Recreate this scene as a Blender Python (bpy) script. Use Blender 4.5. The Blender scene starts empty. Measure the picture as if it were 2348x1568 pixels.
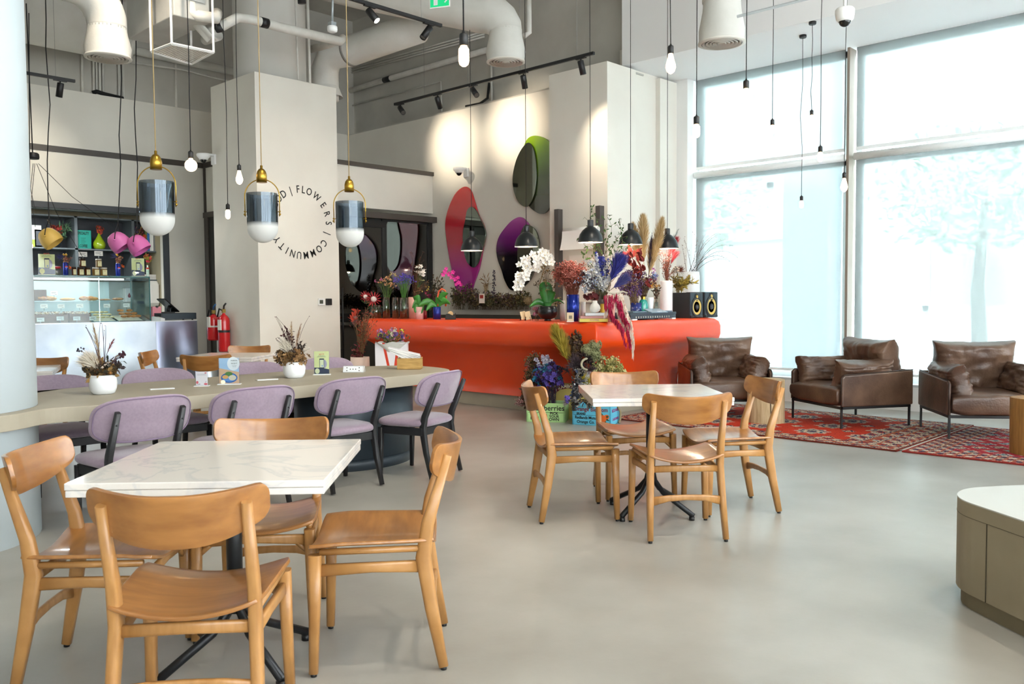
import bpy, math, random
from mathutils import Vector, Matrix, Euler, noise
random.seed(11)
SC = bpy.context.scene
COL = SC.collection
PI = math.pi
W, H = 2348.0, 1568.0
# ------------------------------------------------------------------ camera
CF, CYAW, CPIT, CROL, CH = 1974.0, 43.65, 2.78, -0.43, 1.30
def cam_axes():
    a, p, r = map(math.radians, (CYAW, CPIT, CROL))
    f = Vector((math.cos(p)*math.cos(a), math.cos(p)*math.sin(a), -math.sin(p)))
    ri = Vector((math.sin(a), -math.cos(a), 0)); up = ri.cross(f)
    return ri*math.cos(r)+up*math.sin(r), -ri*math.sin(r)+up*math.cos(r), f
CR, CU, CFW = cam_axes()
cd = bpy.data.cameras.new('camera'); cam = bpy.data.objects.new('camera', cd); COL.objects.link(cam)
cam.matrix_world = Matrix(((CR.x, CU.x, -CFW.x, 0), (CR.y, CU.y, -CFW.y, 0), (CR.z, CU.z, -CFW.z, CH), (0, 0, 0, 1)))
cd.sensor_width = 36.0; cd.lens = CF/W*36.0; cd.clip_start = 0.05; cd.clip_end = 200
cd.dof.use_dof = True; cd.dof.focus_distance = 8.2; cd.dof.aperture_fstop = 11
SC.camera = cam
SC.view_settings.view_transform = 'Standard'; SC.view_settings.look = 'None'
SC.view_settings.gamma = 1.0; SC.view_settings.use_curve_mapping = False
SC.view_settings.exposure = 0.88
# ------------------------------------------------------------------ daylight
wd = bpy.data.worlds.new('world'); SC.world = wd; wd.use_nodes = True
bg = wd.node_tree.nodes['Background']
bg.inputs[0].default_value = (0.93, 0.975, 1.0, 1); bg.inputs[1].default_value = 10.0
sl = bpy.data.lights.new('sun', 'SUN'); sl.energy = 22; sl.color = (1, .98, .95); sl.angle = .05
so = bpy.data.objects.new('sun', sl); so.rotation_euler = Vector((.62, -.12, -.78)).to_track_quat('-Z', 'Y').to_euler(); COL.objects.link(so)
def portal(loc, rot, sx, sy):
    l = bpy.data.lights.new('window_portal', 'AREA'); l.shape = 'RECTANGLE'; l.size = sx; l.size_y = sy
    l.cycles.is_portal = True
    o = bpy.data.objects.new('window_portal', l); o.location = loc; o.rotation_euler = rot; COL.objects.link(o)
portal((10.62, 1.2, 2.3), (0, math.radians(90), 0), 4.2, 10.6)
portal((3.0, -4.05, 2.6), (math.radians(90), 0, 0), 12.0, 4.6)
def lamp(name, kind, loc, power, color, target=None, size=.03, angle=40, blend=.6):
    l = bpy.data.lights.new(name, kind); l.energy = power; l.color = color
    if kind == 'SPOT': l.spot_size = math.radians(angle); l.spot_blend = blend
    l.shadow_soft_size = size
    o = bpy.data.objects.new(name, l); o.location = loc
    if target is not None:
        o.rotation_euler = (Vector(target)-Vector(loc)).to_track_quat('-Z', 'Y').to_euler()
    COL.objects.link(o); return o
# ------------------------------------------------------------------ where a point seen in the photograph stands on a known plane
def ray(x, y): return CR*((x-W/2)/CF) - CU*((y-H/2)/CF) + CFW
def onz(x, y, z=0.0):
    d = ray(x, y); t = (z-CH)/d.z; return Vector((d.x*t, d.y*t, z))
def onx(x, y, X):
    d = ray(x, y); t = X/d.x; return Vector((X, d.y*t, CH+d.z*t))
def ony(x, y, Y):
    d = ray(x, y); t = Y/d.y; return Vector((d.x*t, Y, CH+d.z*t))
def dep(x, y, D):
    d = ray(x, y)*D; return Vector((d.x, d.y, d.z+CH))
def depth(p): return (Vector(p)-Vector((0, 0, CH))).dot(CFW)
# ------------------------------------------------------------------ materials
def lin(h):
    h = h.lstrip('#'); o = []
    for i in (0, 2, 4):
        c = int(h[i:i+2], 16)/255; o.append(c/12.92 if c <= .04045 else ((c+.055)/1.055)**2.4)
    return (*o, 1)
MC = {}
def mat(hexc, rough=.6, metal=0, c2=None, scale=8, detail=4, stretch=None, bump=0, bscale=None, coat=0, spec=None, emis=None, es=0, trans=0, alpha=1, sheen=0, lo=.35, hi=.65, name=None, ior=None, tint=None):
    key = (hexc, rough, metal, c2, scale, detail, stretch, bump, bscale, coat, spec, emis, es, trans, alpha, sheen, lo, hi, ior)
    if key in MC: return MC[key]
    m = bpy.data.materials.new(name or 'mat_'+hexc.strip('#')); m.use_nodes = True
    nt = m.node_tree; b = nt.nodes['Principled BSDF']; I = b.inputs
    I['Base Color'].default_value = lin(hexc); I['Roughness'].default_value = rough; I['Metallic'].default_value = metal
    if coat: I['Coat Weight'].default_value = coat; I['Coat Roughness'].default_value = .12
    if spec is not None: I['Specular IOR Level'].default_value = spec
    if emis: I['Emission Color'].default_value = lin(emis); I['Emission Strength'].default_value = es
    if trans: I['Transmission Weight'].default_value = trans
    if ior: I['IOR'].default_value = ior
    if alpha < 1: I['Alpha'].default_value = alpha
    if sheen: I['Sheen Weight'].default_value = sheen; I['Sheen Roughness'].default_value = .4
    if c2 or bump:
        tc = nt.nodes.new('ShaderNodeTexCoord'); mp = nt.nodes.new('ShaderNodeMapping')
        nt.links.new(tc.outputs['Object'], mp.inputs[0])
        if stretch: mp.inputs['Scale'].default_value = stretch
        if c2:
            n = nt.nodes.new('ShaderNodeTexNoise'); n.inputs['Scale'].default_value = scale; n.inputs['Detail'].default_value = detail
            nt.links.new(mp.outputs[0], n.inputs[0])
            r = nt.nodes.new('ShaderNodeValToRGB'); r.color_ramp.elements[0].position = lo; r.color_ramp.elements[1].position = hi
            r.color_ramp.elements[0].color = lin(hexc); r.color_ramp.elements[1].color = lin(c2)
            nt.links.new(n.outputs[0], r.inputs[0]); nt.links.new(r.outputs[0], I['Base Color'])
        if bump:
            n2 = nt.nodes.new('ShaderNodeTexNoise'); n2.inputs['Scale'].default_value = bscale or scale*4; n2.inputs['Detail'].default_value = 3
            nt.links.new(mp.outputs[0], n2.inputs[0])
            bp = nt.nodes.new('ShaderNodeBump'); bp.inputs['Strength'].default_value = bump; bp.inputs['Distance'].default_value = .01
            nt.links.new(n2.outputs[0], bp.inputs['Height']); nt.links.new(bp.outputs[0], I['Normal'])
    MC[key] = m; return m
def mat_vcol(name, rough=.8, bump=0, spec=.3):
    if name in MC: return MC[name]
    m = bpy.data.materials.new(name); m.use_nodes = True; nt = m.node_tree; b = nt.nodes['Principled BSDF']
    a = nt.nodes.new('ShaderNodeAttribute'); a.attribute_name = 'col'
    nt.links.new(a.outputs['Color'], b.inputs['Base Color']); b.inputs['Roughness'].default_value = rough; b.inputs['Specular IOR Level'].default_value = spec
    if bump:
        n2 = nt.nodes.new('ShaderNodeTexNoise'); n2.inputs['Scale'].default_value = 250
        bp = nt.nodes.new('ShaderNodeBump'); bp.inputs['Strength'].default_value = bump; bp.inputs['Distance'].default_value = .004
        nt.links.new(n2.outputs[0], bp.inputs['Height']); nt.links.new(bp.outputs[0], b.inputs['Normal'])
    MC[name] = m; return m
def mat_glass(hexc='#ffffff', rough=0.0, tp=.75, name='clear_glass', refl=.08):
    """thin clear pane or vessel wall: mostly see-through, a little glossy"""
    key = ('g', hexc, rough, tp, refl)
    if key in MC: return MC[key]
    m = bpy.data.materials.new(name); m.use_nodes = True; nt = m.node_tree; nt.nodes.clear()
    out = nt.nodes.new('ShaderNodeOutputMaterial'); mx = nt.nodes.new('ShaderNodeMixShader')
    t = nt.nodes.new('ShaderNodeBsdfTransparent'); t.inputs[0].default_value = [c*tp+(1-tp)*0 if False else c for c in lin(hexc)]
    g = nt.nodes.new('ShaderNodeBsdfGlossy'); g.inputs['Roughness'].default_value = rough
    fr = nt.nodes.new('ShaderNodeLayerWeight'); fr.inputs[0].default_value = .25
    ma = nt.nodes.new('ShaderNodeMath'); ma.operation = 'MULTIPLY_ADD'; ma.inputs[1].default_value = .7; ma.inputs[2].default_value = refl; ma.use_clamp = True
    nt.links.new(fr.outputs['Fresnel'], ma.inputs[0]); nt.links.new(ma.outputs[0], mx.inputs[0])
    nt.links.new(t.outputs[0], mx.inputs[1]); nt.links.new(g.outputs[0], mx.inputs[2]); nt.links.new(mx.outputs[0], out.inputs[0])
    MC[key] = m; return m
# ------------------------------------------------------------------ mesh builder
class MB:
    def __init__(s): s.v = []; s.f = []; s.sm = []; s.mi = []; s.cur = 0
    def add(s, vs, fs, smooth=False):
        n = len(s.v); s.v += [tuple(v) for v in vs]
        for f in fs: s.f.append(tuple(i+n for i in f)); s.sm.append(smooth); s.mi.append(s.cur)
        return s
    def box(s, c, size, rot=None):
        c = Vector(c); x, y, z = [k/2 for k in size]
        vs = [Vector((a*x, b*y, d*z)) for a in (-1, 1) for b in (-1, 1) for d in (-1, 1)]
        if rot is not None:
            R = rot if isinstance(rot, Matrix) else Matrix.Rotation(rot, 3, 'Z')
            vs = [R @ v for v in vs]
        return s.add([c+v for v in vs], [(0, 1, 3, 2), (4, 6, 7, 5), (0, 4, 5, 1), (2, 3, 7, 6), (0, 2, 6, 4), (1, 5, 7, 3)])
    def bb(s, a, b):
        return s.box([(p+q)/2 for p, q in zip(a, b)], [abs(q-p) for p, q in zip(a, b)])
    def tube(s, path, r, n=8, smooth=True, closed=False):
        path = [Vector(p) for p in path]; k = len(path); rr = r if isinstance(r, (list, tuple)) else [r]*k
        vs = []; fs = []; prev = None
        for i, p in enumerate(path):
            t = (path[min(i+1, k-1)]-path[max(i-1, 0)])
            if closed: t = path[(i+1) % k]-path[(i-1) % k]
            if t.length < 1e-9: t = Vector((0, 0, 1))
            t.normalize()
            if prev is None:
                a = Vector((0, 0, 1)) if abs(t.z) < .9 else Vector((1, 0, 0)); u = t.cross(a).normalized()
            else:
                u = prev - t*prev.dot(t)
                u = u.normalized() if u.length > 1e-6 else t.orthogonal().normalized()
            prev = u; w = t.cross(u)
            for j in range(n):
                an = 2*PI*j/n; vs.append(p+u*(math.cos(an)*rr[i])+w*(math.sin(an)*rr[i]))
        m = k if closed else k-1
        for i in range(m):
            for j in range(n):
                a = i*n+j; b = i*n+(j+1) % n; c = ((i+1) % k)*n+(j+1) % n; d = ((i+1) % k)*n+j
                fs.append((a, b, c, d))
        if not closed: fs += [tuple(range(n))[::-1], tuple(range((k-1)*n, k*n))]
        return s.add(vs, fs, smooth)
    def limb(s, path, secs, X=(1, 0, 0), n=12, pw=.55):
        """tapering bar of rounded-rectangle section; secs = (half width along X, half depth)"""
        path = [Vector(p) for p in path]; k = len(path); X = Vector(X).normalized(); vs = []; fs = []
        for i, p in enumerate(path):
            t = (path[min(i+1, k-1)]-path[max(i-1, 0)]).normalized(); Y = t.cross(X).normalized()
            Z = Y.cross(t).normalized()
            for j in range(n):
                an = 2*PI*(j+.5)/n; c, d = math.cos(an), math.sin(an)
                c = math.copysign(abs(c)**pw, c); d = math.copysign(abs(d)**pw, d)
                vs.append(p+Z*(c*secs[i][0])+Y*(d*secs[i][1]))
        for i in range(k-1):
            for j in range(n): fs.append((i*n+j, i*n+(j+1) % n, (i+1)*n+(j+1) % n, (i+1)*n+j))
        s.add(vs, fs, True)
        m = len(s.v)-k*n
        s.f += [tuple(m+j for j in range(n))[::-1], tuple(m+(k-1)*n+j for j in range(n))]; s.sm += [False, False]; s.mi += [s.cur]*2
        return s
    def lathe(s, prof, c=(0, 0, 0), n=24, smooth=True, R=None, cap=True):
        c = Vector(c); vs = []; fs = []; k = len(prof)
        for r, z in prof:
            for j in range(n):
                an = 2*PI*j/n; v = Vector((r*math.cos(an), r*math.sin(an), z)); vs.append(c+(R @ v if R else v))
        for i in range(k-1):
            for j in range(n): fs.append((i*n+j, i*n+(j+1) % n, (i+1)*n+(j+1) % n, (i+1)*n+j))
        s.add(vs, fs, smooth)
        if cap:
            m = len(s.v)-k*n
            for idx, rev in ((0, True), (k-1, False)):
                if prof[idx][0] > 1e-4:
                    f = tuple(m+idx*n+j for j in range(n)); s.f.append(f[::-1] if rev else f); s.sm.append(False); s.mi.append(s.cur)
        return s
    def cyl(s, a, b, r, n=16, r2=None):
        return s.tube([a, b], [r, r if r2 is None else r2], n)
    def sphere(s, c, r, n=12, sc=(1, 1, 1)):
        m = max(4, n//2); prof = []
        for i in range(m+1):
            an = -PI/2+PI*i/m; prof.append((max(math.cos(an)*r, 1e-5), math.sin(an)*r))
        S = Matrix.Diagonal(sc).to_3x3(); return s.lathe(prof, c, n, True, S, False)
    def prism(s, pts, z0, z1, M=None, smooth=False):
        k = len(pts); vs = [Vector((x, y, z0)) for x, y in pts]+[Vector((x, y, z1)) for x, y in pts]
        if M: vs = [M @ v for v in vs]
        fs = [tuple(range(k))[::-1], tuple(range(k, 2*k))]
        s.add(vs, fs); n = len(s.v)-2*k
        for i in range(k): s.f.append((n+i, n+(i+1) % k, n+k+(i+1) % k, n+k+i)); s.sm.append(smooth); s.mi.append(s.cur)
        return s
    def grid(s, fn, nu, nv, smooth=True, closeu=False):
        vs = [fn(i/nu, j/nv) for i in range(nu+(0 if closeu else 1)) for j in range(nv+1)]; q = nv+1; m = nu if closeu else nu+1
        fs = [(i*q+j, ((i+1) % m)*q+j, ((i+1) % m)*q+j+1, i*q+j+1) for i in range(nu) for j in range(nv)]
        return s.add(vs, fs, smooth)
    def build(s, name, m, parent=None, bevel=0, solid=0, sub=0, loc=None, rotz=0, seg=2):
        me = bpy.data.meshes.new(name); me.from_pydata(s.v, [], s.f)
        me.polygons.foreach_set('use_smooth', s.sm); me.polygons.foreach_set('material_index', s.mi)
        for q in (m if isinstance(m, (list, tuple)) else [m]): me.materials.append(q)
        me.update()
        o = bpy.data.objects.new(name, me); COL.objects.link(o)
        if parent: o.parent = parent
        if loc is not None: o.location = loc
        if rotz: o.rotation_euler = (0, 0, rotz)
        if solid: q = o.modifiers.new('solid', 'SOLIDIFY'); q.thickness = abs(solid); q.offset = 0 if solid > 0 else -1
        if bevel: q = o.modifiers.new('bevel', 'BEVEL'); q.width = bevel; q.segments = seg; q.limit_method = 'ANGLE'; q.angle_limit = math.radians(50)
        if sub: q = o.modifiers.new('sub', 'SUBSURF'); q.levels = q.render_levels = sub
        return o
def tag(o, label=None, cat=None, group=None, kind=None):
    if label: o['label'] = label
    if cat: o['category'] = cat
    if group: o['group'] = group
    if kind: o['kind'] = kind
    return o
def thing(name, label, cat, loc=(0, 0, 0), rotz=0, group=None):
    o = bpy.data.objects.new(name, None); COL.objects.link(o); o.empty_display_size = .05
    o.location = loc; o.rotation_euler = (0, 0, rotz); return tag(o, label, cat, group)
def struct(mb, name, m, **k): return tag(mb.build(name, m, **k), kind='structure')
KIDS = {}
def children(o): return [c for c in bpy.data.objects if c.parent == o]
def copy_tree(o, parent=None):
    c = o.copy(); COL.objects.link(c); c.parent = parent
    for ch in children(o): copy_tree(ch, c)
    return c
def dup(root, loc, rotz, label, group=None):
    c = copy_tree(root); c.location = loc; c.rotation_euler = (0, 0, rotz); c['label'] = label
    if group: c['group'] = group
    return c
DG = None
def text(parent, name, s, size, M, m, align='CENTER', ext=.0006, sx=1.0, bold=0):
    """raised letters standing on a surface; M places the text plane (x right, y up, z out)"""
    cu = bpy.data.curves.new(name, 'FONT'); cu.body = s; cu.size = size; cu.extrude = ext; cu.align_x = align; cu.align_y = 'CENTER'; cu.resolution_u = 3
    cu.offset = bold
    t = bpy.data.objects.new(name, cu); COL.objects.link(t)
    bpy.context.view_layer.update()
    me = bpy.data.meshes.new_from_object(t.evaluated_get(bpy.context.evaluated_depsgraph_get()))
    bpy.data.objects.remove(t); me.materials.clear(); me.materials.append(m)
    for v in me.vertices: v.co.x *= sx
    o = bpy.data.objects.new(name, me); COL.objects.link(o)
    if parent: o.parent = parent
    o.matrix_local = M; return o
def frame(o, x, z):
    """matrix at point o, x axis = reading direction, z = facing out"""
    x = Vector(x).normalized(); z = Vector(z).normalized(); y = z.cross(x)
    M = Matrix.Identity(4)
    for i in range(3): M[i][0] = x[i]; M[i][1] = y[i]; M[i][2] = z[i]; M[i][3] = o[i]
    return M
def colgrid(name, w, h, nx, ny, fn, m, parent=None, M=None, thick=0):
    """a flat sheet whose cells carry the colours of a printed or woven pattern fn(u, v)"""
    vs = [(w*i/nx-w/2, h*j/ny-h/2, 0) for i in range(nx+1) for j in range(ny+1)]; q = ny+1
    fs = [(i*q+j, (i+1)*q+j, (i+1)*q+j+1, i*q+j+1) for i in range(nx) for j in range(ny)]
    me = bpy.data.meshes.new(name); me.from_pydata(vs, [], fs)
    ca = me.color_attributes.new('col', 'FLOAT_COLOR', 'CORNER'); data = []
    for i in range(nx):
        for j in range(ny):
            c = fn((i+.5)/nx, (j+.5)/ny); c = lin(c) if isinstance(c, str) else c
            data += list(c)*4
    ca.data.foreach_set('color', data); me.materials.append(m); me.update()
    o = bpy.data.objects.new(name, me); COL.objects.link(o)
    if parent: o.parent = parent
    if M is not None: o.matrix_local = M
    if thick: q = o.modifiers.new('solid', 'SOLIDIFY'); q.thickness = thick; q.offset = -1
    return o
def rr(a, b): return random.uniform(a, b)
def rdir():
    while True:
        v = Vector((rr(-1, 1), rr(-1, 1), rr(-1, 1)))
        if .05 < v.length < 1: return v.normalized()
# ================================================================== MATERIAL SET
M_floor = mat('#8e8b83', .33, c2='#aeaca5', scale=1.1, detail=6, bump=.03, bscale=40, spec=.45, lo=.3, hi=.7, name='polished_concrete')
M_wall = mat('#dcd7cd', .85, c2='#e0dcd2', scale=2, name='matt_plaster')
M_upper = mat('#b3b0a8', .9, c2='#c0bdb5', scale=1.6, detail=6, name='painted_concrete')
M_white = mat('#e9e9e7', .6, name='white_paint')
M_beam = mat('#f0f0f0', .8, name='beam_paint')
M_duct = mat('#d0cec7', .75, c2='#dad8d2', scale=3, detail=6, bump=.15, bscale=30, name='painted_duct')
M_pipe = mat('#c4c2bb', .6, c2='#d2d0c9', scale=6, name='painted_pipe')
M_black = mat('#17181a', .45, name='black_metal')
M_blackm = mat('#1b1d20', .35, metal=.3, name='black_satin')
M_trim = mat('#4a443f', .5, name='bronze_trim')
M_brass = mat('#b8923c', .3, metal=1, name='brushed_brass')
M_oak = mat('#b3834c', .38, c2='#9c6c38', scale=3.5, detail=5, stretch=(14, 3, 3), coat=.25, lo=.3, hi=.75, name='beech_legs')
M_oaks = mat('#ab753d', .3, c2='#855527', scale=2.2, detail=6, stretch=(2, 12, 10), coat=.5, lo=.3, hi=.75, name='beech_ply')
M_lav = mat('#9a8897', .95, c2='#928090', scale=60, bump=.25, bscale=700, sheen=.5, name='lilac_felt')
M_chblk = mat('#202124', .4, name='black_stained_wood')
M_conc = mat('#a39a88', .55, c2='#aba290', scale=2.5, detail=6, name='micro_cement')
M_conc_shaded = mat('#8b7f67', .55, c2='#978b73', scale=2.5, detail=6, name='bench_cement_shaded')  # brownish bench sides: the shade on the front is in the colour
M_leather = mat('#4d372b', .36, c2='#7a5e4a', scale=4, detail=7, bump=.25, bscale=60, lo=.38, hi=.8, name='aged_leather')
M_orange = mat('#e8430c', .34, c2='#ea4a12', scale=2, coat=.15, bump=.05, bscale=120, name='orange_lacquer')
M_steel = mat('#c3ccd3', .36, metal=1, c2='#aab4c0', scale=2, bump=.06, bscale=1.6, name='brushed_steel')
M_green = mat('#2f7a26', .4, c2='#3f9430', scale=8, name='leaf_green')
M_ceram = mat('#e6e8ea', .35, name='white_ceramic')
M_glass = mat_glass('#f4faf8')
M_bulb = mat('#fff2df', .3, emis='#ffd29a', es=9.0, name='lit_bulb')
M_spot = mat('#fff6ea', .3, emis='#fff0d8', es=14.0, name='lit_lens')

def marble():
    m = bpy.data.materials.new('white_marble_top'); m.use_nodes = True; nt = m.node_tree; b = nt.nodes['Principled BSDF']
    tc = nt.nodes.new('ShaderNodeTexCoord'); n = nt.nodes.new('ShaderNodeTexNoise'); n.inputs['Scale'].default_value = 2.2; n.inputs['Detail'].default_value = 6; n.inputs['Distortion'].default_value = 1.2
    nt.links.new(tc.outputs['Object'], n.inputs[0]); r = nt.nodes.new('ShaderNodeValToRGB'); e = r.color_ramp.elements
    e[0].position = .47; e[0].color = lin('#e6e0d9'); e[1].position = .53; e[1].color = lin('#e6e0d9'); k = e.new(.5); k.color = lin('#d6d3d1')
    nt.links.new(n.outputs[0], r.inputs[0]); nt.links.new(r.outputs[0], b.inputs['Base Color']); b.inputs['Roughness'].default_value = .12
    return m
M_marble = marble()

# ================================================================== SETTING
ZL = 4.23
mb = MB().bb((-4, -4, -.1), (10.6, 15, 0)); struct(mb, 'floor', M_floor)
mb = MB().bb((-4, -4, 6.3), (10.6, 15, 6.4)); struct(mb, 'ceiling', M_upper)
# left end wall: plaster to ZL with the opening of the servery, painted concrete above
mb = MB(); Yl = 12.655
mb.bb((-4, Yl, 2.66), (9.3, Yl+.15, ZL)); mb.bb((5.77, Yl, 0), (6.42, Yl+.15, 2.66)); mb.bb((-4, Yl, 0), (2.4, Yl+.15, 2.66))
struct(mb, 'wall_left', M_wall)
struct(MB().bb((-4, Yl+.2, ZL-.3), (9.6, Yl+.35, 6.3)), 'wall_upper_left', M_upper)
struct(MB().bb((2.2, 13.45, 0), (6.0, 13.6, 3.0)).bb((5.77, Yl+.15, 0), (5.95, 13.45, 3.0)).bb((2.2, Yl+.15, 2.66), (5.77, 13.45, 2.8)), 'wall_servery', mat('#a59878', .8, c2='#a39a82', scale=2))
# long wall with the mirrors
struct(MB().bb((9.1, 6.6, 0), (9.25, 12.8, ZL)), 'wall_back', M_wall)
struct(MB().bb((9.4, 6.7, ZL-.3), (9.6, 13, 6.3)).bb((9.1, 6.6, ZL-.02), (9.45, 12.8, ZL)), 'wall_upper_back', M_upper)
# lower box with the glass door
mb = MB().bb((6.42, 10.4, 2.68), (9.1, 10.5, 3.29)).bb((6.42, 10.5, 3.2), (9.1, Yl, 3.29)).bb((6.42, 11.0, 2.68), (6.52, Yl, 3.41))
struct(mb, 'wall_lobby', M_wall)
struct(MB().bb((7.0, 12.4, 0), (9.1, 12.5, 3.2)).bb((6.42, 10.4, 0), (7.06, 10.5, 2.68)), 'wall_lobby_inner', mat('#4a4540', .7))
struct(MB().bb((6.95, 10.36, 3.27), (9.1, 10.42, 3.33)), 'trim_1', M_trim)
struct(MB().bb((-1, Yl-.025, 3.36), (6.42, Yl, 3.44)).bb((6.40, Yl-.05, 0), (6.47, Yl+.01, 3.44)).bb((6.395, 11.1, 3.36), (6.43, Yl, 3.44)), 'trim_2', M_trim)
struct(MB().bb((2.4, Yl-.02, 2.6), (5.83, Yl, 2.68)).bb((5.75, Yl-.02, 0), (5.83, Yl+.02, 2.6)), 'trim_3', mat('#3b3e42', .5))
# door in the lobby box, facing the servery
d = tag(MB().bb((6.40, 11.1, 0), (6.46, 12.6, 2.6)).build('door_1', mat('#22231f', .35)), kind='structure')
MB().bb((6.38, 11.0, 2.6), (6.47, 12.65, 2.68)).bb((6.38, 12.5, 0), (6.45, 12.62, 2.6)).build('door_frame', M_trim, d)
# glazed sliding door wall
d = tag(MB().bb((6.95, 10.30, 2.53), (9.1, 10.4, 2.62)).build('door_2', M_trim), kind='structure')
MB().bb((6.95, 10.4, 2.48), (9.08, 10.44, 2.53)).bb((8.98, 10.37, 0), (9.06, 10.43, 2.53)).bb((8.07, 10.37, 0), (8.15, 10.43, 2.53)).bb((7.1, 10.36, 2.40), (8.1, 10.42, 2.5)).bb((7.05, 10.4, 0), (9.0, 10.43, .1)).build('door_frame', mat('#1a1b1b', .4), d)
MB().bb((7.05, 10.385, 0.1), (8.07, 10.392, 2.42)).bb((8.14, 10.395, .1), (9.0, 10.402, 2.5)).build('door_glass', mat_glass('#4d5a56', .01, .4, 'dark_glass', .12), d)
MB().tube([(7.3, 10.33, .45), (7.3, 10.33, 1.5)], .014, 8).tube([(7.3, 10.33, .6), (7.3, 10.39, .6)], .008, 6).tube([(7.3, 10.33, 1.4), (7.3, 10.39, 1.4)], .008, 6).build('door_handle', M_black, d)
MB().grid(lambda u, v: Vector((8.2+.5*u, 10.9+.04*math.sin(u*40), .1+2.4*v)), 60, 2).build('curtain', mat('#3d7f8c', .8), d)
# big square column casing and the round concrete column rising from it
co = tag(MB().bb((5.79, 10.016, 0), (7.03, 11.17, ZL)).build('wall_column', M_wall), kind='structure')
struct(MB().lathe([(.48, ZL-.02), (.48, 6.3)], (6.38, 10.62, 0), 40), 'wall_column_shaft', mat('#c6c4be', .85, c2='#cecbc4', scale=1.2))
struct(MB().lathe([(.56, 0), (.56, 6.3)], (1.15, 5.55, 0), 56), 'wall_round_column', mat('#d6dfe3', .7, c2='#cfd9dd', scale=1.4, detail=6))
# pillar beside the windows, jamb, beam
struct(MB().bb((8.6, 6.55, 0), (9.2, 7.5, ZL)), 'wall_pillar', M_wall)
struct(MB().bb((9.2, 6.62, 0), (10.25, 6.8, ZL+.3)).bb((9.75, 6.55, 0), (10.25, 6.7, ZL)), 'wall_right_end', M_wall)
struct(MB().bb((10.15, 6.38, 0), (10.6, 6.7, ZL+.3)), 'wall_window_jamb', M_white)
struct(MB().bb((9.0, -4, ZL+.03), (10.6, 6.62, 6.3)), 'ceiling_beam', M_beam)
struct(MB().bb((10.22, -4, 0), (10.6, 6.45, .27)), 'wall_window_base', M_white)
struct(MB().bb((10.24, -4, .27), (10.44, 6.42, .30)), 'trim_4', mat('#b9bdbd', .5))
M_frame = mat('#8c7f73', .5); M_sash = mat('#e9eeee', .5)
def blind_mat(mixf, tc, name):
    m = bpy.data.materials.new(name); m.use_nodes = True; nt = m.node_tree; nt.nodes.clear()
    out = nt.nodes.new('ShaderNodeOutputMaterial'); a = nt.nodes.new('ShaderNodeBsdfTransparent'); a.inputs[0].default_value = (1, 1, 1, 1)
    t = nt.nodes.new('ShaderNodeBsdfTranslucent'); t.inputs[0].default_value = (tc*.97, tc, tc, 1)
    df = nt.nodes.new('ShaderNodeBsdfDiffuse'); df.inputs[0].default_value = (.62, .64, .64, 1)
    m1 = nt.nodes.new('ShaderNodeMixShader'); m1.inputs[0].default_value = .3; nt.links.new(t.outputs[0], m1.inputs[1]); nt.links.new(df.outputs[0], m1.inputs[2])
    m2 = nt.nodes.new('ShaderNodeMixShader'); m2.inputs[0].default_value = mixf; nt.links.new(a.outputs[0], m2.inputs[1]); nt.links.new(m1.outputs[0], m2.inputs[2])
    nt.links.new(m2.outputs[0], out.inputs[0]); return m
M_blind = blind_mat(.76, .18, 'roller_blind_mesh'); M_blind2 = blind_mat(.6, .5, 'near_blind_mesh')

ZT = ZL+.03
for i, (y0, y1) in enumerate([(6.38, 4.28), (4.20, 2.10), (2.02, -.08), (-.16, -3.9)]):
    w = tag(MB().bb((10.42, y0, .30), (10.50, y0-.07, ZT)).bb((10.42, y1, .30), (10.50, y1+.07, ZT)).bb((10.42, y1, .30), (10.50, y0, .37)).bb((10.42, y1, ZT-.08), (10.50, y0, ZT)).bb((10.42, y1, 2.9), (10.50, y0, 3.02)).build('window_%d' % (i+1), M_sash), kind='structure')
    MB().bb((10.455, y1+.07, .37), (10.465, y0-.07, 2.9)).bb((10.455, y1+.07, 3.02), (10.465, y0-.07, ZT-.08)).build('pane', mat_glass('#f2fbfd', 0, .9, 'window_glass', .02), w)
    MB().bb((10.330, y1+.03, .40), (10.333, y0-.03, 2.98)).bb((10.330, y1+.03, 3.08), (10.333, y0-.03, ZT)).build('roller_blind', M_blind, w)
    MB().tube([(10.32, y1+.02, 2.98), (10.32, y0-.02, 2.98)], .045, 14).bb((10.32, y1+.03, 3.05), (10.34, y0-.03, 3.09)).bb((10.32, y1+.03, .38), (10.34, y0-.03, .41)).build('blind_roller', mat('#eef2f2', .5), w)
    struct(MB().bb((10.26, y1-.055, .3), (10.46, y1-.025, ZT)), 'trim_%d' % (i+5), M_frame)
# the far side of the room behind the viewer: more glazing, walls
mb = MB().bb((-4, -4.1, 0), (10.6, -4, .4)).bb((-4, -4.1, 5.0), (10.6, -4, 6.3))
for x in (-4, -1.2, 1.6, 4.4, 7.2, 10.0): mb.bb((x, -4.1, .4), (x+.25, -4, 5.0))
struct(mb, 'wall_near', M_wall)
for i, x in enumerate((-4, -1.2, 1.6, 4.4, 7.2)):
    w = tag(MB().bb((x+.25, -4.06, .4), (x+2.8, -4.02, .46)).build('window_%d' % (i+5), M_sash), kind='structure'); MB().bb((x+.25, -4.04, .46), (x+2.8, -4.037, 5.0)).build('roller_blind', M_blind2, w)
struct(MB().bb((-4.1, -4, 0), (-4, 15, 6.3)), 'wall_side', M_wall)
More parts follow.
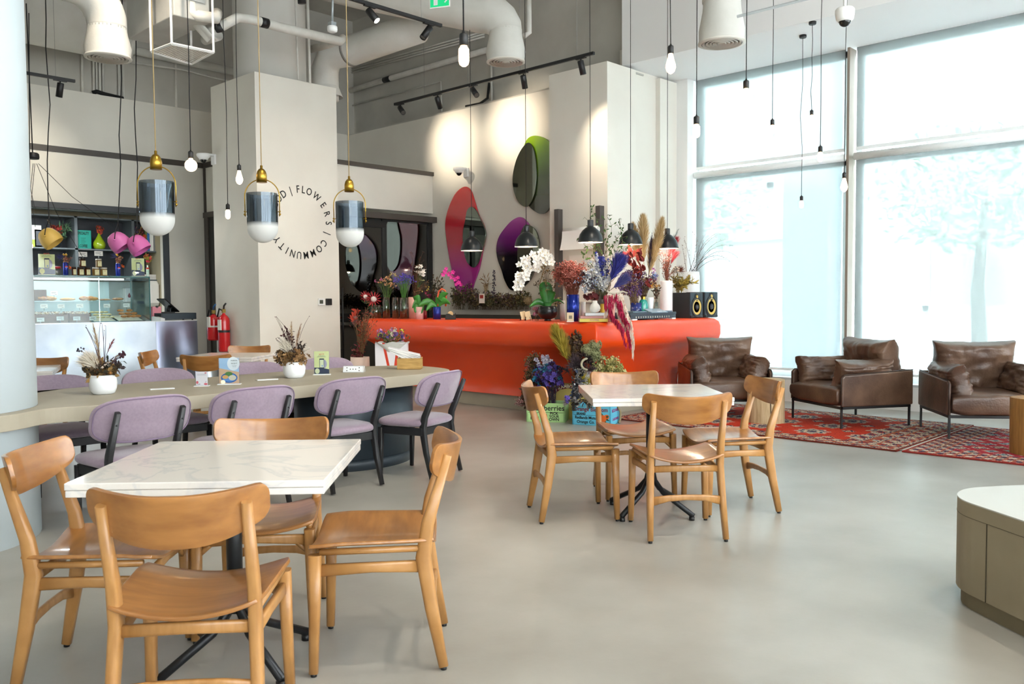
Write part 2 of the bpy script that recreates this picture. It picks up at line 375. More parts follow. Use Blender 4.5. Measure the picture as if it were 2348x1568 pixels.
# street outside the windows
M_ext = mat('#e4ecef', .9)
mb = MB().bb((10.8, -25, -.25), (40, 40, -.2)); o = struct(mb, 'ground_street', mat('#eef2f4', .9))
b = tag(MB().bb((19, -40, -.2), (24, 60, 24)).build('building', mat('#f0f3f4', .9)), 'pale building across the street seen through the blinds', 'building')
for (y, z, w_, h_) in ((2.0, 5.0, 2.2, 2.3), (9.6, 3.9, 2.2, 3.0), (-4, 5.2, 2.2, 2.3), (3.2, 1.0, 3.0, 3.6), (8.2, .8, 4, 2.0), (13.5, .8, 3.4, 2.2)):
    f = MB().bb((18.9, y, z), (19.02, y+w_, z+.12)).bb((18.9, y, z+h_-.12), (19.02, y+w_, z+h_)).bb((18.9, y, z), (19.02, y+.12, z+h_)).bb((18.9, y+w_-.12, z), (19.02, y+w_, z+h_)).build('window', mat('#edf2f4', .7), b)
    MB().bb((18.97, y+.1, z+.1), (19.01, y+w_-.1, z+h_-.1)).build('pane', mat('#c4d6dc', .4), f)
tag(MB().bb((13.2, 5.75, -.2), (13.7, 6.5, 9)).build('street_pillar', mat('#dbe5ec', .9)), 'grey square pillar outside the left window', 'pillar')

def street_tree(lb, c, R_, n, seed):
    random.seed(seed); t = thing('street_tree', lb, 'tree', (c[0], c[1], -.2), 0, 'street trees outside the windows')
    MB().tube([(0, 0, 0), (.05, .1, 1.6), (0, 0, c[2])], [.13, .10, .05], 10).build('trunk', mat('#8c8478', .9), t); mb = MB()
    for _ in range(n):
        q = Vector((rr(-1, 1), rr(-1, 1), rr(-1, 1)))
        if q.length > 1: continue
        p = Vector((q.x*R_, q.y*R_*1.3, c[2]+.2+q.z*R_*.75)); d = Vector((rr(-1, 1), rr(-1, 1), rr(-.6, .6))).normalized(); s = d.orthogonal().normalized(); L = rr(.15, .3)
        mb.add([p, p+d*L*.5+s*L*.25, p+d*L, p+d*L*.5-s*L*.25], [(0, 1, 2, 3)])
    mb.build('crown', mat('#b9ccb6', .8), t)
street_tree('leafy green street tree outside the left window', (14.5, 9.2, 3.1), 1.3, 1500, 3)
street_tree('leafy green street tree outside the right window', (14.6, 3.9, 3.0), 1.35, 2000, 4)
# round lettering on the column
R0 = .435; cx, cz = 6.43, 2.358
lt = thing('wall_lettering', 'black round lettering reading food, flowers and community on the square column', 'sign', (cx, 10.012, cz))
for ch, an in (('F', -73), ('O', -61), ('O', -49), ('D', -36), ('|', -20), ('F', -5), ('L', 6), ('O', 18), ('W', 35), ('E', 54), ('R', 71), ('S', 88), ('|', 107), ('C', 126), ('O', 141), ('M', 156), ('M', 171), ('U', 185), ('N', 198), ('I', 210), ('T', 222.5), ('Y', 236.5), ('|', 262)):
    a = math.radians(an); up = Vector((math.sin(a), 0, math.cos(a))); rt = Vector((math.cos(a), 0, -math.sin(a)))
    p = up*R0
    Mx = Matrix.Identity(4)
    for i in range(3): Mx[i][0] = rt[i]; Mx[i][1] = up[i]; Mx[i][2] = (0, -1, 0)[i]; Mx[i][3] = p[i]
    text(lt, 'letter', ch, .138, Mx, mat('#0e0e10', .6), bold=.001, sx=.80)
# ================================================================== WOODEN DINING CHAIRS
def wood_chair():
    t = thing('wooden_dining_chair', 'x', 'chair')
    for s in (-1, 1):
        MB().limb([(s*.205, -.245, .012), (s*.197, -.205, .22), (s*.19, -.178, .40), (s*.19, -.195, .52), (s*.19, -.268, .76)],
                  [(.015, .017), (.018, .024), (.019, .028), (.018, .023), (.014, .014)]).build('leg', M_oak, t)
        MB().limb([(s*.222, .205, .012), (s*.215, .198, .25), (s*.212, .195, .425)], [(.016, .016), (.019, .020), (.021, .024)]).build('leg', M_oak, t)
        MB().tube([(s*.193, -.17, .432), (s*.208, .18, .432)], .012, 10).build('seat_rod', M_oak, t)
        MB().limb([(s*.19, -.17, .368), (s*.20, .0, .372), (s*.21, .185, .368)], [(.010, .022), (.010, .018), (.010, .022)], X=(1, 0, 0)).build('side_rail', M_oak, t)
        for fx, fy in ((.222, .205), (.205, -.245)):
            MB().cyl((s*fx, fy, 0), (s*fx, fy, .013), .011, 10).build('foot_pad', M_black, t)
    MB().limb([(-.20, .192, .385), (0, .192, .392), (.20, .192, .385)], [(.010, .020), (.010, .016), (.010, .020)], X=(0, 1, 0)).build('front_rail', M_oak, t)
    MB().limb([(-.19, -.185, .385), (0, -.185, .388), (.19, -.185, .385)], [(.010, .018)]*3, X=(0, 1, 0)).build('rear_rail', M_oak, t)
    MB().limb([(-.196, -.212, .215), (-.1, -.212, .232), (0, -.212, .236), (.1, -.212, .232), (.196, -.212, .215)], [(.010, .025), (.009, .017), (.009, .015), (.009, .017), (.010, .025)], X=(0, 1, 0)).build('stretcher', M_oak, t)
    for s in (-1, 1):
        MB().tube([(s*.195, -.155, .375), (s*.17, -.19, .39)], .012, 6).tube([(s*.212, .19, .33), (s*.15, .19, .385)], .011, 6).build('corner_brace', M_oak, t)
    def seat(u, v):
        a = 2*u-1; b = 2*v-1; hw = .208+.027*(b+1)/2; hd = .222
        ca = abs(a)**6; x = a*hw*(1-.05*abs(b)**8); y = b*hd*(1-.04*abs(a)**8) + .0
        return Vector((x, y+.0, .441+.030*a*a-.010*(1-a*a)+.012*max(0, -b)*(0)-.012*max(0, b-.55)*1.5))
    MB().grid(seat, 18, 14).build('seat', M_oaks, t, solid=-.013, bevel=.003)
    def back(u, v):
        a = math.sin((u-.5)*PI); e = abs(a); top = .787+.020*e*e; bot = .640+.072*e**2.4
        k = max(0, (e-.90)/.10); k = 1-math.sqrt(max(0, 1-k*k)); hgt = top-bot
        top -= hgt*.36*k; bot += hgt*.30*k
        z = bot+(top-bot)*v; x = a*.240
        return Vector((x, -.316+.095*a*a-(z-.70)*.22+.02, z))
    MB().grid(back, 26, 8).build('backrest', M_oaks, t, solid=.014, bevel=.004)
    return t
wc = wood_chair()
def cpos(x, y, deg): return dict(loc=(x, y, 0), rotz=math.radians(deg-90))
CH1 = [  # x, y, facing in degrees, label
 (1.205, 2.45, 49.5, 'light wooden chair nearest the viewer, its back to the camera, at the near white table', 'wooden chairs round the nearest white table'),
 (1.94, 2.555, 138, 'wooden chair side-on at the right of the nearest white table', 'wooden chairs round the nearest white table'),
 (1.20, 3.13, -41, 'wooden chair at the left of the nearest white table, beside the round white column', 'wooden chairs round the nearest white table'),
 (1.80, 3.12, 229, 'wooden chair behind the nearest white table, its backrest above the marble top', 'wooden chairs round the nearest white table'),
 (4.10, 2.64, 47, 'wooden chair with its back to the viewer at the table near the leather armchairs', 'wooden chairs round the middle white table'),
 (4.012, 3.31, -37.6, 'wooden chair at the left of the middle white table, in front of the green crate', 'wooden chairs round the middle white table'),
 (4.78, 2.71, 141.6, 'wooden chair at the right of the middle white table, in front of the tree stump', 'wooden chairs round the middle white table'),
 (4.70, 3.37, 231, 'wooden chair behind the middle white table, closest to the orange counter', 'wooden chairs round the middle white table'),
 (4.10, 8.03, 50, 'wooden chair with its back to the lilac chairs at the table by the square column', 'wooden chairs at the table by the square column'),
 (4.02, 8.72, -42, 'wooden chair at the left of the table by the square column, before the steel counter', 'wooden chairs at the table by the square column'),
 (4.93, 8.88, 226, 'wooden chair behind the table by the square column, under the fire extinguishers', 'wooden chairs at the table by the square column'),
 (2.02, 7.70, 40, 'wooden chair behind the left dried flower pot, at the far left white table', 'wooden chairs at the far left white table'),
 (2.62, 8.55, 225, 'wooden chair against the steel counter at the far left white table', 'wooden chairs at the far left white table')]
for i, (x, y, dg, lb, gp) in enumerate(CH1):
    if i == 0: wc.location = (x, y, 0); wc.rotation_euler = (0, 0, math.radians(dg-90)); tag(wc, lb, group=gp)
    else: dup(wc, (x, y, 0), math.radians(dg-90), lb, gp)

# ================================================================== SQUARE TABLES
def sq_table():
    t = thing('dining_table', 'x', 'table')
    MB().box((0, 0, .7335), (.8, .8, .0225)).box((0, 0, .7105), (.796, .796, .0215)).build('tabletop', M_marble, t, bevel=.003)
    MB().cyl((0, 0, .19), (0, 0, .695), .028, 16).build('post', M_blackm, t)
    MB().box((0, 0, .6955), (.42, .05, .008), PI/4).box((0, 0, .6955), (.42, .05, .008), -PI/4).build('top_plate', M_blackm, t)
    for k in range(4):
        a = PI/4+k*PI/2; c, s = math.cos(a), math.sin(a)
        MB().tube([(c*.012, s*.012, .27), (c*.03, s*.03, .20), (c*.09, s*.09, .135), (c*.30, s*.30, .028)], .016, 10).build('leg', M_blackm, t)
        MB().cyl((c*.29, s*.29, 0), (c*.29, s*.29, .022), .017, 12).build('foot_pad', M_black, t)
    return t
tb = sq_table(); tb.location = (1.513, 2.826, 0); tb.rotation_euler = (0, 0, math.radians(45.5)); tag(tb, 'square white marble table nearest the viewer', group='square white marble tables')
dup(tb, (4.345, 2.985, 0), math.radians(45), 'square white marble table between the tree stump and the crates')
dup(tb, (4.52, 8.43, 0), math.radians(38), 'square white marble table beside the square column')
dup(tb, (2.30, 8.17, 0), math.radians(67), 'square white marble table at far left, half hidden by the round column')

# ================================================================== COMMUNAL TABLE
TZ = .725
out = [(4.95, 5.82), (4.93, 5.55), (4.84, 5.32), (4.66, 5.20), (4.17, 5.17), (3.21, 5.09), (2.45, 5.09), (2.0, 5.03), (1.86, 5.03), (1.72, 5.10), (1.62, 5.10), (1.45, 4.96), (1.2, 4.87), (.95, 4.88), (.6, 5.05), (.42, 5.3), (.36, 5.6), (.5, 5.95), (.8, 6.18), (1.3, 6.22), (1.93, 6.19), (3.07, 6.25), (3.8, 6.29), (4.43, 6.25), (4.75, 6.13), (4.90, 5.98)]
def smooth_loop(p, it=2):
    for _ in range(it):
        q = []
        for i in range(len(p)):
            a = p[i]; b = p[(i+1) % len(p)]
            q += [(a[0]*.75+b[0]*.25, a[1]*.75+b[1]*.25), (a[0]*.25+b[0]*.75, a[1]*.25+b[1]*.75)]
        p = q
    return p
ct = thing('communal_table', 'long wavy-edged concrete table wrapping around the round white column', 'table', (0, 0, 0))
lo = smooth_loop(out)
# the top is cut around the column, so the slab is a ring strip there
lo = lo+[]
ki = min(range(len(lo)), key=lambda k: lo[k][0]); lo = lo[ki:]+lo[:ki+1]
lo += [(1.15+.566*math.cos(PI-2*PI*k/48*1), 5.55+.566*math.sin(PI-2*PI*k/48)) for k in range(49)]
MB().prism(lo, TZ-.085, TZ).build('tabletop', M_conc, ct, bevel=.004)
M_base = mat('#3c4852', .4, metal=.2, name='dark_blue_base')
def oval(cx, cy, rx, ry, n=48): return [(cx+rx*math.cos(2*PI*k/n), cy+ry*math.sin(2*PI*k/n)) for k in range(n)]
MB().prism(oval(4.12, 5.68, .52, .36), .09, TZ-.085, smooth=True).build('base', M_base, ct)
MB().prism(oval(4.12, 5.68, .50, .34), 0, .09, smooth=True).build('plinth', mat('#333c44', .4), ct)

# ================================================================== LILAC CHAIRS
def lilac_chair():
    t = thing('upholstered_chair', 'x', 'chair')
    for s in (-1, 1):
        MB().limb([(s*.205, -.225, .008), (s*.20, -.175, .20), (s*.195, -.145, .37), (s*.19, -.16, .46), (s*.185, -.275, .71)],
                  [(.013, .015), (.016, .020), (.017, .026), (.017, .024), (.014, .014)], pw=.4).build('leg', M_chblk, t)
        MB().limb([(s*.21, .22, .008), (s*.21, .21, .37)], [(.013, .013), (.018, .019)], pw=.4).build('leg', M_chblk, t)
        MB().box((s*.205, .03, .352), (.022, .36, .055)).build('side_rail', M_chblk, t, bevel=.003)
        for z, y in ((.64, -.262), (.55, -.220)):
            MB().sphere((s*.187, y, z), .006, 8).build('bolt', mat('#4b4d50', .3, metal=.8), t)
    MB().box((0, .21, .352), (.40, .022, .055)).build('front_rail', M_chblk, t, bevel=.003)
    MB().box((0, -.145, .352), (.37, .022, .055)).build('rear_rail', M_chblk, t, bevel=.003)
    def cush(u, v):
        a = 2*PI*u; pz = -PI/2+PI*v; c = math.cos(pz); zz = math.sin(pz)
        ca, sa = math.cos(a), math.sin(a)
        x = math.copysign(abs(ca)**.42, ca); y = math.copysign(abs(sa)**.42, sa); r = max(abs(c), 1e-12)**.35
        w = .225+.022*(y*r+1)/2
        return Vector((x*r*w, y*r*.225+.035, .412+math.copysign(abs(zz)**.8, zz)*.036+(.012*(1-r) if zz > 0 else 0)))
    MB().grid(cush, 40, 16, closeu=True).build('seat', M_lav, t)
    def bk(grow, th, zc=.655):
        def f(u, v):
            a = 2*PI*u; pz = -PI/2+PI*v; c = max(abs(math.cos(pz)), 1e-12)**.45; d = math.sin(pz)
            ca, sa = math.cos(a), math.sin(a)
            x = math.copysign(abs(ca)**.58, ca)*c*(.288+grow); z = math.copysign(abs(sa)**.64, sa)*c*(.132+grow)
            yy = -.230+1.0*x*x-(z)*.32+d*th
            return Vector((x, yy, z+zc))
        return f
    bk0 = MB().grid(bk(0, .026), 56, 14, closeu=True).build('backrest', M_lav, t)
    pth = []
    for k in range(56):
        a = 2*PI*k/56; ca, sa = math.cos(a), math.sin(a); x = math.copysign(abs(ca)**.58, ca)*.278; z = math.copysign(abs(sa)**.64, sa)*.122
        pth.append((x, -.230+1.0*x*x-z*.32-.020, z+.655))
    MB().tube(pth, .0035, 6, closed=True).build('piping', mat('#7f6d86', .9), bk0)
    return t
lc = lilac_chair()
LV = [(2.045, 5.0, 92, 'lilac upholstered chair nearest the round column, back to the viewer'), (2.74, 5.0, 90, 'lilac chair with its back to the viewer, second from the round column'),
      (3.51, 5.045, 90, 'lilac chair with its back to the viewer, third from the round column'), (4.175, 4.94, 107, 'lilac chair with its back to the viewer at the rounded end of the long table'),
      (2.15, 6.42, -92, 'lilac chair on the far side of the long table, right beside the round column'), (2.93, 6.42, -90, 'lilac chair on the far side of the long table, behind the left flower pot'),
      (3.79, 6.46, -90, 'lilac chair on the far side of the long table, behind the food menu stand'), (4.52, 6.46, -88, 'lilac chair on the far side of the long table, behind the yellow menu stand')]
for i, (x, y, dg, lb) in enumerate(LV):
    gp = 'lilac chairs along the long table'
    if i == 0: lc.location = (x, y, 0); lc.rotation_euler = (0, 0, math.radians(dg-90)); tag(lc, lb, group=gp)
    else: dup(lc, (x, y, 0), math.radians(dg-90), lb, gp)

# ================================================================== ARMCHAIRS
def pillow(c, size, R=None, seed=0, wr=.010, ear=.06, sq=.30, n=44, fold=14):
    """stuffed leather cushion: two domed panels meeting in a seam, pinched corners, folds running from the seams"""
    hx, hy, hz = [k/2 for k in size]; c = Vector(c); mb = MB()
    def side(sg):
        def f(u, v):
            x = math.sin((u-.5)*PI); y = math.sin((v-.5)*PI)
            w = max(0, (1-x**6)*(1-y**6))**sq
            fl = noise.noise(Vector((x*fold*.5+seed, y*1.6, sg*2+seed)))*wr*(.35+.65*abs(y)**2)+noise.noise(Vector((x*2.2, y*fold*.5+seed, sg*3)))*wr*.6*abs(x)**2+noise.noise(Vector((x*2.5+seed, y*2.5, sg)))*wr*.9
            z = sg*(hz*w+fl*min(1, w*2)*1.3)
            k = (x*y)**4; e = 1+ear*k-.03*((1-x*x)*abs(y)**8+(1-y*y)*abs(x)**8)
            p = Vector((x*hx*e, y*hy*e, z+hz*.10*k)); return c+(R @ p if R else p)
        return f
    a = side(1); b = side(-1); mb.grid(a, n, n); mb.grid(lambda u, v: b(1-u, v), n, n); return mb
def armchair():
    t = thing('leather_armchair', 'x', 'armchair')
    w, d = .43, .40
    for sx in (-1, 1):
        for y in (d-.01, -d+.01):
            MB().bb((sx*(w-.01)-.009, y-.009, 0), (sx*(w-.01)+.009, y+.009, .22)).build('leg', M_black, t)
    MB().bb((-w, d-.02, .19), (w, d, .215)).bb((-w, -d, .19), (w, -d+.02, .215)).bb((-w, -d, .19), (-w+.02, d, .215)).bb((w-.02, -d, .19), (w, d, .215)).build('frame', M_black, t)
    for sx in (-1, 1):
        ap = MB().prism([(-d-.02, .215), (d, .215), (d, .50), (d-.03, .525), (-d-.02, .56)], -.017, .017, frame((sx*(w-.005), 0, 0), (0, 1, 0), (1, 0, 0))).build('arm_panel', M_leather, t, bevel=.014, seg=3)
        MB().tube([(sx*w, d+.003, .215), (sx*w, d+.003, .50), (sx*w, d-.03, .528), (sx*w, -d-.02, .563)], .005, 6).build('piping', mat('#2d1f18', .5), ap)
    MB().box((0, -d-.01, .385), (2*w-.03, .035, .35)).build('back_panel', M_leather, t, bevel=.012)
    pillow((0, .03, .31), (.82, .82, .21), None, 0, .006, 0, .16, 44, 8).build('seat_cushion', M_leather, t)
    RX = Matrix.Rotation(math.radians(78), 3, 'X')
    pillow((0, -.265, .615), (.70, .47, .25), RX, 3, .017, .07, .24, 56).build('back_cushion', M_leather, t)
    for sx in (-1, 1):
        R = Matrix.Rotation(math.radians(sx*-72), 3, 'Y')
        pillow((sx*.315, .08, .52), (.28, .60, .19), R, 7+sx, .017, .08, .24, 48).build('arm_cushion', M_leather, t)
    return t
ac = armchair(); ac.location = (8.87, 3.62, .012); ac.rotation_euler = (0, 0, math.radians(148.2-90))
tag(ac, 'brown leather armchair side-on in front of the window mullion, middle of three', 'armchair', 'brown leather armchairs by the window')
dup(ac, (8.92, 2.38, .012), math.radians(215.5-90), 'brown leather armchair at the right edge of the view, partly cropped')
dup(ac, (8.60, 4.93, 0), math.radians(222-90), 'brown leather armchair against the end of the orange counter')

# tree stump tables
M_log = mat('#c4ad88', .7, c2='#a98f68', scale=5, detail=6, stretch=(10, 10, 1), name='bare_trunk')
def stump(loc, r, h, lab, seed, m):
    t = thing('tree_stump_table', lab, 'side table', loc, 0, 'tree stump side tables')
    def f(u, v):
        a = 2*PI*u; q = r*(1+.05*noise.noise(Vector((math.cos(a)*1.3+seed, math.sin(a)*1.3, v*.6)))+.02*math.sin(5*a+seed)); 
        return Vector((q*math.cos(a), q*math.sin(a), v*h))
    b = MB().grid(f, 56, 8, closeu=True); n = len(b.v); q = 9
    b.f.append(tuple(i*q+8 for i in range(56))); b.sm.append(False); b.mi.append(0)
    b.build('trunk', m, t, bevel=.006)
    MB().tube([f(.62, .02)+Vector((0, 0, 0)), f(.615, .5), f(.62, .98)], .005, 6).build('crack', mat('#1c140d', .9), t)
    return t
s1 = stump((8.30, 4.26, .012), .188, .447, 'pale tree stump table between the left and middle armchairs', 1.3, M_log)
s2 = stump((8.03, 1.73, .012), .19, .46, 'honey-coloured tree stump table at the right edge of the view', 5.1, mat('#a9793c', .6, c2='#8f6430', scale=5, stretch=(10, 10, 1)))

# ================================================================== RUGS
def hsh(*a):
    n = math.sin(sum(x*k for x, k in zip(a, (12.9898, 78.233, 37.719))))*43758.5453; return n-math.floor(n)
RED, NAVY, CREAM, RUST, TEAL, PINK = '#a8301f', '#35324a', '#c0a88e', '#a5673a', '#6f8b90', '#b3565c'
def star(dx, dy, n=8):
    r = math.hypot(dx, dy); a = math.atan2(dy, dx); return r*(1+.14*math.cos(n*a))
def rug_a(u, v):
    L, Wd = 3.05, 2.0; x = u*L; y = v*Wd; e = min(x, L-x, y, Wd-y); ex = min(x, L-x)
    cx, cy = int(x/.012), int(y/.012)
    if e < .03: return '#6c2a20'
    if e < .26 or ex < .55:
        b = e if ex >= .55 else min(ex, e)
        k = int((b if e < .26 else ex)*22)
        p = math.sin(x*38)*math.sin(y*38)
        if ex < .55 and e >= .26: p = math.sin(y*30+k)*math.cos(x*12); 
        h = hsh(cx, cy)
        if k % 3 == 0: return CREAM if h > .45 else NAVY
        if p > .25: return CREAM if h > .3 else TEAL
        if p < -.35: return NAVY if h > .35 else RED
        return ('#9c4a34', '#b06a48', '#7e3d38')[int(h*3)]
    gx, gy = .52, .46; i = round((x-L/2)/gx); j = round((y-Wd/2)/gy); dx = x-L/2-i*gx; dy = y-Wd/2-j*gy
    r = star(dx, dy)
    if r < .05: return NAVY
    if r < .085: return CREAM
    if r < .12: return NAVY if hsh(cx, cy) > .3 else TEAL
    if r < .155: return CREAM if hsh(cx, cy) > .35 else PINK
    i2 = math.floor((x-L/2)/gx)+.5; j2 = math.floor((y-Wd/2)/gy)+.5; r2 = abs(x-L/2-i2*gx)+abs(y-Wd/2-j2*gy)
    if r2 < .035: return CREAM
    if r2 < .075: return NAVY if hsh(cx, cy) > .4 else '#c7a083'
    return '#b53520' if hsh(cx, cy) > .06 else '#8b2a1e'
def rug_b(u, v):
    L, Wd = 2.6, 1.9; x = u*L; y = v*Wd; e = min(x, L-x, y, Wd-y); cx, cy = int(x/.012), int(y/.012); h = hsh(cx, cy)
    if e < .03: return '#8c2f2a'
    if e < .3:
        k = int(e*26) % 4; p = math.sin(x*44)*math.sin(y*44)
        if k == 0: return '#7a3530' if h > .3 else CREAM
        if p > .3: return '#c9b8a2' if h > .3 else TEAL
        if p < -.4: return '#33304a'
        return ('#a4433c', '#8f5a3a', '#b1675a')[int(h*3)]
    g = .24; a = (x+y)/g; b = (x-y)/g; fa, fb = a-math.floor(a)-.5, b-math.floor(b)-.5; m = max(abs(fa), abs(fb))
    c = int(math.floor(a))*3+int(math.floor(b))*5
    if m < .12: return (CREAM, NAVY, TEAL)[c % 3]
    if m < .24: return (NAVY, '#8fa2a0', '#3c3a55')[c % 3] if h > .25 else CREAM
    if m < .33: return ('#c7b39f', '#b97f6e', '#aab6b2')[c % 3] if h > .3 else '#a2353b'
    return '#a5323a' if h > .12 else '#7c2630'
M_rug = mat_vcol('woven_wool', .95, bump=.6, spec=.1)
r1 = colgrid('patterned_rug', 3.05, 2.0, 254, 166, rug_a, M_rug, None, frame((8.46, 4.13, .012), (.02, 1, 0), (0, 0, 1)), .010)
tag(r1, 'red oriental rug with round medallions under the left and middle armchairs', 'rug')
r2 = colgrid('patterned_rug', 2.6, 1.9, 216, 158, rug_b, M_rug, None, frame((8.40, 1.29, .012), (0, 1, 0), (0, 0, 1)), .010)
tag(r2, 'red rug with small diamond motifs under the right armchair', 'rug')
fr = MB()
for k in range(110):
    x = 7.5+1.9*k/110; fr.tube([(x, 2.585+.0*(x), .012), (x+rr(-.01, .01), 2.64+rr(-.012, .012), .006)], .003, 3)
fr.build('fringe', mat('#b9b3a8', .9), None); fo = bpy.data.objects['fringe']; fo.parent = r2; fo.matrix_parent_inverse = frame((8.40, 1.29, .012), (0, 1, 0), (0, 0, 1)).inverted(); fo['kind'] = 'stuff'

# ================================================================== CONCRETE BENCH AT RIGHT
bn = thing('curved_bench', 'low rounded concrete bench cropped by the right edge of the view', 'bench')
def rot2(x, y, a): return (x*math.cos(a)-y*math.sin(a), x*math.sin(a)+y*math.cos(a))
def block(ax, bx, r, off):
    # rounded block: corner of the two visible edges at (4.00, 1.28), edges running along d1 and d2
    d1 = Vector((-.60, -.80)); d2 = Vector((.80, -.60)); o = Vector((3.995, 1.268)); p = []
    def pt(a, b): q = o+d1*a+d2*b; return (q.x, q.y)
    def arc(ca, cb, a0, a1):
        for k in range(17):
            t = a0+(a1-a0)*k/16; p.append(pt(ca+(r-off)*math.cos(t), cb+(r-off)*math.sin(t)))
    arc(r, r, -PI/2, -PI); arc(r, bx-r, PI, PI/2); arc(ax-r, bx-r, PI/2, 0); arc(ax-r, r, 0, -PI/2)
    return p
BK = lambda off=0: block(1.5, .74, .27, off)
MB().prism(BK(), .07, .447).build('seat_block', M_conc_shaded, bn)
MB().prism(BK(.02), 0, .07).build('plinth', mat('#756a52', .6), bn)
MB().prism(BK(-.0012), .388, .3895).build('seam', mat('#4f4736', .8), bn)
MB().prism(BK(0), .447, .452).build('lit_top_face', mat('#b5b4ae', .4), bn)  # paler slab: brightness of the lit top put into the colour
q = Vector((3.995, 1.268))+Vector((-.60, -.80))*.36
MB().bb((-.0015, -.003, .07), (.0015, .003, .388)).build('panel_joint', mat('#3f392b', .8), bn, loc=(q.x, q.y, 0), rotz=math.atan2(.8, .6))

# ================================================================== ORANGE COUNTER
oc = thing('bar_counter', 'glossy orange-red bar counter with a rounded overhanging top', 'counter')
ZC = 1.065
prof = [(.80, ZC), (.11, ZC), (.055, ZC-.010), (.015, ZC-.045), (.0, ZC-.10), (.0, ZC-.20), (.012, ZC-.25), (.05, ZC-.285), (.12, ZC-.32), (.20, ZC-.38), (.27, ZC-.46), (.335, ZC-.57), (.375, ZC-.68), (.385, ZC-.78), (.375, ZC-.84), (.355, ZC-.90)]
# (inset from the outer edge, height); the outer edge runs round the corner at (7.03, 5.5)
def path_pt(s, off):
    # outer rectangle edge: starts far left, runs down Y to the corner, then along X; s in [0,1]
    pass
b = MB()
A0 = (7.03, 9.75); B0 = (7.03, 5.50); C0 = (9.585, 5.50)
rows = []
def ring(off, z):
    r = []
    rl = .28
    # far left rounded end
    for k in range(9):
        a = PI/2*k/8; rad = max(.02, .30-off*.6)
        cx_, cy_ = 7.03+off+rad, A0[1]-off-rad
        r.append((cx_-rad*math.sin(a), cy_+rad*math.cos(a), z))
    r += [(7.03+off, 9.3-(8-k)*0-(k*.42), z) for k in range(1, 9)]
    rc = .02
    for k in range(5):
        a = PI/2*k/4; r.append((7.03+off+rc-rc*math.cos(a), 5.50+off+rc-rc*math.sin(a), z))
    r += [(7.2+off*.9+k*(9.585-7.3-off*1.1)/7, 5.50+off, z) for k in range(1, 7)]
    rad = max(.02, .09)
    for k in range(9):
        a = PI/2*k/8; cx_, cy_ = 9.585-off-rad, 5.50+off+rad
        r.append((cx_+rad*math.sin(a), cy_-rad*math.cos(a), z))
    r.append((9.585-off, 6.28, z))
    return r
rg = [ring(o, z) for o, z in prof if o < .7]
n = len(rg[0]); vs = [p for r in rg for p in r]; fs = []
for i in range(len(rg)-1):
    for j in range(n-1): fs.append((i*n+j, i*n+j+1, (i+1)*n+j+1, (i+1)*n+j))
b.add(vs, fs, True)
b.build('counter_front', M_orange, oc)
mb = MB(); t0 = [(x, y) for x, y, z in ring(.11, 0)]
poly = t0+[(8.0, 6.28), (7.85, 6.45), (7.85, t0[0][1])]
MB().prism(poly, ZC-.03, ZC).build('counter_top', M_orange, oc)
mb = MB().bb((7.5, 5.93, .2), (7.8, 9.3, ZC-.03)).bb((7.5, 5.93, .2), (9.0, 6.2, ZC-.03)).build('core', mat('#6e2a18', .7), oc)
lp = [(x, y) for x, y, z in ring(.405, 0)]
MB().prism(lp+[(7.9, 6.28), (7.9, lp[0][1])], 0, .165).build('plinth', M_conc, oc, bevel=.003)
# work bench under the mirrors
wb = tag(MB().bb((8.55, 7.52, 0), (9.09, 10.2, .9)).bb((8.5, 7.52, .9), (9.095, 10.2, .94)).build('work_bench', mat('#d8d4cc', .5)), 'white worktop running under the coloured mirrors behind the counter', 'worktop')
# ================================================================== HANGING LAMPS
M_cord = mat('#101012', .7, name='black_cord'); M_gcord = mat('#b79b6a', .6, name='gold_cord')
def wob(a, b, amp=.01, n=8, seed=0):
    a, b = Vector(a), Vector(b); o = []
    for k in range(n+1):
        t = k/n; w = math.sin(PI*t)*amp
        o.append(a.lerp(b, t)+Vector((noise.noise(Vector((t*3+seed, 1, 0)))*w*2, noise.noise(Vector((t*3+seed, 5, 0)))*w*2, 0)))
    return o
# bare bulbs: (px x, socket top y, D depth, kind, canopy pixel or None, label)
BL = [
 (437, 343, 6.3, 'globe', None, 'round globe bulb hanging left of the square column above the brass pendant'),
 (548, 375, 7.9, 'pear', None, 'teardrop filament bulb in front of the tan side of the square column'),
 (522, 465, 8.0, 'tube', None, 'small tube bulb hanging lowest in front of the square column'),
 (1063, 70, 3.6, 'tube', None, 'large close tube bulb at top centre of the view'),
 (1538, 100, 5.5, 'pear', None, 'teardrop filament bulb near the white ceiling beam corner'),
 (1597, 262, 5.5, 'tube', None, 'tube bulb hanging in front of the window jamb'),
 (1711, 180, 5.5, 'globe', None, 'large round globe bulb in front of the left window'),
 (1771, 271, 8.0, 'tube', None, 'small tube bulb right of the big globe bulb'),
 (1840, 445, 8.3, 'tube', (1841, 81), 'small tube bulb hanging lowest before the windows, from the beam'),
 (1863, 248, 8.2, 'globe', (1863, 50), 'small globe bulb hanging from the beam left of the mullion'),
 (1881, 332, 7.6, 'tube', None, 'small tube bulb just left of the window mullion'),
 (1936, 393, 8.1, 'pear', None, 'teardrop bulb hanging over the window mullion')]
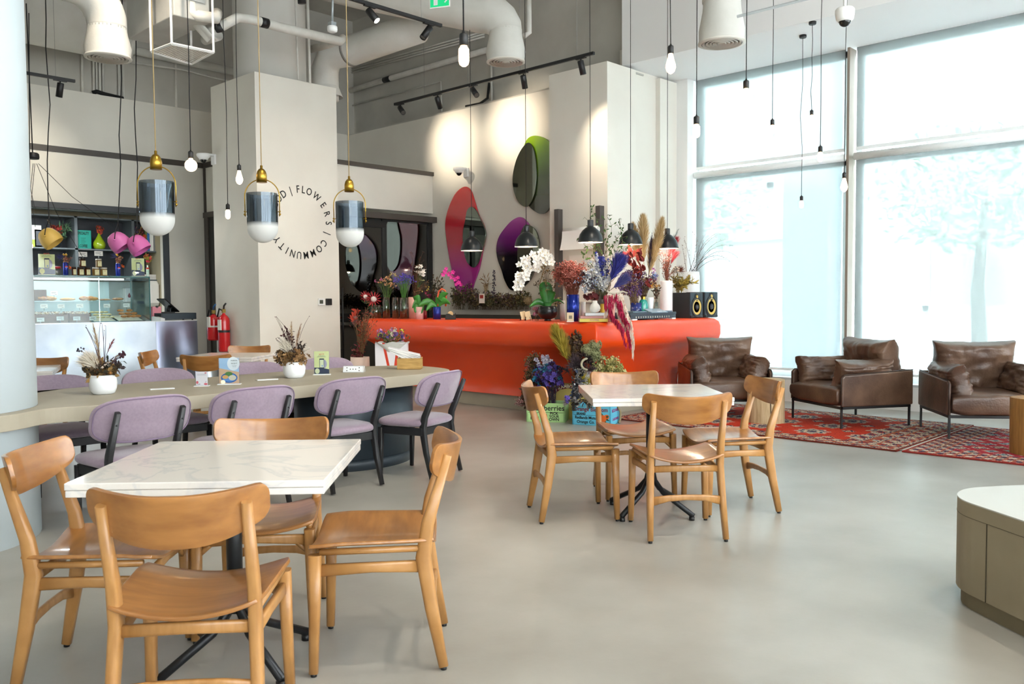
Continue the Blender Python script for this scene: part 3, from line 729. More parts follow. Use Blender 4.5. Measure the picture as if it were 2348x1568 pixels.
for i, (px, py, D, kd, cn, lb) in enumerate(BL):
    p = dep(px, py, D)
    if cn: c = onz(cn[0], cn[1], ZL+.03); p = dep(px, py, depth(c)*1.0); p.x, p.y = c.x, c.y; top = c
    else: top = Vector((p.x, p.y, 6.3))
    if i == 2 or i == 1 or i == 0: top.z = 6.3
    t = thing('bulb_pendant', lb, 'pendant lamp', (p.x, p.y, p.z), 0, 'bare bulb pendants')
    L = top.z-p.z
    MB().tube(wob((0, 0, 0), (0, 0, L), .012, 10, i), .0032, 6).build('cord', M_cord, t)
    MB().lathe([(.004, 0), (.007, -.01), (.016, -.014), (.0185, -.02), (.0185, -.062), (.015, -.064)], n=18).build('socket', M_black, t)
    if kd == 'globe': pr = [(.013, -.060), (.014, -.072)]+[(.044*math.sin(a), -.115+.044*math.cos(a)) for a in [math.radians(x) for x in range(20, 181, 16)]]
    elif kd == 'pear': pr = [(.013, -.060), (.014, -.070), (.020, -.095), (.031, -.135), (.032, -.152), (.024, -.175), (.010, -.188), (.0003, -.192)]
    else: pr = [(.013, -.060), (.015, -.068), (.022, -.078), (.0225, -.125), (.018, -.140), (.008, -.148), (.0003, -.150)]
    if kd == 'tube': pr = [(r, z) for r, z in pr]
    MB().lathe(pr, n=20).build('bulb', M_bulb, t)
    MB().lathe([(.035, L-.03), (.04, L-.02), (.04, L)], n=20).build('canopy', M_black, t)
# brass and smoked glass pendants over the long table
def smoke():
    m = bpy.data.materials.new('smoked_glass'); m.use_nodes = True; nt = m.node_tree; nt.nodes.clear()
    out = nt.nodes.new('ShaderNodeOutputMaterial'); mx = nt.nodes.new('ShaderNodeMixShader'); mx.inputs[0].default_value = .42
    t = nt.nodes.new('ShaderNodeBsdfTransparent'); t.inputs[0].default_value = (.30, .33, .36, 1)
    g = nt.nodes.new('ShaderNodeBsdfGlossy'); g.inputs['Roughness'].default_value = .04; g.inputs[0].default_value = (.15, .18, .21, 1)
    nt.links.new(t.outputs[0], mx.inputs[1]); nt.links.new(g.outputs[0], mx.inputs[2])
    f = nt.nodes.new('ShaderNodeBsdfDiffuse'); f.inputs[0].default_value = (.86, .86, .84, 1)
    tr = nt.nodes.new('ShaderNodeBsdfTranslucent'); tr.inputs[0].default_value = (.9, .88, .84, 1)
    m3 = nt.nodes.new('ShaderNodeMixShader'); m3.inputs[0].default_value = .4; nt.links.new(f.outputs[0], m3.inputs[1]); nt.links.new(tr.outputs[0], m3.inputs[2])
    tc = nt.nodes.new('ShaderNodeTexCoord'); sp = nt.nodes.new('ShaderNodeSeparateXYZ'); nt.links.new(tc.outputs['Object'], sp.inputs[0])
    mr = nt.nodes.new('ShaderNodeMapRange'); mr.inputs[1].default_value = .150; mr.inputs[2].default_value = .115; nt.links.new(sp.outputs[2], mr.inputs[0])
    m2 = nt.nodes.new('ShaderNodeMixShader'); nt.links.new(mr.outputs[0], m2.inputs[0]); nt.links.new(mx.outputs[0], m2.inputs[1]); nt.links.new(m3.outputs[0], m2.inputs[2])
    nt.links.new(m2.outputs[0], out.inputs[0]); return m
M_smoke = smoke()
def brass_pendant():
    t = thing('glass_pendant', 'x', 'pendant lamp')
    MB().tube([(0, 0, .53), (0, 0, 4.3)], .0035, 6).build('cord', M_gcord, t)
    MB().lathe([(.005, .555), (.009, .553), (.009, .532), (.018, .528), (.030, .512), (.036, .490), (.037, .478), (.037, .432), (.034, .432)], n=28).build('cap', M_brass, t)
    MB().lathe([(.0325, .434), (.0003, .434)], n=24, cap=False).build('diffuser', M_spot, t)
    pa = [(-.122, 0, .19), (-.124, 0, .32)]+[(-.124*math.cos(a), 0, .33+.125*math.sin(a)) for a in [PI*k/20 for k in range(1, 20)]]+[(.124, 0, .32), (.122, 0, .19)]
    MB().tube(pa, .0038, 8).build('yoke', M_brass, t)
    for s in (-1, 1):
        MB().cyl((s*.108, 0, .223), (s*.130, 0, .223), .0035, 8).sphere((s*.125, 0, .205), .009, 10).sphere((s*.125, 0, .225), .007, 10).build('pivot', M_brass, t)
    pr = [(.0003, 0)]+[(.108*math.sin(a), .108-.108*math.cos(a)) for a in [PI/2*k/12 for k in range(1, 13)]]+[(.108, .18), (.108, .26), (.108, .354)]
    MB().lathe(pr, n=48, cap=False).build('glass_shade', M_smoke, t)
    return t
bp = brass_pendant()
for i, (px, py, lb) in enumerate([(362, 541, 'smoked glass pendant in brass yoke, nearest and leftmost of three'), (603, 557, 'smoked glass pendant in brass yoke before the square column edge, middle of three'), (803, 567, 'smoked glass pendant in brass yoke furthest from the round column')]):
    q = ony(px, py, 5.6); rz = math.radians(-44)
    if i == 0: bp.location = q; bp.rotation_euler = (0, 0, rz); tag(bp, lb, group='brass pendants over the long table')
    else: dup(bp, q, rz, lb)
# black dome pendants over the orange counter
def dome_pendant():
    t = thing('dome_pendant', 'x', 'pendant lamp')
    MB().tube([(0, 0, .245), (0, 0, 4.4)], .0035, 6).build('cord', M_cord, t)
    o = [(.137, 0), (.136, .012), (.130, .045), (.115, .090), (.088, .130), (.055, .158), (.032, .172)]
    MB().lathe(o, n=48, cap=False).build('shade', mat('#1f2326', .32, metal=.2, name='dome_black'), t, solid=-.002)
    MB().lathe([(r*.965, z-.002 if z else .002) for r, z in o], n=48, cap=False).build('inner_shade', mat('#f2ede4', .5), t)
    MB().lathe([(.030, .168), (.033, .172), (.033, .236), (.028, .243), (.004, .245)], n=24).build('neck', mat('#2b2e31', .4), t)
    MB().sphere((0, 0, .035), .036, 14).build('bulb', M_bulb, t)
    return t
dp = dome_pendant()
DM = [(onx(1082, 575, 7.35), 'black dome pendant in front of the red wall mirror'), (onx(1207, 566, 7.35), 'black dome pendant in front of the purple wall mirror'), (onx(1354, 556, 7.35), 'black dome pendant in front of the paper roll'),
      (ony(1446, 561, 5.85), 'black dome pendant above the red oak leaves, right of the pillar corner'), (ony(1530, 570, 5.85), 'black dome pendant nearest the windows')]
for i, (q, lb) in enumerate(DM):
    if i == 0: dp.location = q; tag(dp, lb, group='black dome pendants over the counter')
    else: dup(dp, q, 0, lb)
    lamp('dome_bulb_light', 'POINT', (q.x, q.y, q.z+.005), 6, (1, .82, .6), size=.03)
# coloured pot lamps over the servery
def aim_lamp(px, py, hexc, lb, ky, top, tilt=(.62, .15, -.75), D=10.2):
    c = dep(px, py, D); t = thing('pot_pendant', lb, 'pendant lamp', c, 0, 'coloured pot lamps over the servery')
    ax = (CR*tilt[0]-CU*(-tilt[2])+CFW*tilt[1]).normalized(); R = (-ax).to_track_quat('Z', 'Y').to_matrix()
    pr = [(.0003, .115), (.04, .114), (.07, .104), (.095, .075), (.113, .03), (.122, -.02), (.120, -.065), (.116, -.085)]
    MB().lathe(pr, n=36, R=R, cap=False).lathe([(r*.96, z-.003) for r, z in pr], n=36, R=R, cap=False).build('shade', mat(hexc, .45), t)
    for a in (0, PI): MB().cyl(R @ Vector((.118*math.cos(a), .118*math.sin(a), .02)), R @ Vector((.14*math.cos(a), .14*math.sin(a), .02)), .010, 10).build('knob', mat(hexc, .45), t)
    k1 = R @ Vector((.13, 0, .02)); k2 = R @ Vector((-.13, 0, .02)); a = Vector((0, 0, .22))
    q = dep(top[0], top[1], D)-c
    MB().tube([k1, k1*.8+Vector((0, 0, .09)), a], .005, 6).tube([k2, k2*.8+Vector((0, 0, .12)), a], .005, 6).tube([a]+wob(a+Vector((0, 0, .02)), q, .03, 8, ky), .006, 6).build('cord', M_cord, t)
aim_lamp(114, 546, '#d9b45a', 'mustard yellow pot lamp hanging at the left of the servery', 1, (104, -20))
aim_lamp(272, 555, '#cf6fae', 'pink pot lamp left of its pink neighbour, below a black cord', 2, (281, -20))
aim_lamp(316, 562, '#cc66a8', 'pink pot lamp beside the nearest brass pendant', 3, (311, -20), (.55, .1, -.75))
p = dep(69, 560, 9.5); t = thing('tube_bulb_pendant', 'tiny lit bulb peeping out beside the round column before the shelves', 'pendant lamp', p)
MB().tube([(0, 0, 0), dep(66, 30, 9.5)-p], .005, 6).build('cord', M_cord, t); MB().sphere((0, 0, -.02), .03, 10, (1, 1, 1.3)).build('bulb', M_bulb, t)
p = dep(75, 358, 9.3); t = thing('cable_canopy', 'round black ceiling hub with thin cables fanning out, left of the servery', 'cable hub', p)
MB().lathe([(.05, .035), (.062, .025), (.065, -.01), (.06, -.03)], n=24).build('hub', M_black, t)
mb = MB().tube([(0, 0, .03), dep(60, 8, 9.3)-p], .006, 6)
for (x, y, x2, y2) in ((80, 375, 81, 520), (76, 375, 80, 480), (84, 375, 190, 590), (88, 375, 260, 520)): mb.tube([dep(x, y, 9.3)-p, dep((x+x2)/2-8, (y+y2)/2+4, 9.6)-p, dep(x2, y2, 10.3)-p], .003, 5)
mb.build('cable', M_cord, t)

# ================================================================== TRACK LIGHTS
def track(lb, a, b, spots, gp, wires=()):
    """a, b: rail ends; spots: (t along rail, aim direction, lit, label)"""
    a, b = Vector(a), Vector(b); d = (b-a); L = d.length; ang = math.atan2(d.y, d.x)
    t = thing('light_track', lb, 'light track', a, ang, 'black light tracks')
    MB().bb((0, -.018, 0), (L, .018, .034)).build('rail', M_black, t, bevel=.003)
    mb = MB()
    for w in wires: mb.tube([(w*L, 0, .034), (w*L, 0, 6.3-a.z)], .0022, 5)
    if wires: mb.build('suspension_wire', mat('#8d8d8a', .5), t)
    for (k, aim, lit, slb) in spots:
        p = a+d*k; s = thing('track_spotlight', slb, 'spotlight', p, ang, 'black track spotlights')
        MB().bb((-.07, -.016, -.012), (.07, .016, 0)).cyl((0, 0, -.012), (0, 0, -.05), .008, 8).build('adaptor', M_black, s)
        Ri = Matrix.Rotation(-ang, 3, 'Z'); ax = Ri @ Vector(aim).normalized(); R = (-ax).to_track_quat('Z', 'Y').to_matrix(); c = Vector((0, 0, -.06))
        MB().lathe([(.0003, .03), (.032, .03), (.036, .025), (.036, -.13), (.033, -.13)], c, 20, R=R, cap=False).build('head', M_black, s)
        MB().lathe([(.0003, -.122), (.033, -.122)], c, 20, R=R, cap=False).build('lens', M_spot if lit else mat('#55534f', .3), s)
X3 = 7.8; a3 = onx(905, 243, X3); b3 = onx(1362, 124, X3); b3.z = a3.z = (a3.z+b3.z)/2; L3 = (b3-a3).length
def tk(px, py, X=X3): return (onx(px, py, X).y-a3.y)/(b3.y-a3.y)
SP3 = [(tk(918, 240), (-.3, -1, -.8), False, 'track spotlight at the far left end of the long rail over the counter'), (tk(1003, 218), (.75, .2, -1.2), True, 'lit track spotlight aimed at the wall above the red mirror'),
       (tk(1085, 198), (-.3, -1, -.9), False, 'track spotlight tilted away, middle of the long rail'), (tk(1200, 168), (.6, .25, -1.3), True, 'lit track spotlight aimed at the wall left of the green mirror'),
       (tk(1332, 133), (.4, -.1, -1.5), True, 'lit track spotlight above the pillar, nearest end of the long rail')]
track('long black light track hanging parallel to the mirror wall', a3, b3, SP3, '', (.18, .42, .68, .93))
for px, py, w, pw in ((1040, 330, 9.08, 62), (1178, 290, 9.08, 62), (1398, 330, 8.6, 40)):
    q = onx(px, py, w); src = Vector((X3+.0, q.y+(.15 if px < 1300 else .1), a3.z-.15)); lamp('wall_spot', 'SPOT', src+(q-src)*.12, pw, (1, .86, .66), q, .03, 72, 1.0)
a2 = ony(760, -14, 7.0); b2 = ony(1012, 64, 7.0); b2.z = a2.z = (a2.z+b2.z)/2
def tk2(px, py): return (ony(px, py, 7.0).x-a2.x)/(b2.x-a2.x)
track('short black light track below the big white duct, top centre', a2, b2, [(tk2(848, 12), (.3, -.9, -1.1), True, 'bright lit track spotlight facing the viewer at top centre'), (tk2(983, 55), (-.75, .1, -1.0), False, 'track spotlight at the right end of the top centre rail')], '', (.3, .8))
a1 = ony(20, 164, 10.6); b1 = ony(172, 190, 10.6); b1.z = a1.z = (a1.z+b1.z)/2
track('black light track at upper left beside the round column', a1, b1, [((ony(138, 184, 10.6).x-a1.x)/(b1.x-a1.x), (-.1, .15, -1), False, 'track spotlight pointing down at upper left')], '', (.7,))
p = dep(690, -6, 7.5); s = thing('track_spotlight', 'black spotlight cut by the top edge in front of the square column', 'spotlight', p, 0, 'black track spotlights')
MB().cyl((0, 0, .05), (.01, 0, -.05), .036, 20).build('head', M_black, s); MB().tube([(0, 0, .05), (0, 0, .9)], .008, 6).build('stem', M_black, s)

# ================================================================== DUCTS, PIPES, SERVICES
def diffuser(t, c, r, D0=None):
    c = Vector(c)
    MB().lathe([(r*.98, .02), (r*1.02, .008), (r*1.02, 0), (r*.86, -.004)], c, 44, cap=False).build('diffuser_rim', mat('#dcd9d0', .6), t)
    mb = MB()
    for k in range(5):
        q = r*(.84-.16*k); mb.lathe([(q, .004), (q*.985, -.008), (q-.035, .022), (q-.03, .026)], c, 40, cap=False)
    mb.build('diffuser_vanes', mat('#cfcbc1', .6), t)
    MB().lathe([(.0003, .06), (r*.9, .06)], c, 30, cap=False).build('duct_inside', mat('#1b1a18', .9), t)
def bell(c, r, neck, h, up):
    return [(neck, up), (neck, h), (neck*1.03, h*.85), (neck*1.22, h*.35), (r*.97, .03), (r, .015)]
c = dep(1655, 100, 8.5); t = thing('ventilation_duct', 'white vertical air duct with round slatted diffuser in front of the windows', 'duct', c)
MB().lathe(bell(0, .228, .183, .36, 2.6), n=44, cap=False).build('duct', M_duct, t); diffuser(t, (0, 0, 0), .228)
MB().lathe([(.187, .40), (.191, .405), (.191, .43), (.187, .435)], n=44, cap=False).build('collar', M_duct, t)
c = dep(248, 134, 9.2); t = thing('ventilation_duct', 'white elbow air duct with round diffuser at upper left', 'duct', c)
MB().lathe(bell(0, .232, .195, .30, .32), n=44, cap=False).build('outlet', M_duct, t); diffuser(t, (0, 0, 0), .232)
pt = [(0, 0, .30)]+[Vector((0, 0, .34))+Vector((-.36*(1-math.cos(a)), -.04*(1-math.cos(a)), .36*math.sin(a))) for a in [PI/2*k/10 for k in range(11)]]+[(-.9, -.05, .70), (-2.2, -.1, .70)]
MB().tube(pt, [.195]*2+[.200]*8+[.205]*4, 32).build('duct', M_duct, t)
c = dep(1160, 143, 10.3); t = thing('ventilation_duct', 'white elbow air duct with round diffuser above the long light track', 'duct', c)
MB().lathe(bell(0, .228, .195, .34, .38), n=44, cap=False).build('outlet', M_duct, t); diffuser(t, (0, 0, 0), .228)
q1 = dep(1135, 20, 10.4)-c; q2 = dep(830, -22, 11.2)-c; q3 = dep(600, -75, 12)-c
MB().tube([(0, 0, .36), (0, 0, .40), q2*.03+Vector((0, 0, .46)), q2*.08+Vector((0, 0, .49)), q2*.15+Vector((0, 0, .45))]+[(q2*.15+Vector((0, 0, .45))).lerp(q2, k/5) for k in range(1, 6)]+[q3], [.195, .20, .215, .23, .235, .235, .235, .235, .235, .235, .235], 32).build('duct', M_duct, t)
c = dep(757, 232, 12.6); t = thing('ventilation_duct', 'grey branch duct dropping down behind the square column', 'duct', c)
e0 = dep(745, 215, 12.6)-c; e1 = dep(745, 160, 12.6)-c; e2 = dep(800, 118, 12.4)-c; e3 = dep(960, 62, 11.6)-c
MB().tube([e0+Vector((0, 0, -.1)), e0, e1, e1*.55+e2*.45+Vector((-.09, 0, .06)), e2, e2*.5+e3*.5, e3], [.20, .2, .2, .205, .21, .21, .21], 32).build('duct', M_duct, t)
MB().lathe([(.20, .1), (.26, -.05)], e0, 36, cap=False).build('outlet', M_duct, t)
for k, (pa, pb) in enumerate(((e2, e3),)):
    MB().tube([pa.lerp(pb, .02), pa.lerp(pb, .05)], .216, 32).build('collar', mat('#9b9992', .7), t)
# large duct behind the elbow
a = ony(-40, 30, 11.9); b_ = ony(285, 72, 11.9); a.z = b_.z
t = thing('ventilation_duct', 'large horizontal insulated duct behind the elbow duct at upper left', 'duct', (0, 0, 0))
MB().tube([a, b_], .40, 40).build('duct', M_duct, t)
MB().tube([b_-Vector((.05, 0, 0)), b_+Vector((.02, 0, 0))], .41, 40).build('collar', M_duct, t)
# air handling unit in its hanging cage
c = dep(420, 40, 9.6); t = thing('air_unit', 'boxy air conditioning unit in a white hanging cage at upper left', 'air conditioner', c, math.radians(0))
MB().bb((-.25, -.30, -.10), (.16, .9, .75)).build('housing', mat('#b3b2ad', .6, c2='#bdbcb7', scale=4), t, bevel=.01)
MB().bb((-.15, -.315, .1), (.10, -.302, .45)).build('access_panel', mat('#a7abac', .5), t, bevel=.004)
cg = [dep(347, 116, 9.4), dep(394, 100, 8.9), dep(489, 121, 9.3), dep(442, 146, 9.8)]
zc = sum(q.z for q in cg)/4
cc = [Vector((q.x, q.y, zc))-c for q in [onz(347, 118, zc), onz(394, 100, zc), onz(490, 120, zc), onz(440, 146, zc)]]
mb = MB()
for k in range(4):
    mb.tube([cc[k], cc[(k+1) % 4]], .016, 4, False); mb.tube([cc[k], cc[k]+Vector((0, 0, 1.6))], .014, 4, False)
mb.build('cage', M_white, t)
g = MB()
for k in range(1, 16):
    u = k/16; g.tube([cc[0].lerp(cc[1], u), cc[3].lerp(cc[2], u)], .004, 4, False); g.tube([cc[0].lerp(cc[3], u), cc[1].lerp(cc[2], u)], .004, 4, False)
g.build('mesh_floor', mat('#a9a79f', .6), t)
def pipe(lb, pts, r, name='water_pipe', bands=(), grp='painted service pipes'):
    o = MB().tube(pts, r, 14).build(name, M_pipe); tag(o, lb, 'pipe', grp)
    for (i, u, w) in bands:
        a_, b_ = Vector(pts[i]), Vector(pts[i+1]); d_ = (b_-a_).normalized(); q = a_.lerp(b_, u)
        MB().tube([q-d_*w, q+d_*w], r*1.06, 14).build('band', M_black, o)
    return o
Yp = 9.95
pipe('lagged white pipe crossing in front of the concrete column shaft', [dep(470, 78, 9.7), dep(505, 62, 9.7), dep(545, 40, 9.8), dep(575, 44, 9.9), dep(640, 62, 10.2), dep(780, 95, 10.9), dep(786, 88, 11.0)], .055, bands=((3, .45, .05), (0, .9, .04)))
pipe('short white pipe branching behind the concrete column shaft', [dep(782, 93, 10.95), dep(715, 113, 12.2)], .05)
pipe('tangled white pipe bend beside the air unit', [dep(436, -10, 9.4), dep(438, 30, 9.4), dep(452, 36, 9.4), dep(496, 42, 9.5), dep(498, 30, 9.6)], .06)
pipe('lower white pipe bend beside the air unit', [dep(452, 55, 9.6), dep(480, 88, 9.6), dep(500, 82, 9.7), dep(470, 92, 9.9)], .055)
pipe('white pipe running along the upper back wall', [onx(780, 215, 9.33), onx(860, 190, 9.33), onx(1125, 112, 9.33)], .045, bands=((1, .12, .09),))
pipe('thin conduit with a drop on the upper back wall', [onx(785, 248, 9.37), onx(1000, 190, 9.37), onx(1011, 187, 9.37), onx(1013, 256, 9.37)], .012)
for k in range(3): pipe(('topmost','middle','lowest')[k]+' of three thin grey conduits high on the upper back wall', [onx(780, 164+k*5, 9.37), onx(1110, 72+k*6, 9.37)], .014, 'conduit', grp='triple conduits')
pipe('white pipe along the upper left wall', [ony(290, 112, 12.75), ony(540, 165, 12.75)], .06)
pipe('thin pipe below the fat pipe on the upper left wall', [ony(300, 143, 12.8), ony(420, 160, 12.8), ony(540, 190, 12.8)], .014)
for (x, y0, y1, lb) in ((187, 130, 212, 'single vertical conduit on the upper left wall'), (402, 145, 245, 'vertical conduit on the upper left wall near the air unit'), (213, 140, 212, 'first of the bunched vertical conduits at upper left'), (220, 140, 212, 'second of the bunched vertical conduits at upper left'), (227, 140, 212, 'third of the bunched vertical conduits at upper left'), (235, 140, 213, 'fourth of the bunched vertical conduits at upper left'), (271, 150, 225, 'thick dark vertical conduit at upper left'), (281, 150, 226, 'thin conduit beside the thick one at upper left')):
    pipe(lb, [ony(x, y0-50, 12.83), ony(x+2, y1+2, 12.83)], .016, 'conduit')
tag(MB().tube([ony(212, 213, 12.82), ony(222, 210, 12.8), ony(240, 216, 12.8), ony(282, 226, 12.82)], .03, 8).build('cable_bundle', M_cord), 'black cable bundle along the top of the left wall', 'cable')
pipe('vertical conduit on the concrete column shaft', [dep(677, -10, 11.05), dep(684, 182, 11.05)], .012, 'conduit'); pipe('double vertical conduit at the right of the column shaft', [dep(705, -10, 11.3), dep(711, 190, 11.3)], .018, 'conduit')
tag(MB().tube([onx(1122, 190, 9.36), onx(1118, 225, 9.33), onx(1100, 238, 9.3), onx(1068, 244, 9.25)], .02, 8).build('black_cable', M_cord), 'black cable dropping to the ledge of the mirror wall', 'cable')
pipe('vertical pipe on the upper back wall above the black cable', [onx(1126, 150, 9.36), onx(1128, 235, 9.36)], .02)
pipe('vertical white pipe right of the elbow duct', [dep(1212, -10, 10.6), dep(1213, 75, 10.6), dep(1200, 84, 10.6)], .035)
# detector, exit sign, cameras
c = dep(762, 72, 8.6); t = thing('smoke_detector', 'white smoke detector hanging from a metal strap', 'detector', c)
MB().lathe([(.045, .05), (.05, .045), (.052, .02), (.048, 0), (.03, -.01)], n=24).build('detector_head', M_white, t)
MB().bb((-.03, -.03, .05), (.03, .03, .09)).tube([(0, 0, .09), (.01, 0, .3), (.02, 0, 1.2)], .012, 6).build('strap', mat('#9fa5a8', .4, metal=.5), t)
c = dep(1009, -3, 8.0); t = thing('exit_sign', 'green running-man exit sign cut by the top edge', 'sign', c, math.radians(-22-CYAW+20))
Mz = frame((0, 0, 0), (math.cos(math.radians(-65)), math.sin(math.radians(-65)), 0), (-math.sin(math.radians(65)), -math.cos(math.radians(65)), 0))
t.rotation_euler = (0, 0, 0)
MB().prism([(-.10, -.085), (.10, -.085), (.10, .085), (-.10, .085)], 0, .01, Mz).build('panel', M_white, t)
MB().prism([(-.094, -.075), (.094, -.075), (.094, .075), (-.094, .075)], .0102, .012, Mz).build('green_face', mat('#12a566', .4, emis='#12a566', es=.6), t)
text(t, 'arrow', '\u2192', .16, Mz @ Matrix.Translation((.045, 0, .0125)), M_white); MB().prism([(-.06, -.06), (-.02, -.06), (-.02, .06), (-.06, .06)], .0122, .0135, Mz).build('figure', M_white, t)
MB().tube([(0, 0, .085), (0, 0, 2)], .003, 5).build('chain', mat('#8a8a88', .5), t)
def wall_cam(p, rz, lb, s=1):
    t = thing('security_camera', lb, 'camera', p, rz, 'white dome cameras')
    MB().bb((-.05*s, -.03*s, -.07*s), (.05*s, 0, .07*s)).bb((-.04*s, -.16*s, .04*s), (.04*s, -.02*s, .07*s)).build('bracket', M_white, t, bevel=.006)
    MB().lathe([(.085*s, .06*s), (.09*s, .045*s), (.085*s, .02*s), (.062*s, .0), (.055*s, -.02*s)], (0, -.16*s, 0), 28).build('body', M_white, t)
    MB().sphere((0, -.16*s, -.02*s), .042*s, 16).build('dome', mat('#0c0d10', .08), t)
wall_cam(onx(492, 366, 5.79), math.radians(-90), 'white dome camera on the tan side of the square column')
wall_cam(onx(1070, 396, 9.1), math.radians(-90), 'white dome camera above the red mirror')
c = dep(1937, 45, 5.4); t = thing('security_camera', 'white dome camera hanging on a pole near the mullion', 'camera', c, 0, 'white dome cameras')
MB().lathe([(.02, .075), (.05, .07), (.058, .06), (.058, .035), (.052, .0), (.04, -.012)], n=32).build('body', M_white, t)
MB().sphere((0, 0, -.008), .037, 18).build('dome', mat('#0c0d10', .06), t)
MB().cyl((0, 0, .07), (0, 0, 1.6), .011, 10).build('pole', M_white, t)
# strut channel above the windows
tag(MB().tube([dep(1690, 38, 7.9), dep(1860, -5, 7.6)], .014, 4, False).build('cable_tray', mat('#b9c0c2', .5)), 'grey slotted channel high in front of the beam', 'channel')
# thermostat and switch on the column
o = tag(MB().box(ony(737, 692, 10.0), (.10, .03, .10)).build('thermostat', M_white, bevel=.008), 'white thermostat with a small dark display on the square column', 'thermostat')
MB().box(ony(737, 692, 9.983), (.055, .004, .05)).build('display', mat('#4a5146', .3), o)
o = tag(MB().box(ony(754, 692, 10.0), (.09, .03, .09)).build('wall_switch', M_black, bevel=.006), 'black switch plate beside the thermostat', 'switch')
# mirrors on the long wall
def spl(pts, n=6):
    o = []; k = len(pts)
    for i in range(k):
        p0, p1, p2, p3 = (Vector(pts[(i+j-1) % k]) for j in range(4))
        for s in range(n):
            t = s/n; o.append(.5*((2*p1)+(-p0+p2)*t+(2*p0-5*p1+4*p2-p3)*t*t+(-p0+3*p1-3*p2+p3)*t**3))
    return o
def mirror_mat(name, stops, z0, z1):
    m = bpy.data.materials.new(name); m.use_nodes = True; nt = m.node_tree; b = nt.nodes['Principled BSDF']
    tc = nt.nodes.new('ShaderNodeTexCoord'); sp = nt.nodes.new('ShaderNodeSeparateXYZ'); nt.links.new(tc.outputs['Object'], sp.inputs[0])
    mr = nt.nodes.new('ShaderNodeMapRange'); mr.inputs[1].default_value = z0; mr.inputs[2].default_value = z1; nt.links.new(sp.outputs[2], mr.inputs[0])
    r = nt.nodes.new('ShaderNodeValToRGB'); r.color_ramp.elements[0].position = stops[0][0]; r.color_ramp.elements[0].color = lin(stops[0][1]); r.color_ramp.elements[1].position = stops[-1][0]; r.color_ramp.elements[1].color = lin(stops[-1][1])
    for p_, c_ in stops[1:-1]: e = r.color_ramp.elements.new(p_); e.color = lin(c_)
    nt.links.new(mr.outputs[0], r.inputs[0]); nt.links.new(r.outputs[0], b.inputs['Base Color']); b.inputs['Roughness'].default_value = .1; b.inputs['Metallic'].default_value = .08; b.inputs['Coat Weight'].default_value = 1; b.inputs['Coat Roughness'].default_value = .02
    return m
M_mir = mat('#7d857c', .03, metal=1, name='smoked_mirror')
def mirror(lb, outer, inner, m):
    P = [onx(x, y, 9.06) for x, y in outer]; Q = [onx(x, y, 9.03) for x, y in inner]
    t = thing('wall_mirror', lb, 'mirror', (0, 0, 0), 0, 'organic coloured wall mirrors')
    f = lambda pts: [(p.y, p.z) for p in spl(pts)]
    Mx = Matrix(((0, 0, 1, 0), (1, 0, 0, 0), (0, 1, 0, 0), (0, 0, 0, 1)))
    MB().prism(f(P), 9.06, 9.095, Mx, True).build('coloured_panel', m, t)
    MB().prism(f(Q), 9.035, 9.058, Mx, True).build('mirror_glass', M_mir, t)
zr = lambda a_, b_: (onx(1080, a_, 9.06).z, onx(1080, b_, 9.06).z)
mirror('tall red-to-magenta organic panel with an oval mirror inset', [(1064, 428), (1044, 444), (1028, 478), (1021, 510), (1023, 545), (1030, 590), (1037, 625), (1045, 662), (1060, 690), (1075, 682), (1085, 650), (1097, 615), (1106, 570), (1112, 540), (1107, 515), (1095, 490), (1086, 460), (1077, 435)],
       [(1080, 474), (1070, 483), (1066, 505), (1061, 530), (1061, 560), (1066, 590), (1074, 606), (1086, 613), (1096, 600), (1105, 570), (1113, 540), (1108, 518), (1098, 498), (1090, 482)], mirror_mat('red_magenta_panel', [(0, '#a8309a'), (.25, '#b02c8c'), (.5, '#c0243c'), (1, '#d8201c')], *zr(680, 430)))
mirror('purple-to-black organic panel with a mirror inset, above the white orchids', [(1195, 498), (1176, 504), (1158, 522), (1143, 545), (1138, 570), (1141, 595), (1150, 620), (1158, 645), (1172, 665), (1195, 660), (1215, 640), (1228, 605), (1232, 570), (1226, 540), (1212, 515)],
       [(1205, 515), (1194, 532), (1187, 560), (1186, 595), (1192, 625), (1203, 645), (1216, 635), (1230, 600), (1236, 570), (1232, 540), (1222, 522)], mirror_mat('purple_panel', [(0, '#0a0c0c'), (.45, '#14101a'), (.7, '#7c2a80'), (1, '#c25ab4')], *zr(665, 500)))
mirror('lime-to-olive organic panel with a large oval mirror', [(1224, 311), (1208, 320), (1200, 345), (1200, 400), (1205, 455), (1215, 475), (1238, 490), (1256, 482), (1270, 450), (1280, 410), (1283, 370), (1276, 345), (1262, 328), (1245, 315)],
       [(1210, 327), (1195, 342), (1182, 370), (1175, 405), (1177, 435), (1186, 460), (1200, 473), (1212, 470), (1224, 445), (1229, 405), (1227, 365), (1221, 338)], mirror_mat('lime_panel', [(0, '#2c3326'), (.35, '#3f5a1c'), (.7, '#6f9a12'), (1, '#a5c424')], *zr(490, 311)))
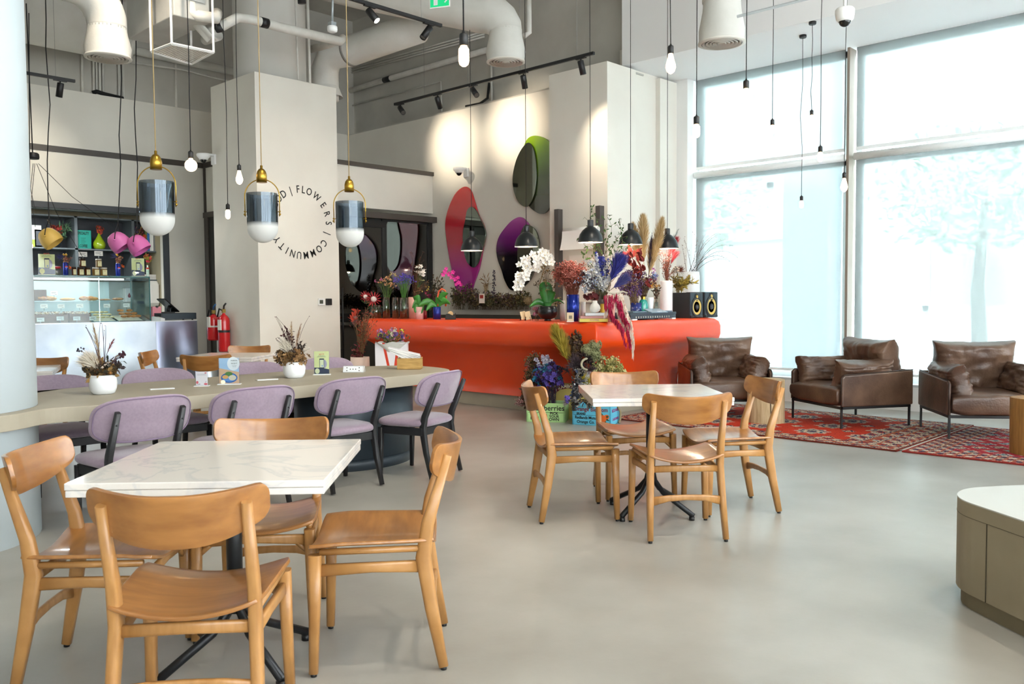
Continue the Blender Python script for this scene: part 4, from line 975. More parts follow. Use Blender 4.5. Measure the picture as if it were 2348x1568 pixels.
# paper roll holder on the pillar
t = thing('paper_roll_holder', 'dark wall-mounted holder with a wide white paper roll on the pillar', 'paper holder', (0, 0, 0))
for px, y0, lb in ((1280, 480, ''), (1375, 472, '')):
    a_ = onx(px, y0, 8.55); MB().bb((8.51, a_.y-.035, .95), (8.595, a_.y+.035, a_.z)).build('upright', mat('#4b4643', .6), t)
a_ = onx(1290, 532, 8.42); b_ = onx(1366, 524, 8.42); zz = (a_.z+b_.z)/2
MB().tube([(8.46, a_.y, zz), (8.46, b_.y, zz)], .045, 20).build('roll', mat('#eceae5', .8), t)
MB().grid(lambda u, v: Vector((8.41-.05*v*v, a_.y+(b_.y-a_.y)*u, zz-.24*v)), 4, 8).build('paper_sheet', mat('#f0eeea', .9), t)
MB().grid(lambda u, v: Vector((8.55, a_.y+(b_.y-a_.y)*u, zz-.3-.6*v)), 4, 4).build('paper_sheet', mat('#eae6df', .9), t)
# fire extinguishers on the column
def ext(px, pt, pb, w, lb, sh):
    c = onx(px, pb, 5.70); h = onx(px, pt, 5.70).z-c.z; r = w; t = thing('fire_extinguisher', lb, 'fire extinguisher', (5.70, c.y, c.z), 0, 'red fire extinguishers')
    Rd = mat('#c4121a', .25, coat=.6, name='gloss_red')
    MB().lathe([(r*.9, 0), (r, .02), (r, h*.78), (r*.92, h*.86), (r*.6, h*.93), (.022, h*.97), (.02, h)], n=28).build('cylinder', Rd, t)
    MB().box((0, 0, h+.03), (.04, .035, .05)).build('valve', mat('#b9a05a', .3, metal=.8), t)
    MB().tube([(0, 0, h+.05), (-.02, -.05, h+.10), (-.02, -.10, h+.13)], .012, 8).build('handle', M_black if sh else mat('#2a5a8c', .5), t)
    MB().tube([(0, .02, h+.03), (-.01, .10, h+.06), (-.02, .14, h-.05)], .011, 8).build('hose', M_black, t)
    for q in range(1): MB().box((-r*.96, -.02, h*.70), (.012, .085, .14)).build('label_plate', mat('#e8e4dc', .6), t)
    MB().lathe([(r*1.005, h*.50), (r*1.005, h*.56)], n=28, cap=False).build('band', M_white if not sh else M_black, t)
ext(491, 720, 780, .088, 'shorter red fire extinguisher with blue handle on the tan column side', False)
ext(515, 718, 806, .078, 'taller red fire extinguisher with black handle on the tan column side', True)
c = onx(500, 845, 5.5); t = thing('waste_bin', 'steel bin with black rim standing under the fire extinguishers', 'bin', (5.55, 11.0, 0))
MB().lathe([(.14, 0), (.15, .56)], n=28).build('body', M_steel, t); MB().lathe([(.152, .56), (.155, .60), (.14, .60)], n=28).build('rim', M_black, t)
# ================================================================== DRIED AND CUT FLOWERS
RH = Vector((CR.x, CR.y, 0)).normalized(); FH = Vector((CFW.x, CFW.y, 0)).normalized(); ZZ = Vector((0, 0, 1))
def fm(h): return mat(h, .85, name='petal_'+h.strip('#'))
def octa(mb, p, s):
    mb.add([p+Vector((s, 0, 0)), p+Vector((0, s, 0)), p-Vector((s, 0, 0)), p-Vector((0, s, 0)), p+Vector((0, 0, s)), p-Vector((0, 0, s))],
           [(0, 1, 4), (1, 2, 4), (2, 3, 4), (3, 0, 4), (1, 0, 5), (2, 1, 5), (3, 2, 5), (0, 3, 5)], True)
def leaf(mb, p, d, L, w, bend=.25):
    d = d.normalized(); s = d.cross(rdir()); s = s.normalized() if s.length > .01 else d.orthogonal().normalized(); nrm = d.cross(s)
    a = p+d*L*.35; b = p+d*L*.7-nrm*L*bend*.4; e = p+d*L-nrm*L*bend
    mb.add([p, a+s*w*.5+nrm*w*.2, a, a-s*w*.5+nrm*w*.2, b+s*w*.42, b-nrm*w*.1, b-s*w*.42, e], [(0, 2, 1), (0, 3, 2), (1, 2, 5, 4), (2, 3, 6, 5), (4, 5, 7), (5, 6, 7)], True)
def blossom(mb, p, d, s, n=6):
    d = d.normalized(); u = d.orthogonal().normalized(); w = d.cross(u); o = rr(0, 6)
    for k in range(n):
        a = o+2*PI*k/n; q = (u*math.cos(a)+w*math.sin(a)+d*.35).normalized(); s2 = q.cross(d).normalized()
        mb.add([p, p+q*s*.6+s2*s*.36, p+q*s+d*s*.05, p+q*s*.6-s2*s*.36, p+q*s*.55+d*s*.12], [(0, 1, 4), (1, 2, 4), (2, 3, 4), (3, 0, 4)], True)
def strand(mb, a, b, w):
    d = (b-a); s = d.cross(rdir()); s = s.normalized()*w if s.length > 1e-6 else Vector((w, 0, 0)); m = (a+b)/2
    mb.add([a-s*.5, a+s*.5, m+s*.4, b, m-s*.4], [(0, 1, 2, 3, 4)])
def curve(a, b, bow, n=6, up=.5):
    """stem from a to b leaving upward and bowing over"""
    h = (b-a).length; o = []
    c1 = a+Vector((0, 0, h*up))+(b-a)*.15; side = rdir()*bow*h
    for k in range(n+1):
        t = k/n; o.append(a*(1-t)**2+(c1+side)*(2*t*(1-t))+b*t*t)
    return o
def plume(mb, path, w, n, ln=None):
    """feathery head of fine strands along a path"""
    k = len(path)-1
    for _ in range(n):
        t = random.random()**.8; i = min(int(t*k), k-1); p = path[i].lerp(path[i+1], t*k-i); d = (path[i+1]-path[i]).normalized()
        q = w*(.35+1.3*math.sin(PI*min(1, .12+t*.85))*.75); e = rdir(); e = (e-d*e.dot(d)).normalized()
        strand(mb, p, p+d*q*rr(1.0, 2.0)+e*q*rr(.3, 1), q*.075)
def heads(mb, p, d, it, s):
    k = it['k']; m = it.get('m', 6)
    if k == 'dots':
        for _ in range(m): octa(mb, p+rdir()*rr(0, 1)*it.get('cl', s*4), s*rr(.6, 1.2))
    elif k == 'flower':
        blossom(mb, p, (d+rdir()*.6-FH*.7).normalized(), s, it.get('np', 6))
    elif k == 'cluster':
        for _ in range(m): q = rdir(); blossom(mb, p+q*it.get('cl', s*2), q, s*rr(.6, 1.1), 5)
    elif k == 'ball':
        mb.sphere(p, it['cl']*.8, 10)
        for _ in range(m): q = rdir(); strand(mb, p+q*it['cl']*.7, p+q*it['cl']*rr(.95, 1.12), s); octa(mb, p+q*it['cl']*rr(.85, 1.05), s)
    elif k == 'tuft':
        for _ in range(m): q = (rdir()+d*.8).normalized(); strand(mb, p, p+q*s*rr(.6, 1.1), s*.07)
def bunch(name, lb, mouth, D, items, stem='#6a5a3c', group=None, stemr=.0016, cat='flowers'):
    o = dep(mouth[0], mouth[1], D); t = thing(name, lb, cat, o, 0, group); sc = D/CF
    sm = MB(); hm = {}
    for it in items:
        mats = it['col']; nm = it.get('part', 'flower_heads')
        if nm not in hm: hm[nm] = (MB(), [])
        hb, ml = hm[nm]
        idx = []
        for c in mats:
            q = fm(c)
            if q not in ml: ml.append(q)
            idx.append(ml.index(q))
        cx, cy = it['c']; rx, ry = it['r']; s = it.get('s', .01); C0 = dep(cx, cy, D)-o
        for _ in range(it['n']):
            e = rdir()*random.random()**.45
            p = C0+RH*(e.x*rx*sc)+ZZ*(e.z*ry*sc)+FH*(e.y*it.get('dz', rx*.7)*sc)
            a = Vector((rr(-1, 1), rr(-1, 1), 0))*it.get('mr', .02)+Vector((0, 0, -it.get('dp', .03)))
            pa = curve(a, p, it.get('bow', .06), 5, it.get('up', .45))
            if it.get('stem', 1): sm.tube(pa, [stemr*it.get('sr', 1)]*5+[stemr*.5], 4)
            d = (pa[-1]-pa[-2]).normalized(); hb.cur = random.choice(idx)
            k = it['k']
            if k in ('dots', 'flower', 'cluster', 'ball', 'tuft'): heads(hb, p, d, it, s)
            elif k == 'spike':
                m = it['m']; f0 = it.get('f0', .45)
                for j in range(m):
                    t_ = f0+(1-f0)*j/m; q = pa[min(int(t_*5), 4)].lerp(pa[min(int(t_*5), 4)+1], t_*5-min(int(t_*5), 4)); w_ = it.get('cl', s*2)*(1-.6*(t_-f0)/(1-f0))
                    if it.get('el') == 'flower': blossom(hb, q+rdir()*w_*.6, rdir(), s*rr(.7, 1.1), 5)
                    else: octa(hb, q+rdir()*w_, s*rr(.6, 1.2))
                    if j % 4 == 0: hb.cur = random.choice(idx)
            elif k == 'leaves':
                m = it['m']; f0 = it.get('f0', .35)
                for j in range(m):
                    t_ = f0+(1-f0)*j/max(1, m-1); i_ = min(int(t_*5), 4); q = pa[i_].lerp(pa[i_+1], t_*5-i_); leaf(hb, q, (rdir()+d*.7), s*rr(.7, 1.2), s*it.get('w', .4))
                    if j % 3 == 0: hb.cur = random.choice(idx)
            elif k == 'plume': plume(hb, pa[it.get('from', 3):], it['cl'], it['m'])
    if len(sm.v): sm.build('stems', fm(stem), t)
    for nm, (hb, ml) in hm.items():
        if len(hb.v): hb.build(nm, ml, t)
    return t
def vase(name, lb, px, w, ytop, ybase, m, X=None, Y=None, z=ZC, prof=None, cat='vase', group=None, glass=None, water=None, parts=None):
    """vessel standing on a surface of height z at plane X or Y; size read from the photograph"""
    q = onx(px, ybase, X) if X else ony(px, ybase, Y); q.z = z; D = depth(q); r = w/2*D/CF; h = (ybase-ytop)*D/CF
    t = thing(name, lb, cat, q, 0, group)
    pr = prof or [(1, 0), (1, 1)]
    P_ = [(r*a, h*b) for a, b in pr]
    out_ = [(.0004, .002)]+P_+[(P_[-1][0]-min(.004, r*.1), P_[-1][1]), (P_[-1][0]-min(.004, r*.1), P_[-1][1]-h*.25)]
    MB().lathe(out_, n=32, cap=False).build('body', m, t)
    if glass: MB().lathe([(.0004, .006), (r*.93, .006), (r*.93, h*glass)], n=24, cap=True).build('water', mat_glass('#cfd9c8', 0, .8, 'water', .05), t)
    return t, D, h
VG = mat_glass('#e3efe9', .02, .8, 'vase_glass', .16)
XC = 7.34; YC = 5.80
def Dx(px, X=XC): return depth(onx(px, 720, X))
def Dy(px, Y=YC): return depth(ony(px, 720, Y))
# ---- left group on the counter
vase('glass_vase', 'short clear glass vase with red protea at the far left of the counter', 862, 26, 699, 729, VG, X=XC, glass=.5)
bunch('protea_bunch', 'red spiky protea blooms leaning out at the counter end', (862, 706), Dx(862), [
 dict(k='leaves', n=6, c=(852, 700), r=(26, 18), m=7, s=.05, w=.3, col=['#3d5c2e', '#2f4a26'], part='leaves', dz=20),
 dict(k='leaves', n=4, c=(870, 720), r=(18, 12), m=6, s=.04, w=.2, col=['#5a7a3a'], part='leaves', dz=12)], '#4d5a2c')
def protea(px, py, D, R_, lb):
    c = dep(px, py, D); t = thing('protea_flower', lb, 'flower', c, 0, 'proteas at the counter end'); ax = (-FH+ZZ*.4).normalized(); mb = MB()
    for k in range(46):
        a = 2*PI*k/46*3.3; u = ax.orthogonal().normalized(); w = ax.cross(u); q = (u*math.cos(a)+w*math.sin(a)); L = R_*rr(.75, 1.15); leaf(mb, q*R_*.25-ax*.01, (q+ax*rr(-.1, .6)), L, L*.16, -.1)
    mb.build('petals', [fm('#b5323a')], t); mb = MB().sphere((0, 0, 0), R_*.42, 14)
    for _ in range(70): q = rdir(); strand(mb, q*R_*.38, q*R_*.5, .004)
    mb.build('centre', [fm('#e6dcd8')], t)
    MB().tube([(0, 0, 0), (FH*.03+Vector((0, 0, -.06))), dep(862, 706, D)-c], .004, 6).build('stem', fm('#5b6a34'), t)
protea(857, 686, Dx(862)-.05, .095, 'large red spiky protea with pale round centre'); protea(838, 680, Dx(862)+.05, .07, 'smaller half-hidden pinkish protea to the left of the large one')
for px, w, lb in ((886, 17, 'tall clear glass vase with peach flowers, left of the glass trio'), (907, 15, 'tall clear glass vase in the middle of the glass trio'), (927, 21, 'tall clear glass vase with purple statice, right of the glass trio')):
    vase('glass_vase', lb, px, w, 681, 729, VG, X=XC, glass=.45, group='tall clear glass vases')
bunch('flower_bunch', 'peach and pink statice in the left tall glass vase', (888, 684), Dx(888), [
 dict(k='cluster', n=14, c=(891, 650), r=(20, 20), m=5, s=.016, cl=.022, col=['#d8a878', '#e0b48a', '#c98f6a'], dp=.2),
 dict(k='cluster', n=6, c=(868, 645), r=(10, 6), m=4, s=.013, cl=.016, col=['#b05a86', '#c9a24e'], dp=.2),
 dict(k='cluster', n=5, c=(902, 629), r=(12, 5), m=5, s=.012, cl=.016, col=['#cdb56a'], dp=.2)], '#5d7a3c')
bunch('flower_bunch', 'dense violet statice with green stems in the right tall glass vase', (927, 684), Dx(927), [
 dict(k='cluster', n=46, c=(929, 641), r=(26, 13), m=5, s=.015, cl=.022, col=['#4f3fa0', '#5b47b4', '#6a52c0'], dp=.2, bow=.02, up=.6)], '#4b7a34', stemr=.0028)
vase('pink_vase', 'tall pale pink cylinder vase behind the orchid leaves', 950, 26, 681, 730, mat('#d9a79a', .4), X=XC+.1)
bunch('dried_branches', 'brown twisted dried branches with yellow berries in the tall pink vase', (950, 684), Dx(950, XC+.1), [
 dict(k='leaves', n=14, c=(968, 640), r=(24, 30), m=7, s=.05, w=.16, col=['#5a3b28', '#7d5838', '#4a3020'], part='leaves'),
 dict(k='dots', n=20, c=(955, 600), r=(28, 40), m=5, s=.007, cl=.03, col=['#6b3526', '#4a2a20', '#7d4f34']),
 dict(k='dots', n=7, c=(975, 660), r=(16, 12), m=2, s=.011, cl=.02, col=['#c9b455'])], '#5a3a26')
bunch('orchid_spray', 'upright white orchid spray behind the violet statice', (955, 690), Dx(950, XC+.14), [
 dict(k='flower', n=15, c=(961, 624), r=(13, 14), s=.042, np=5, col=['#efe9e0', '#f4efe8'], dz=8, bow=.02),
 dict(k='dots', n=4, c=(966, 640), r=(10, 6), m=2, s=.009, cl=.01, col=['#c8cc8e'], dz=8)], '#5a7a3a')
vase('pink_vase', 'short glossy light pink vase with green orchid leaves', 962, 19, 703, 731, mat('#e5b3ae', .3), X=XC-.12)
vase('red_vase', 'small dark red vase between the pink and blue vases', 975, 8, 709, 729, mat('#8c1522', .3), X=XC)
vase('blue_vase', 'short cobalt blue cylinder vase holding the magenta orchid', 1002, 18, 702, 730, mat('#1d2f8c', .25, metal=.4), X=XC-.05)
def bigleaves(lb, base, D, L, hexc='#2f7028', name='orchid_leaves'):
    o = dep(base[0], base[1], D); t = thing(name, lb, 'plant', o); mb = MB()
    for (x, y, w) in L:
        e = dep(x, y, D)-o; s = e.cross(FH); s = s.normalized()*w*D/CF; up = ZZ*.03
        def f(u, v, e=e, s=s): k = math.sin(PI*min(1, u*.92+.06))**.6; return e*u+ZZ*(.06*math.sin(PI*u))-FH*(.05*u)+s*((v-.5)*2*k)+FH*(-.012*abs(v-.5)*2*k)*-1
        mb.grid(f, 12, 4)
    mb.build('leaves', mat(hexc, .35, c2='#3f8a34', scale=6, name='glossy_leaf'), t, solid=.002)
    return t
bigleaves('glossy rounded green orchid leaves in the short pink vase', (962, 705), Dx(962, XC-.12), [(950, 680, 8), (952, 716, 9), (968, 718, 9), (985, 700, 6), (946, 705, 8)])
bigleaves('long arching green orchid leaves in the blue vase', (1002, 704), Dx(1002, XC-.05), [(960, 701, 8), (1028, 672, 7), (1033, 696, 8), (1012, 690, 9), (978, 712, 7)])
o = dep(1000, 700, Dx(1002)); t = thing('orchid_spray', 'magenta orchid spray arching to the right above the blue vase', 'flowers', o)
pa = [dep(x, y, Dx(1002))-o for x, y in ((1000, 704), (1001, 670), (1005, 640), (1013, 624), (1021, 620), (1036, 628), (1050, 645), (1056, 660))]
MB().tube(pa, .004, 6).build('stem', fm('#3c3a22'), t); mb = MB()
for (x, y, s) in ((1020, 622, .035), (1016, 629, .035), (1030, 628, .04), (1038, 624, .035), (1036, 636, .035), (1044, 640, .035), (1050, 636, .03), (1052, 648, .035), (1046, 652, .025), (1057, 652, .03), (1023, 616, .028)): b_ = MB(); blossom(b_, dep(x, y, Dx(1002)-.03)-o, -FH+rdir()*.3, s, 5); b_.build('flower', [fm('#c02a8c')], t)
o = dep(1015, 690, Dx(1015)); t = tag(MB().tube([dep(x, y, Dx(1015)) for x, y in ((1004, 702), (1004, 680), (1006, 668), (1013, 662), (1020, 666), (1023, 676), (1022, 702))], .011, 10).build('arched_tube', mat('#c8532a', .4)), 'orange arched tube behind the long orchid leaves', 'tube')
q = onx(1033, 729, XC-.1); q.z = ZC; t = thing('tape_dispenser', 'black tape dispenser beside the blue vase', 'tape dispenser', q)
MB().prism([(-.065, 0), (.065, 0), (.065, .085), (.05, .05), (.02, .055), (-.02, .075), (-.05, .07), (-.06, .06)], -.03, .03, frame((0, 0, 0), RH, -FH)).build('body', mat('#1a1816', .5), t, bevel=.004)
MB().lathe([(.03, -.012), (.034, -.012), (.034, .012), (.03, .012)], (0, 0, .07), 20, R=(-FH).to_track_quat('Z', 'Y').to_matrix()).build('tape_roll', mat('#c9ab7a', .6), t)
# dark foliage mass behind, in the back corner
bunch('dried_bunch', 'dark dried foliage with crimson sprigs before the glass door corner', (995, 715), 11.6, [
 dict(k='leaves', n=34, c=(995, 665), r=(24, 36), m=9, s=.05, w=.45, col=['#3a3a28', '#2c3020', '#4a3a2a', '#51402c'], part='leaves'),
 dict(k='cluster', n=9, c=(990, 680), r=(18, 16), m=4, s=.02, cl=.03, col=['#6a2a4c', '#8c3050'])], '#3a2e20')
# ---- trough with dried flowers under the mirrors
TX = 8.93; a_ = onx(1040, 712, TX-.1); b_ = onx(1222, 712, TX-.1)
t = thing('planter_trough', 'long dark grey planter trough under the coloured mirrors', 'planter', (TX, (a_.y+b_.y)/2, .941))
hl = abs(a_.y-b_.y)/2+.3
MB().bb((-.12, -hl, 0), (-.11, hl, .145)).bb((.11, -hl, 0), (.12, hl, .145)).bb((-.12, -hl, 0), (.12, -hl+.01, .145)).bb((-.12, hl-.01, 0), (.12, hl, .145)).build('box', mat('#37342f', .5), t)
MB().bb((-.11, -hl+.01, .0), (.11, hl-.01, .12)).build('soil', mat('#2a2018', .95), t)
DT = [(1050, 672, 18, 22, 0), (1075, 670, 22, 24, 1), (1100, 680, 20, 18, 2), (1125, 682, 20, 18, 0), (1150, 684, 20, 16, 1), (1175, 684, 20, 16, 2), (1200, 680, 20, 18, 0)]
for i, (px, py, rx, ry, kk) in enumerate(DT):
    cols = (['#4a4a2c', '#5c5636', '#3a3a26'], ['#4c4430', '#5e4a48', '#3c3826'], ['#6a5a3c', '#4a3c2a', '#5a4c54'])[kk]; D_ = depth(onx(px, 704, TX))
    bunch('dried_bunch', ('olive dried sprigs at the left end of the trough', 'dense olive and plum dried sprigs below the red mirror', 'brown dried sprigs between the red and purple mirrors', 'low green-brown sprigs at the middle of the trough', 'mixed dried sprigs left of the purple mirror tip', 'brown dried sprigs below the purple mirror', 'dried sprigs at the right end of the trough by the white orchid')[i], (px, 705), D_, [
     dict(k='leaves', n=34, c=(px, py), r=(rx, ry), m=8, s=.045, w=.5, col=cols, part='leaves', mr=.12),
     dict(k='dots', n=26, c=(px, py+3), r=(rx, ry), m=6, s=.009, cl=.04, col=['#7c6a3c', '#6a3a5c', '#8a7850', '#4e2c3c', '#a08a5c'], mr=.12)], '#4a3e28', 'dried sprigs in the trough')
bunch('lavender_spike', 'tall dark lavender-like spike standing before the wall between two mirrors', (1133, 704), depth(onx(1133, 704, TX)), [dict(k='spike', n=2, c=(1133, 618), r=(2, 5), m=46, s=.011, cl=.035, f0=.25, col=['#4a4658', '#3a3648'], bow=.01)], '#4a3e28')
bunch('dried_grass', 'curling brown dried grass standing before the wall between two mirrors', (1113, 704), depth(onx(1113, 704, TX)), [dict(k='leaves', n=5, c=(1112, 640), r=(8, 22), m=4, s=.11, w=.12, f0=.7, col=['#6a4a2c', '#8a6a44']), dict(k='plume', n=2, c=(1115, 655), r=(5, 5), cl=.04, m=60, col=['#b09a74'])], '#6a4e30')
bunch('allium_head', 'round beige dried allium head at the right end of the trough', (1211, 704), depth(onx(1211, 704, TX-.04)), [dict(k='ball', n=1, c=(1211, 690), r=(1, 1), m=220, s=.006, cl=.06, col=['#a08a68', '#8c7454'])])
q = onx(1085, 724, 8.62); q.z = .941
tag(MB().box((q.x, q.y, .955), (.16, .22, .028)).build('card_reader_dock', M_white, bevel=.01), 'white device lying on the back worktop under the trough', 'device')
q = onx(1127, 684, 9.0); t = thing('picture_card', 'small white card with a red logo propped in the dried sprigs', 'card', (8.8, q.y, q.z)); MB().bb((-.004, -.055, -.07), (.004, .055, .07)).build('card', mat('#e6d8cf', .7), t); MB().bb((-.006, -.035, 0), (-.0045, .035, .05)).build('red_mark', mat('#a5302c', .7), t)
# ---- centre group
def card_stand(px, lb):
    q = onx(px, 733, XC-.12); q.z = ZC; t = thing('card_holder', lb, 'card holder', q, 0, 'wire card holders'); M_ = frame((0, 0, .055), RH, (-FH+ZZ*.4).normalized())
    MB().prism([(-.03, -.045), (.03, -.045), (.03, .055), (-.03, .055)], -.001, .001, M_ @ Matrix.Rotation(.2, 4, 'Z')).build('card', mat('#e3c9a0', .7), t)
    MB().tube([RH*-.04-FH*.03+ZZ*.004, RH*-.02+ZZ*.05, RH*-.03+FH*.05+ZZ*.004], .003, 6).tube([RH*.03-FH*.03+ZZ*.004, RH*.02+ZZ*.05, RH*.05+FH*.05+ZZ*.004], .003, 6).build('wire_stand', M_black, t)
card_stand(1200, 'wire holder with a beige card, left of the black bowl'); card_stand(1211, 'wire holder with a dark framed card touching the black bowl')
vase('bowl', 'round black bowl on a narrow foot holding the white orchid', 1256, 47, 699, 733, mat('#17191c', .25), X=XC-.05, prof=[(.35, 0), (.35, .06), (.30, .1), (.7, .2), (.95, .42), (1, .62), (.97, .82), (.85, .97), (.8, 1)], cat='bowl')
DB = Dx(1256, XC-.05)
bigleaves('broad dark green orchid leaves rising from the black bowl', (1256, 704), DB, [(1247, 646, 15), (1268, 668, 11), (1214, 703, 7), (1256, 708, 10), (1293, 696, 3)], '#1f5a20')
def orchid(px0, py0, lb, path, fl, D):
    o = dep(px0, py0, D); t = thing('orchid_spray', lb, 'flowers', o); MB().tube([dep(x, y, D)-o for x, y in path], .0045, 6).build('stem', fm('#7a5a2c'), t); mb = MB()
    for (x, y, s) in fl: blossom(MB(), Vector((0, 0, 0)), ZZ, s, 5) if False else None
    for (x, y, s) in fl:
        b_ = MB(); blossom(b_, dep(x, y, D-.04)-o+FH*rr(-.04, .03), (-FH+rdir()*.45+ZZ*.1).normalized(), s, 5); b_.build('flower', [fm('#efebe6')], t)
    mb = MB()
    for (x, y, s) in fl: octa(mb, dep(x, y, D-.07)-o, .007)
    mb.build('flower_centres', [fm('#c8a84c')], t)
random.seed(5)
FL = []
for (cx_, cy_, rx, ry, n_) in ((1240, 585, 20, 10, 11), (1215, 600, 16, 12, 8), (1200, 618, 10, 12, 6), (1196, 640, 12, 12, 7), (1190, 652, 8, 8, 4), (1228, 610, 14, 8, 5), (1252, 592, 12, 10, 5)):
    for _ in range(n_): FL.append((cx_+rr(-rx, rx), cy_+rr(-ry, ry), rr(.042, .058)))
orchid(1256, 703, 'large cascading white orchid spray over the black bowl', [(1250, 704), (1244, 680), (1238, 650), (1246, 620), (1256, 600), (1246, 584), (1226, 580), (1206, 600), (1194, 630), (1186, 655)], FL, DB)
random.seed(21)
bunch('flower_ball', 'small dusty pink flower cluster beside the black bowl', (1230, 729), DB+.1, [dict(k='cluster', n=12, c=(1230, 715), r=(8, 9), m=6, s=.016, cl=.02, col=['#a8566c', '#8c3c54', '#b4708a'])])
bunch('dried_bunch', 'wispy brown dried stems behind the white orchid', (1256, 702), DB+.02, [dict(k='dots', n=46, c=(1256, 640), r=(34, 40), m=6, s=.008, cl=.03, col=['#5a4a30', '#8a7248', '#3e3424']), dict(k='leaves', n=10, c=(1275, 690), r=(14, 20), m=7, s=.035, w=.7, col=['#b89a6a', '#d4bc94', '#6a4e30'])], '#5a4630')
vase('white_vase', 'slim white square vase left of the cobalt vase', 1290, 12, 682, 728, mat('#dcd6cf', .5), X=XC+.1); vase('white_vase', 'slim white square vase right of the cobalt vase', 1337, 12, 684, 728, mat('#dcd6cf', .5), X=XC+.12)
vase('blue_vase', 'tall glossy cobalt blue cylinder vase', 1314, 29, 676, 737, mat('#1b3193', .22, metal=.5, name='cobalt_metal'), X=XC-.08)
bunch('gypsophila_bunch', 'big rust-pink dried gypsophila cloud in the cobalt vase', (1314, 680), Dx(1314, XC-.08), [
 dict(k='dots', n=280, c=(1308, 628), r=(41, 30), m=11, s=.0085, cl=.045, col=['#a8564a', '#b4685c', '#8e4438', '#c07a70', '#9c4c3c'], dp=.15, mr=.04)], '#7a4232')
q = onx(1308, 737, XC-.28); q.z = ZC; t = thing('counter_card', 'small beige printed card standing before the cobalt vase', 'card', q)
MB().prism([(-.036, 0), (.036, 0), (.036, .10), (-.036, .10)], -.002, .002, frame((0, 0, 0), RH, -FH) @ Matrix.Identity(4)).build('card', mat('#dcc6a4', .7), t) if False else MB().box((0, 0, .05), (.072, .004, .10), math.atan2(RH.y, RH.x)).build('card', mat('#dcc6a4', .7), t)
MB().box(Vector((0, 0, .05))-FH*.003, (.034, .002, .034), math.atan2(RH.y, RH.x)).build('printed_panel', mat('#7d7362', .7), t)
MB().box((0, 0, .003), (.08, .03, .006), math.atan2(RH.y, RH.x)).build('base', mat('#e8e6e2', .4), t)
zz = ZC
for i, (px, w, hh, hx, lb) in enumerate(((1361, 66, .036, '#d8c95c', 'yellow-spined book at the bottom of the counter stack'), (1362, 64, .028, '#c9928c', 'pink and white book in the middle of the counter stack'), (1366, 50, .030, '#d5dade', 'pale grey-white book on top of the counter stack'))):
    q = onx(px, 735, XC-.12); w_ = w*Dx(px)/CF; t = thing('book', lb, 'book', (q.x, q.y, zz), math.atan2(RH.y, RH.x), 'stacked books on the counter')
    MB().bb((-w_/2, -.10, 0), (w_/2, .10, .003)).bb((-w_/2, -.10, hh-.003), (w_/2, .10, hh)).bb((-w_/2, -.10, 0), (w_/2, -.097, hh)).build('cover', mat(hx, .5), t); MB().bb((-w_/2+.004, -.096, .003), (w_/2-.004, .096, hh-.003)).build('pages', mat('#e9e4d8', .8), t)
    if i == 0: text(t, 'spine_lettering', 'FLOWERS', .022, frame((0, -.1008, hh/2), (1, 0, 0), (0, -1, 0)), mat('#8a4a9a', .6))
    zz += hh+.0005
vase('teapot_vase', 'round white jug painted with orange flowers on top of the books', 1364, 26, 690, 718, mat('#e9e6df', .3, c2='#d8762c', scale=14, detail=1, lo=.60, hi=.62), X=XC-.12, z=zz, prof=[(.5, 0), (.9, .15), (1, .35), (.85, .6), (.45, .8), (.4, 1)])
bunch('flower_bunch', 'small dark maroon blooms over the painted jug', (1362, 694), Dx(1362), [dict(k='flower', n=16, c=(1357, 682), r=(16, 9), s=.034, np=8, col=['#5c1c22', '#6e2a2a', '#4a1a1e']), dict(k='leaves', n=5, c=(1366, 676), r=(10, 6), m=4, s=.04, w=.4, col=['#b0744c'])], '#4a3420')
vase('yellow_vase', 'tall mustard yellow vase behind the painted jug', 1384, 15, 678, 718, mat('#d0a63c', .4), X=XC+.06)
bunch('delphinium_bunch', 'large bouquet of blue and white dried delphiniums at the counter centre', (1384, 680), Dx(1384, XC+.06), [
 dict(k='spike', n=40, c=(1372, 618), r=(44, 40), m=34, s=.017, cl=.028, f0=.45, el='flower', col=['#cfd0d0', '#dedad2', '#b8bcc8']),
 dict(k='spike', n=16, c=(1378, 600), r=(24, 28), m=30, s=.018, cl=.028, f0=.55, el='flower', col=['#33398f', '#3f48a8', '#2a2c70']),
 dict(k='dots', n=60, c=(1352, 645), r=(30, 24), m=9, s=.011, cl=.045, col=['#c6ccd4', '#8c98b4', '#5a4a50'])], '#5c5a40')
def plume_thing(lb, base, tip, D, hexs, w, m=420, stem='#b79a68', grp=None, name='plume', bow=0):
    o = dep(base[0], base[1], D); e = dep(tip[0], tip[1], D)-o; t = thing(name, lb, 'dried grass', o, 0, grp)
    side = RH*bow; pa = [e*(k/10)+side*math.sin(PI*k/10) for k in range(11)]
    MB().tube(pa[:9], .0035, 6).build('stem', fm(stem), t); mb = MB(); mb.cur = 0
    for k in range(3): mb.cur = k % len(hexs); plume(mb, pa[4:], w, m//3)
    mb.build('feathery_head', [fm(h) for h in hexs], t); return t
plume_thing('indigo blue dyed pampas plume leaning right out of the centre bouquet', (1388, 672), (1420, 600), Dx(1384)-.1, ['#2e2f86', '#3c3f9c', '#272a66'], .085, 1500, '#4a4430')
plume_thing('second indigo pampas plume lower right of the first', (1388, 674), (1432, 640), Dx(1384)-.05, ['#34358c', '#5a5a90', '#45457c'], .06, 800, '#4a4430')
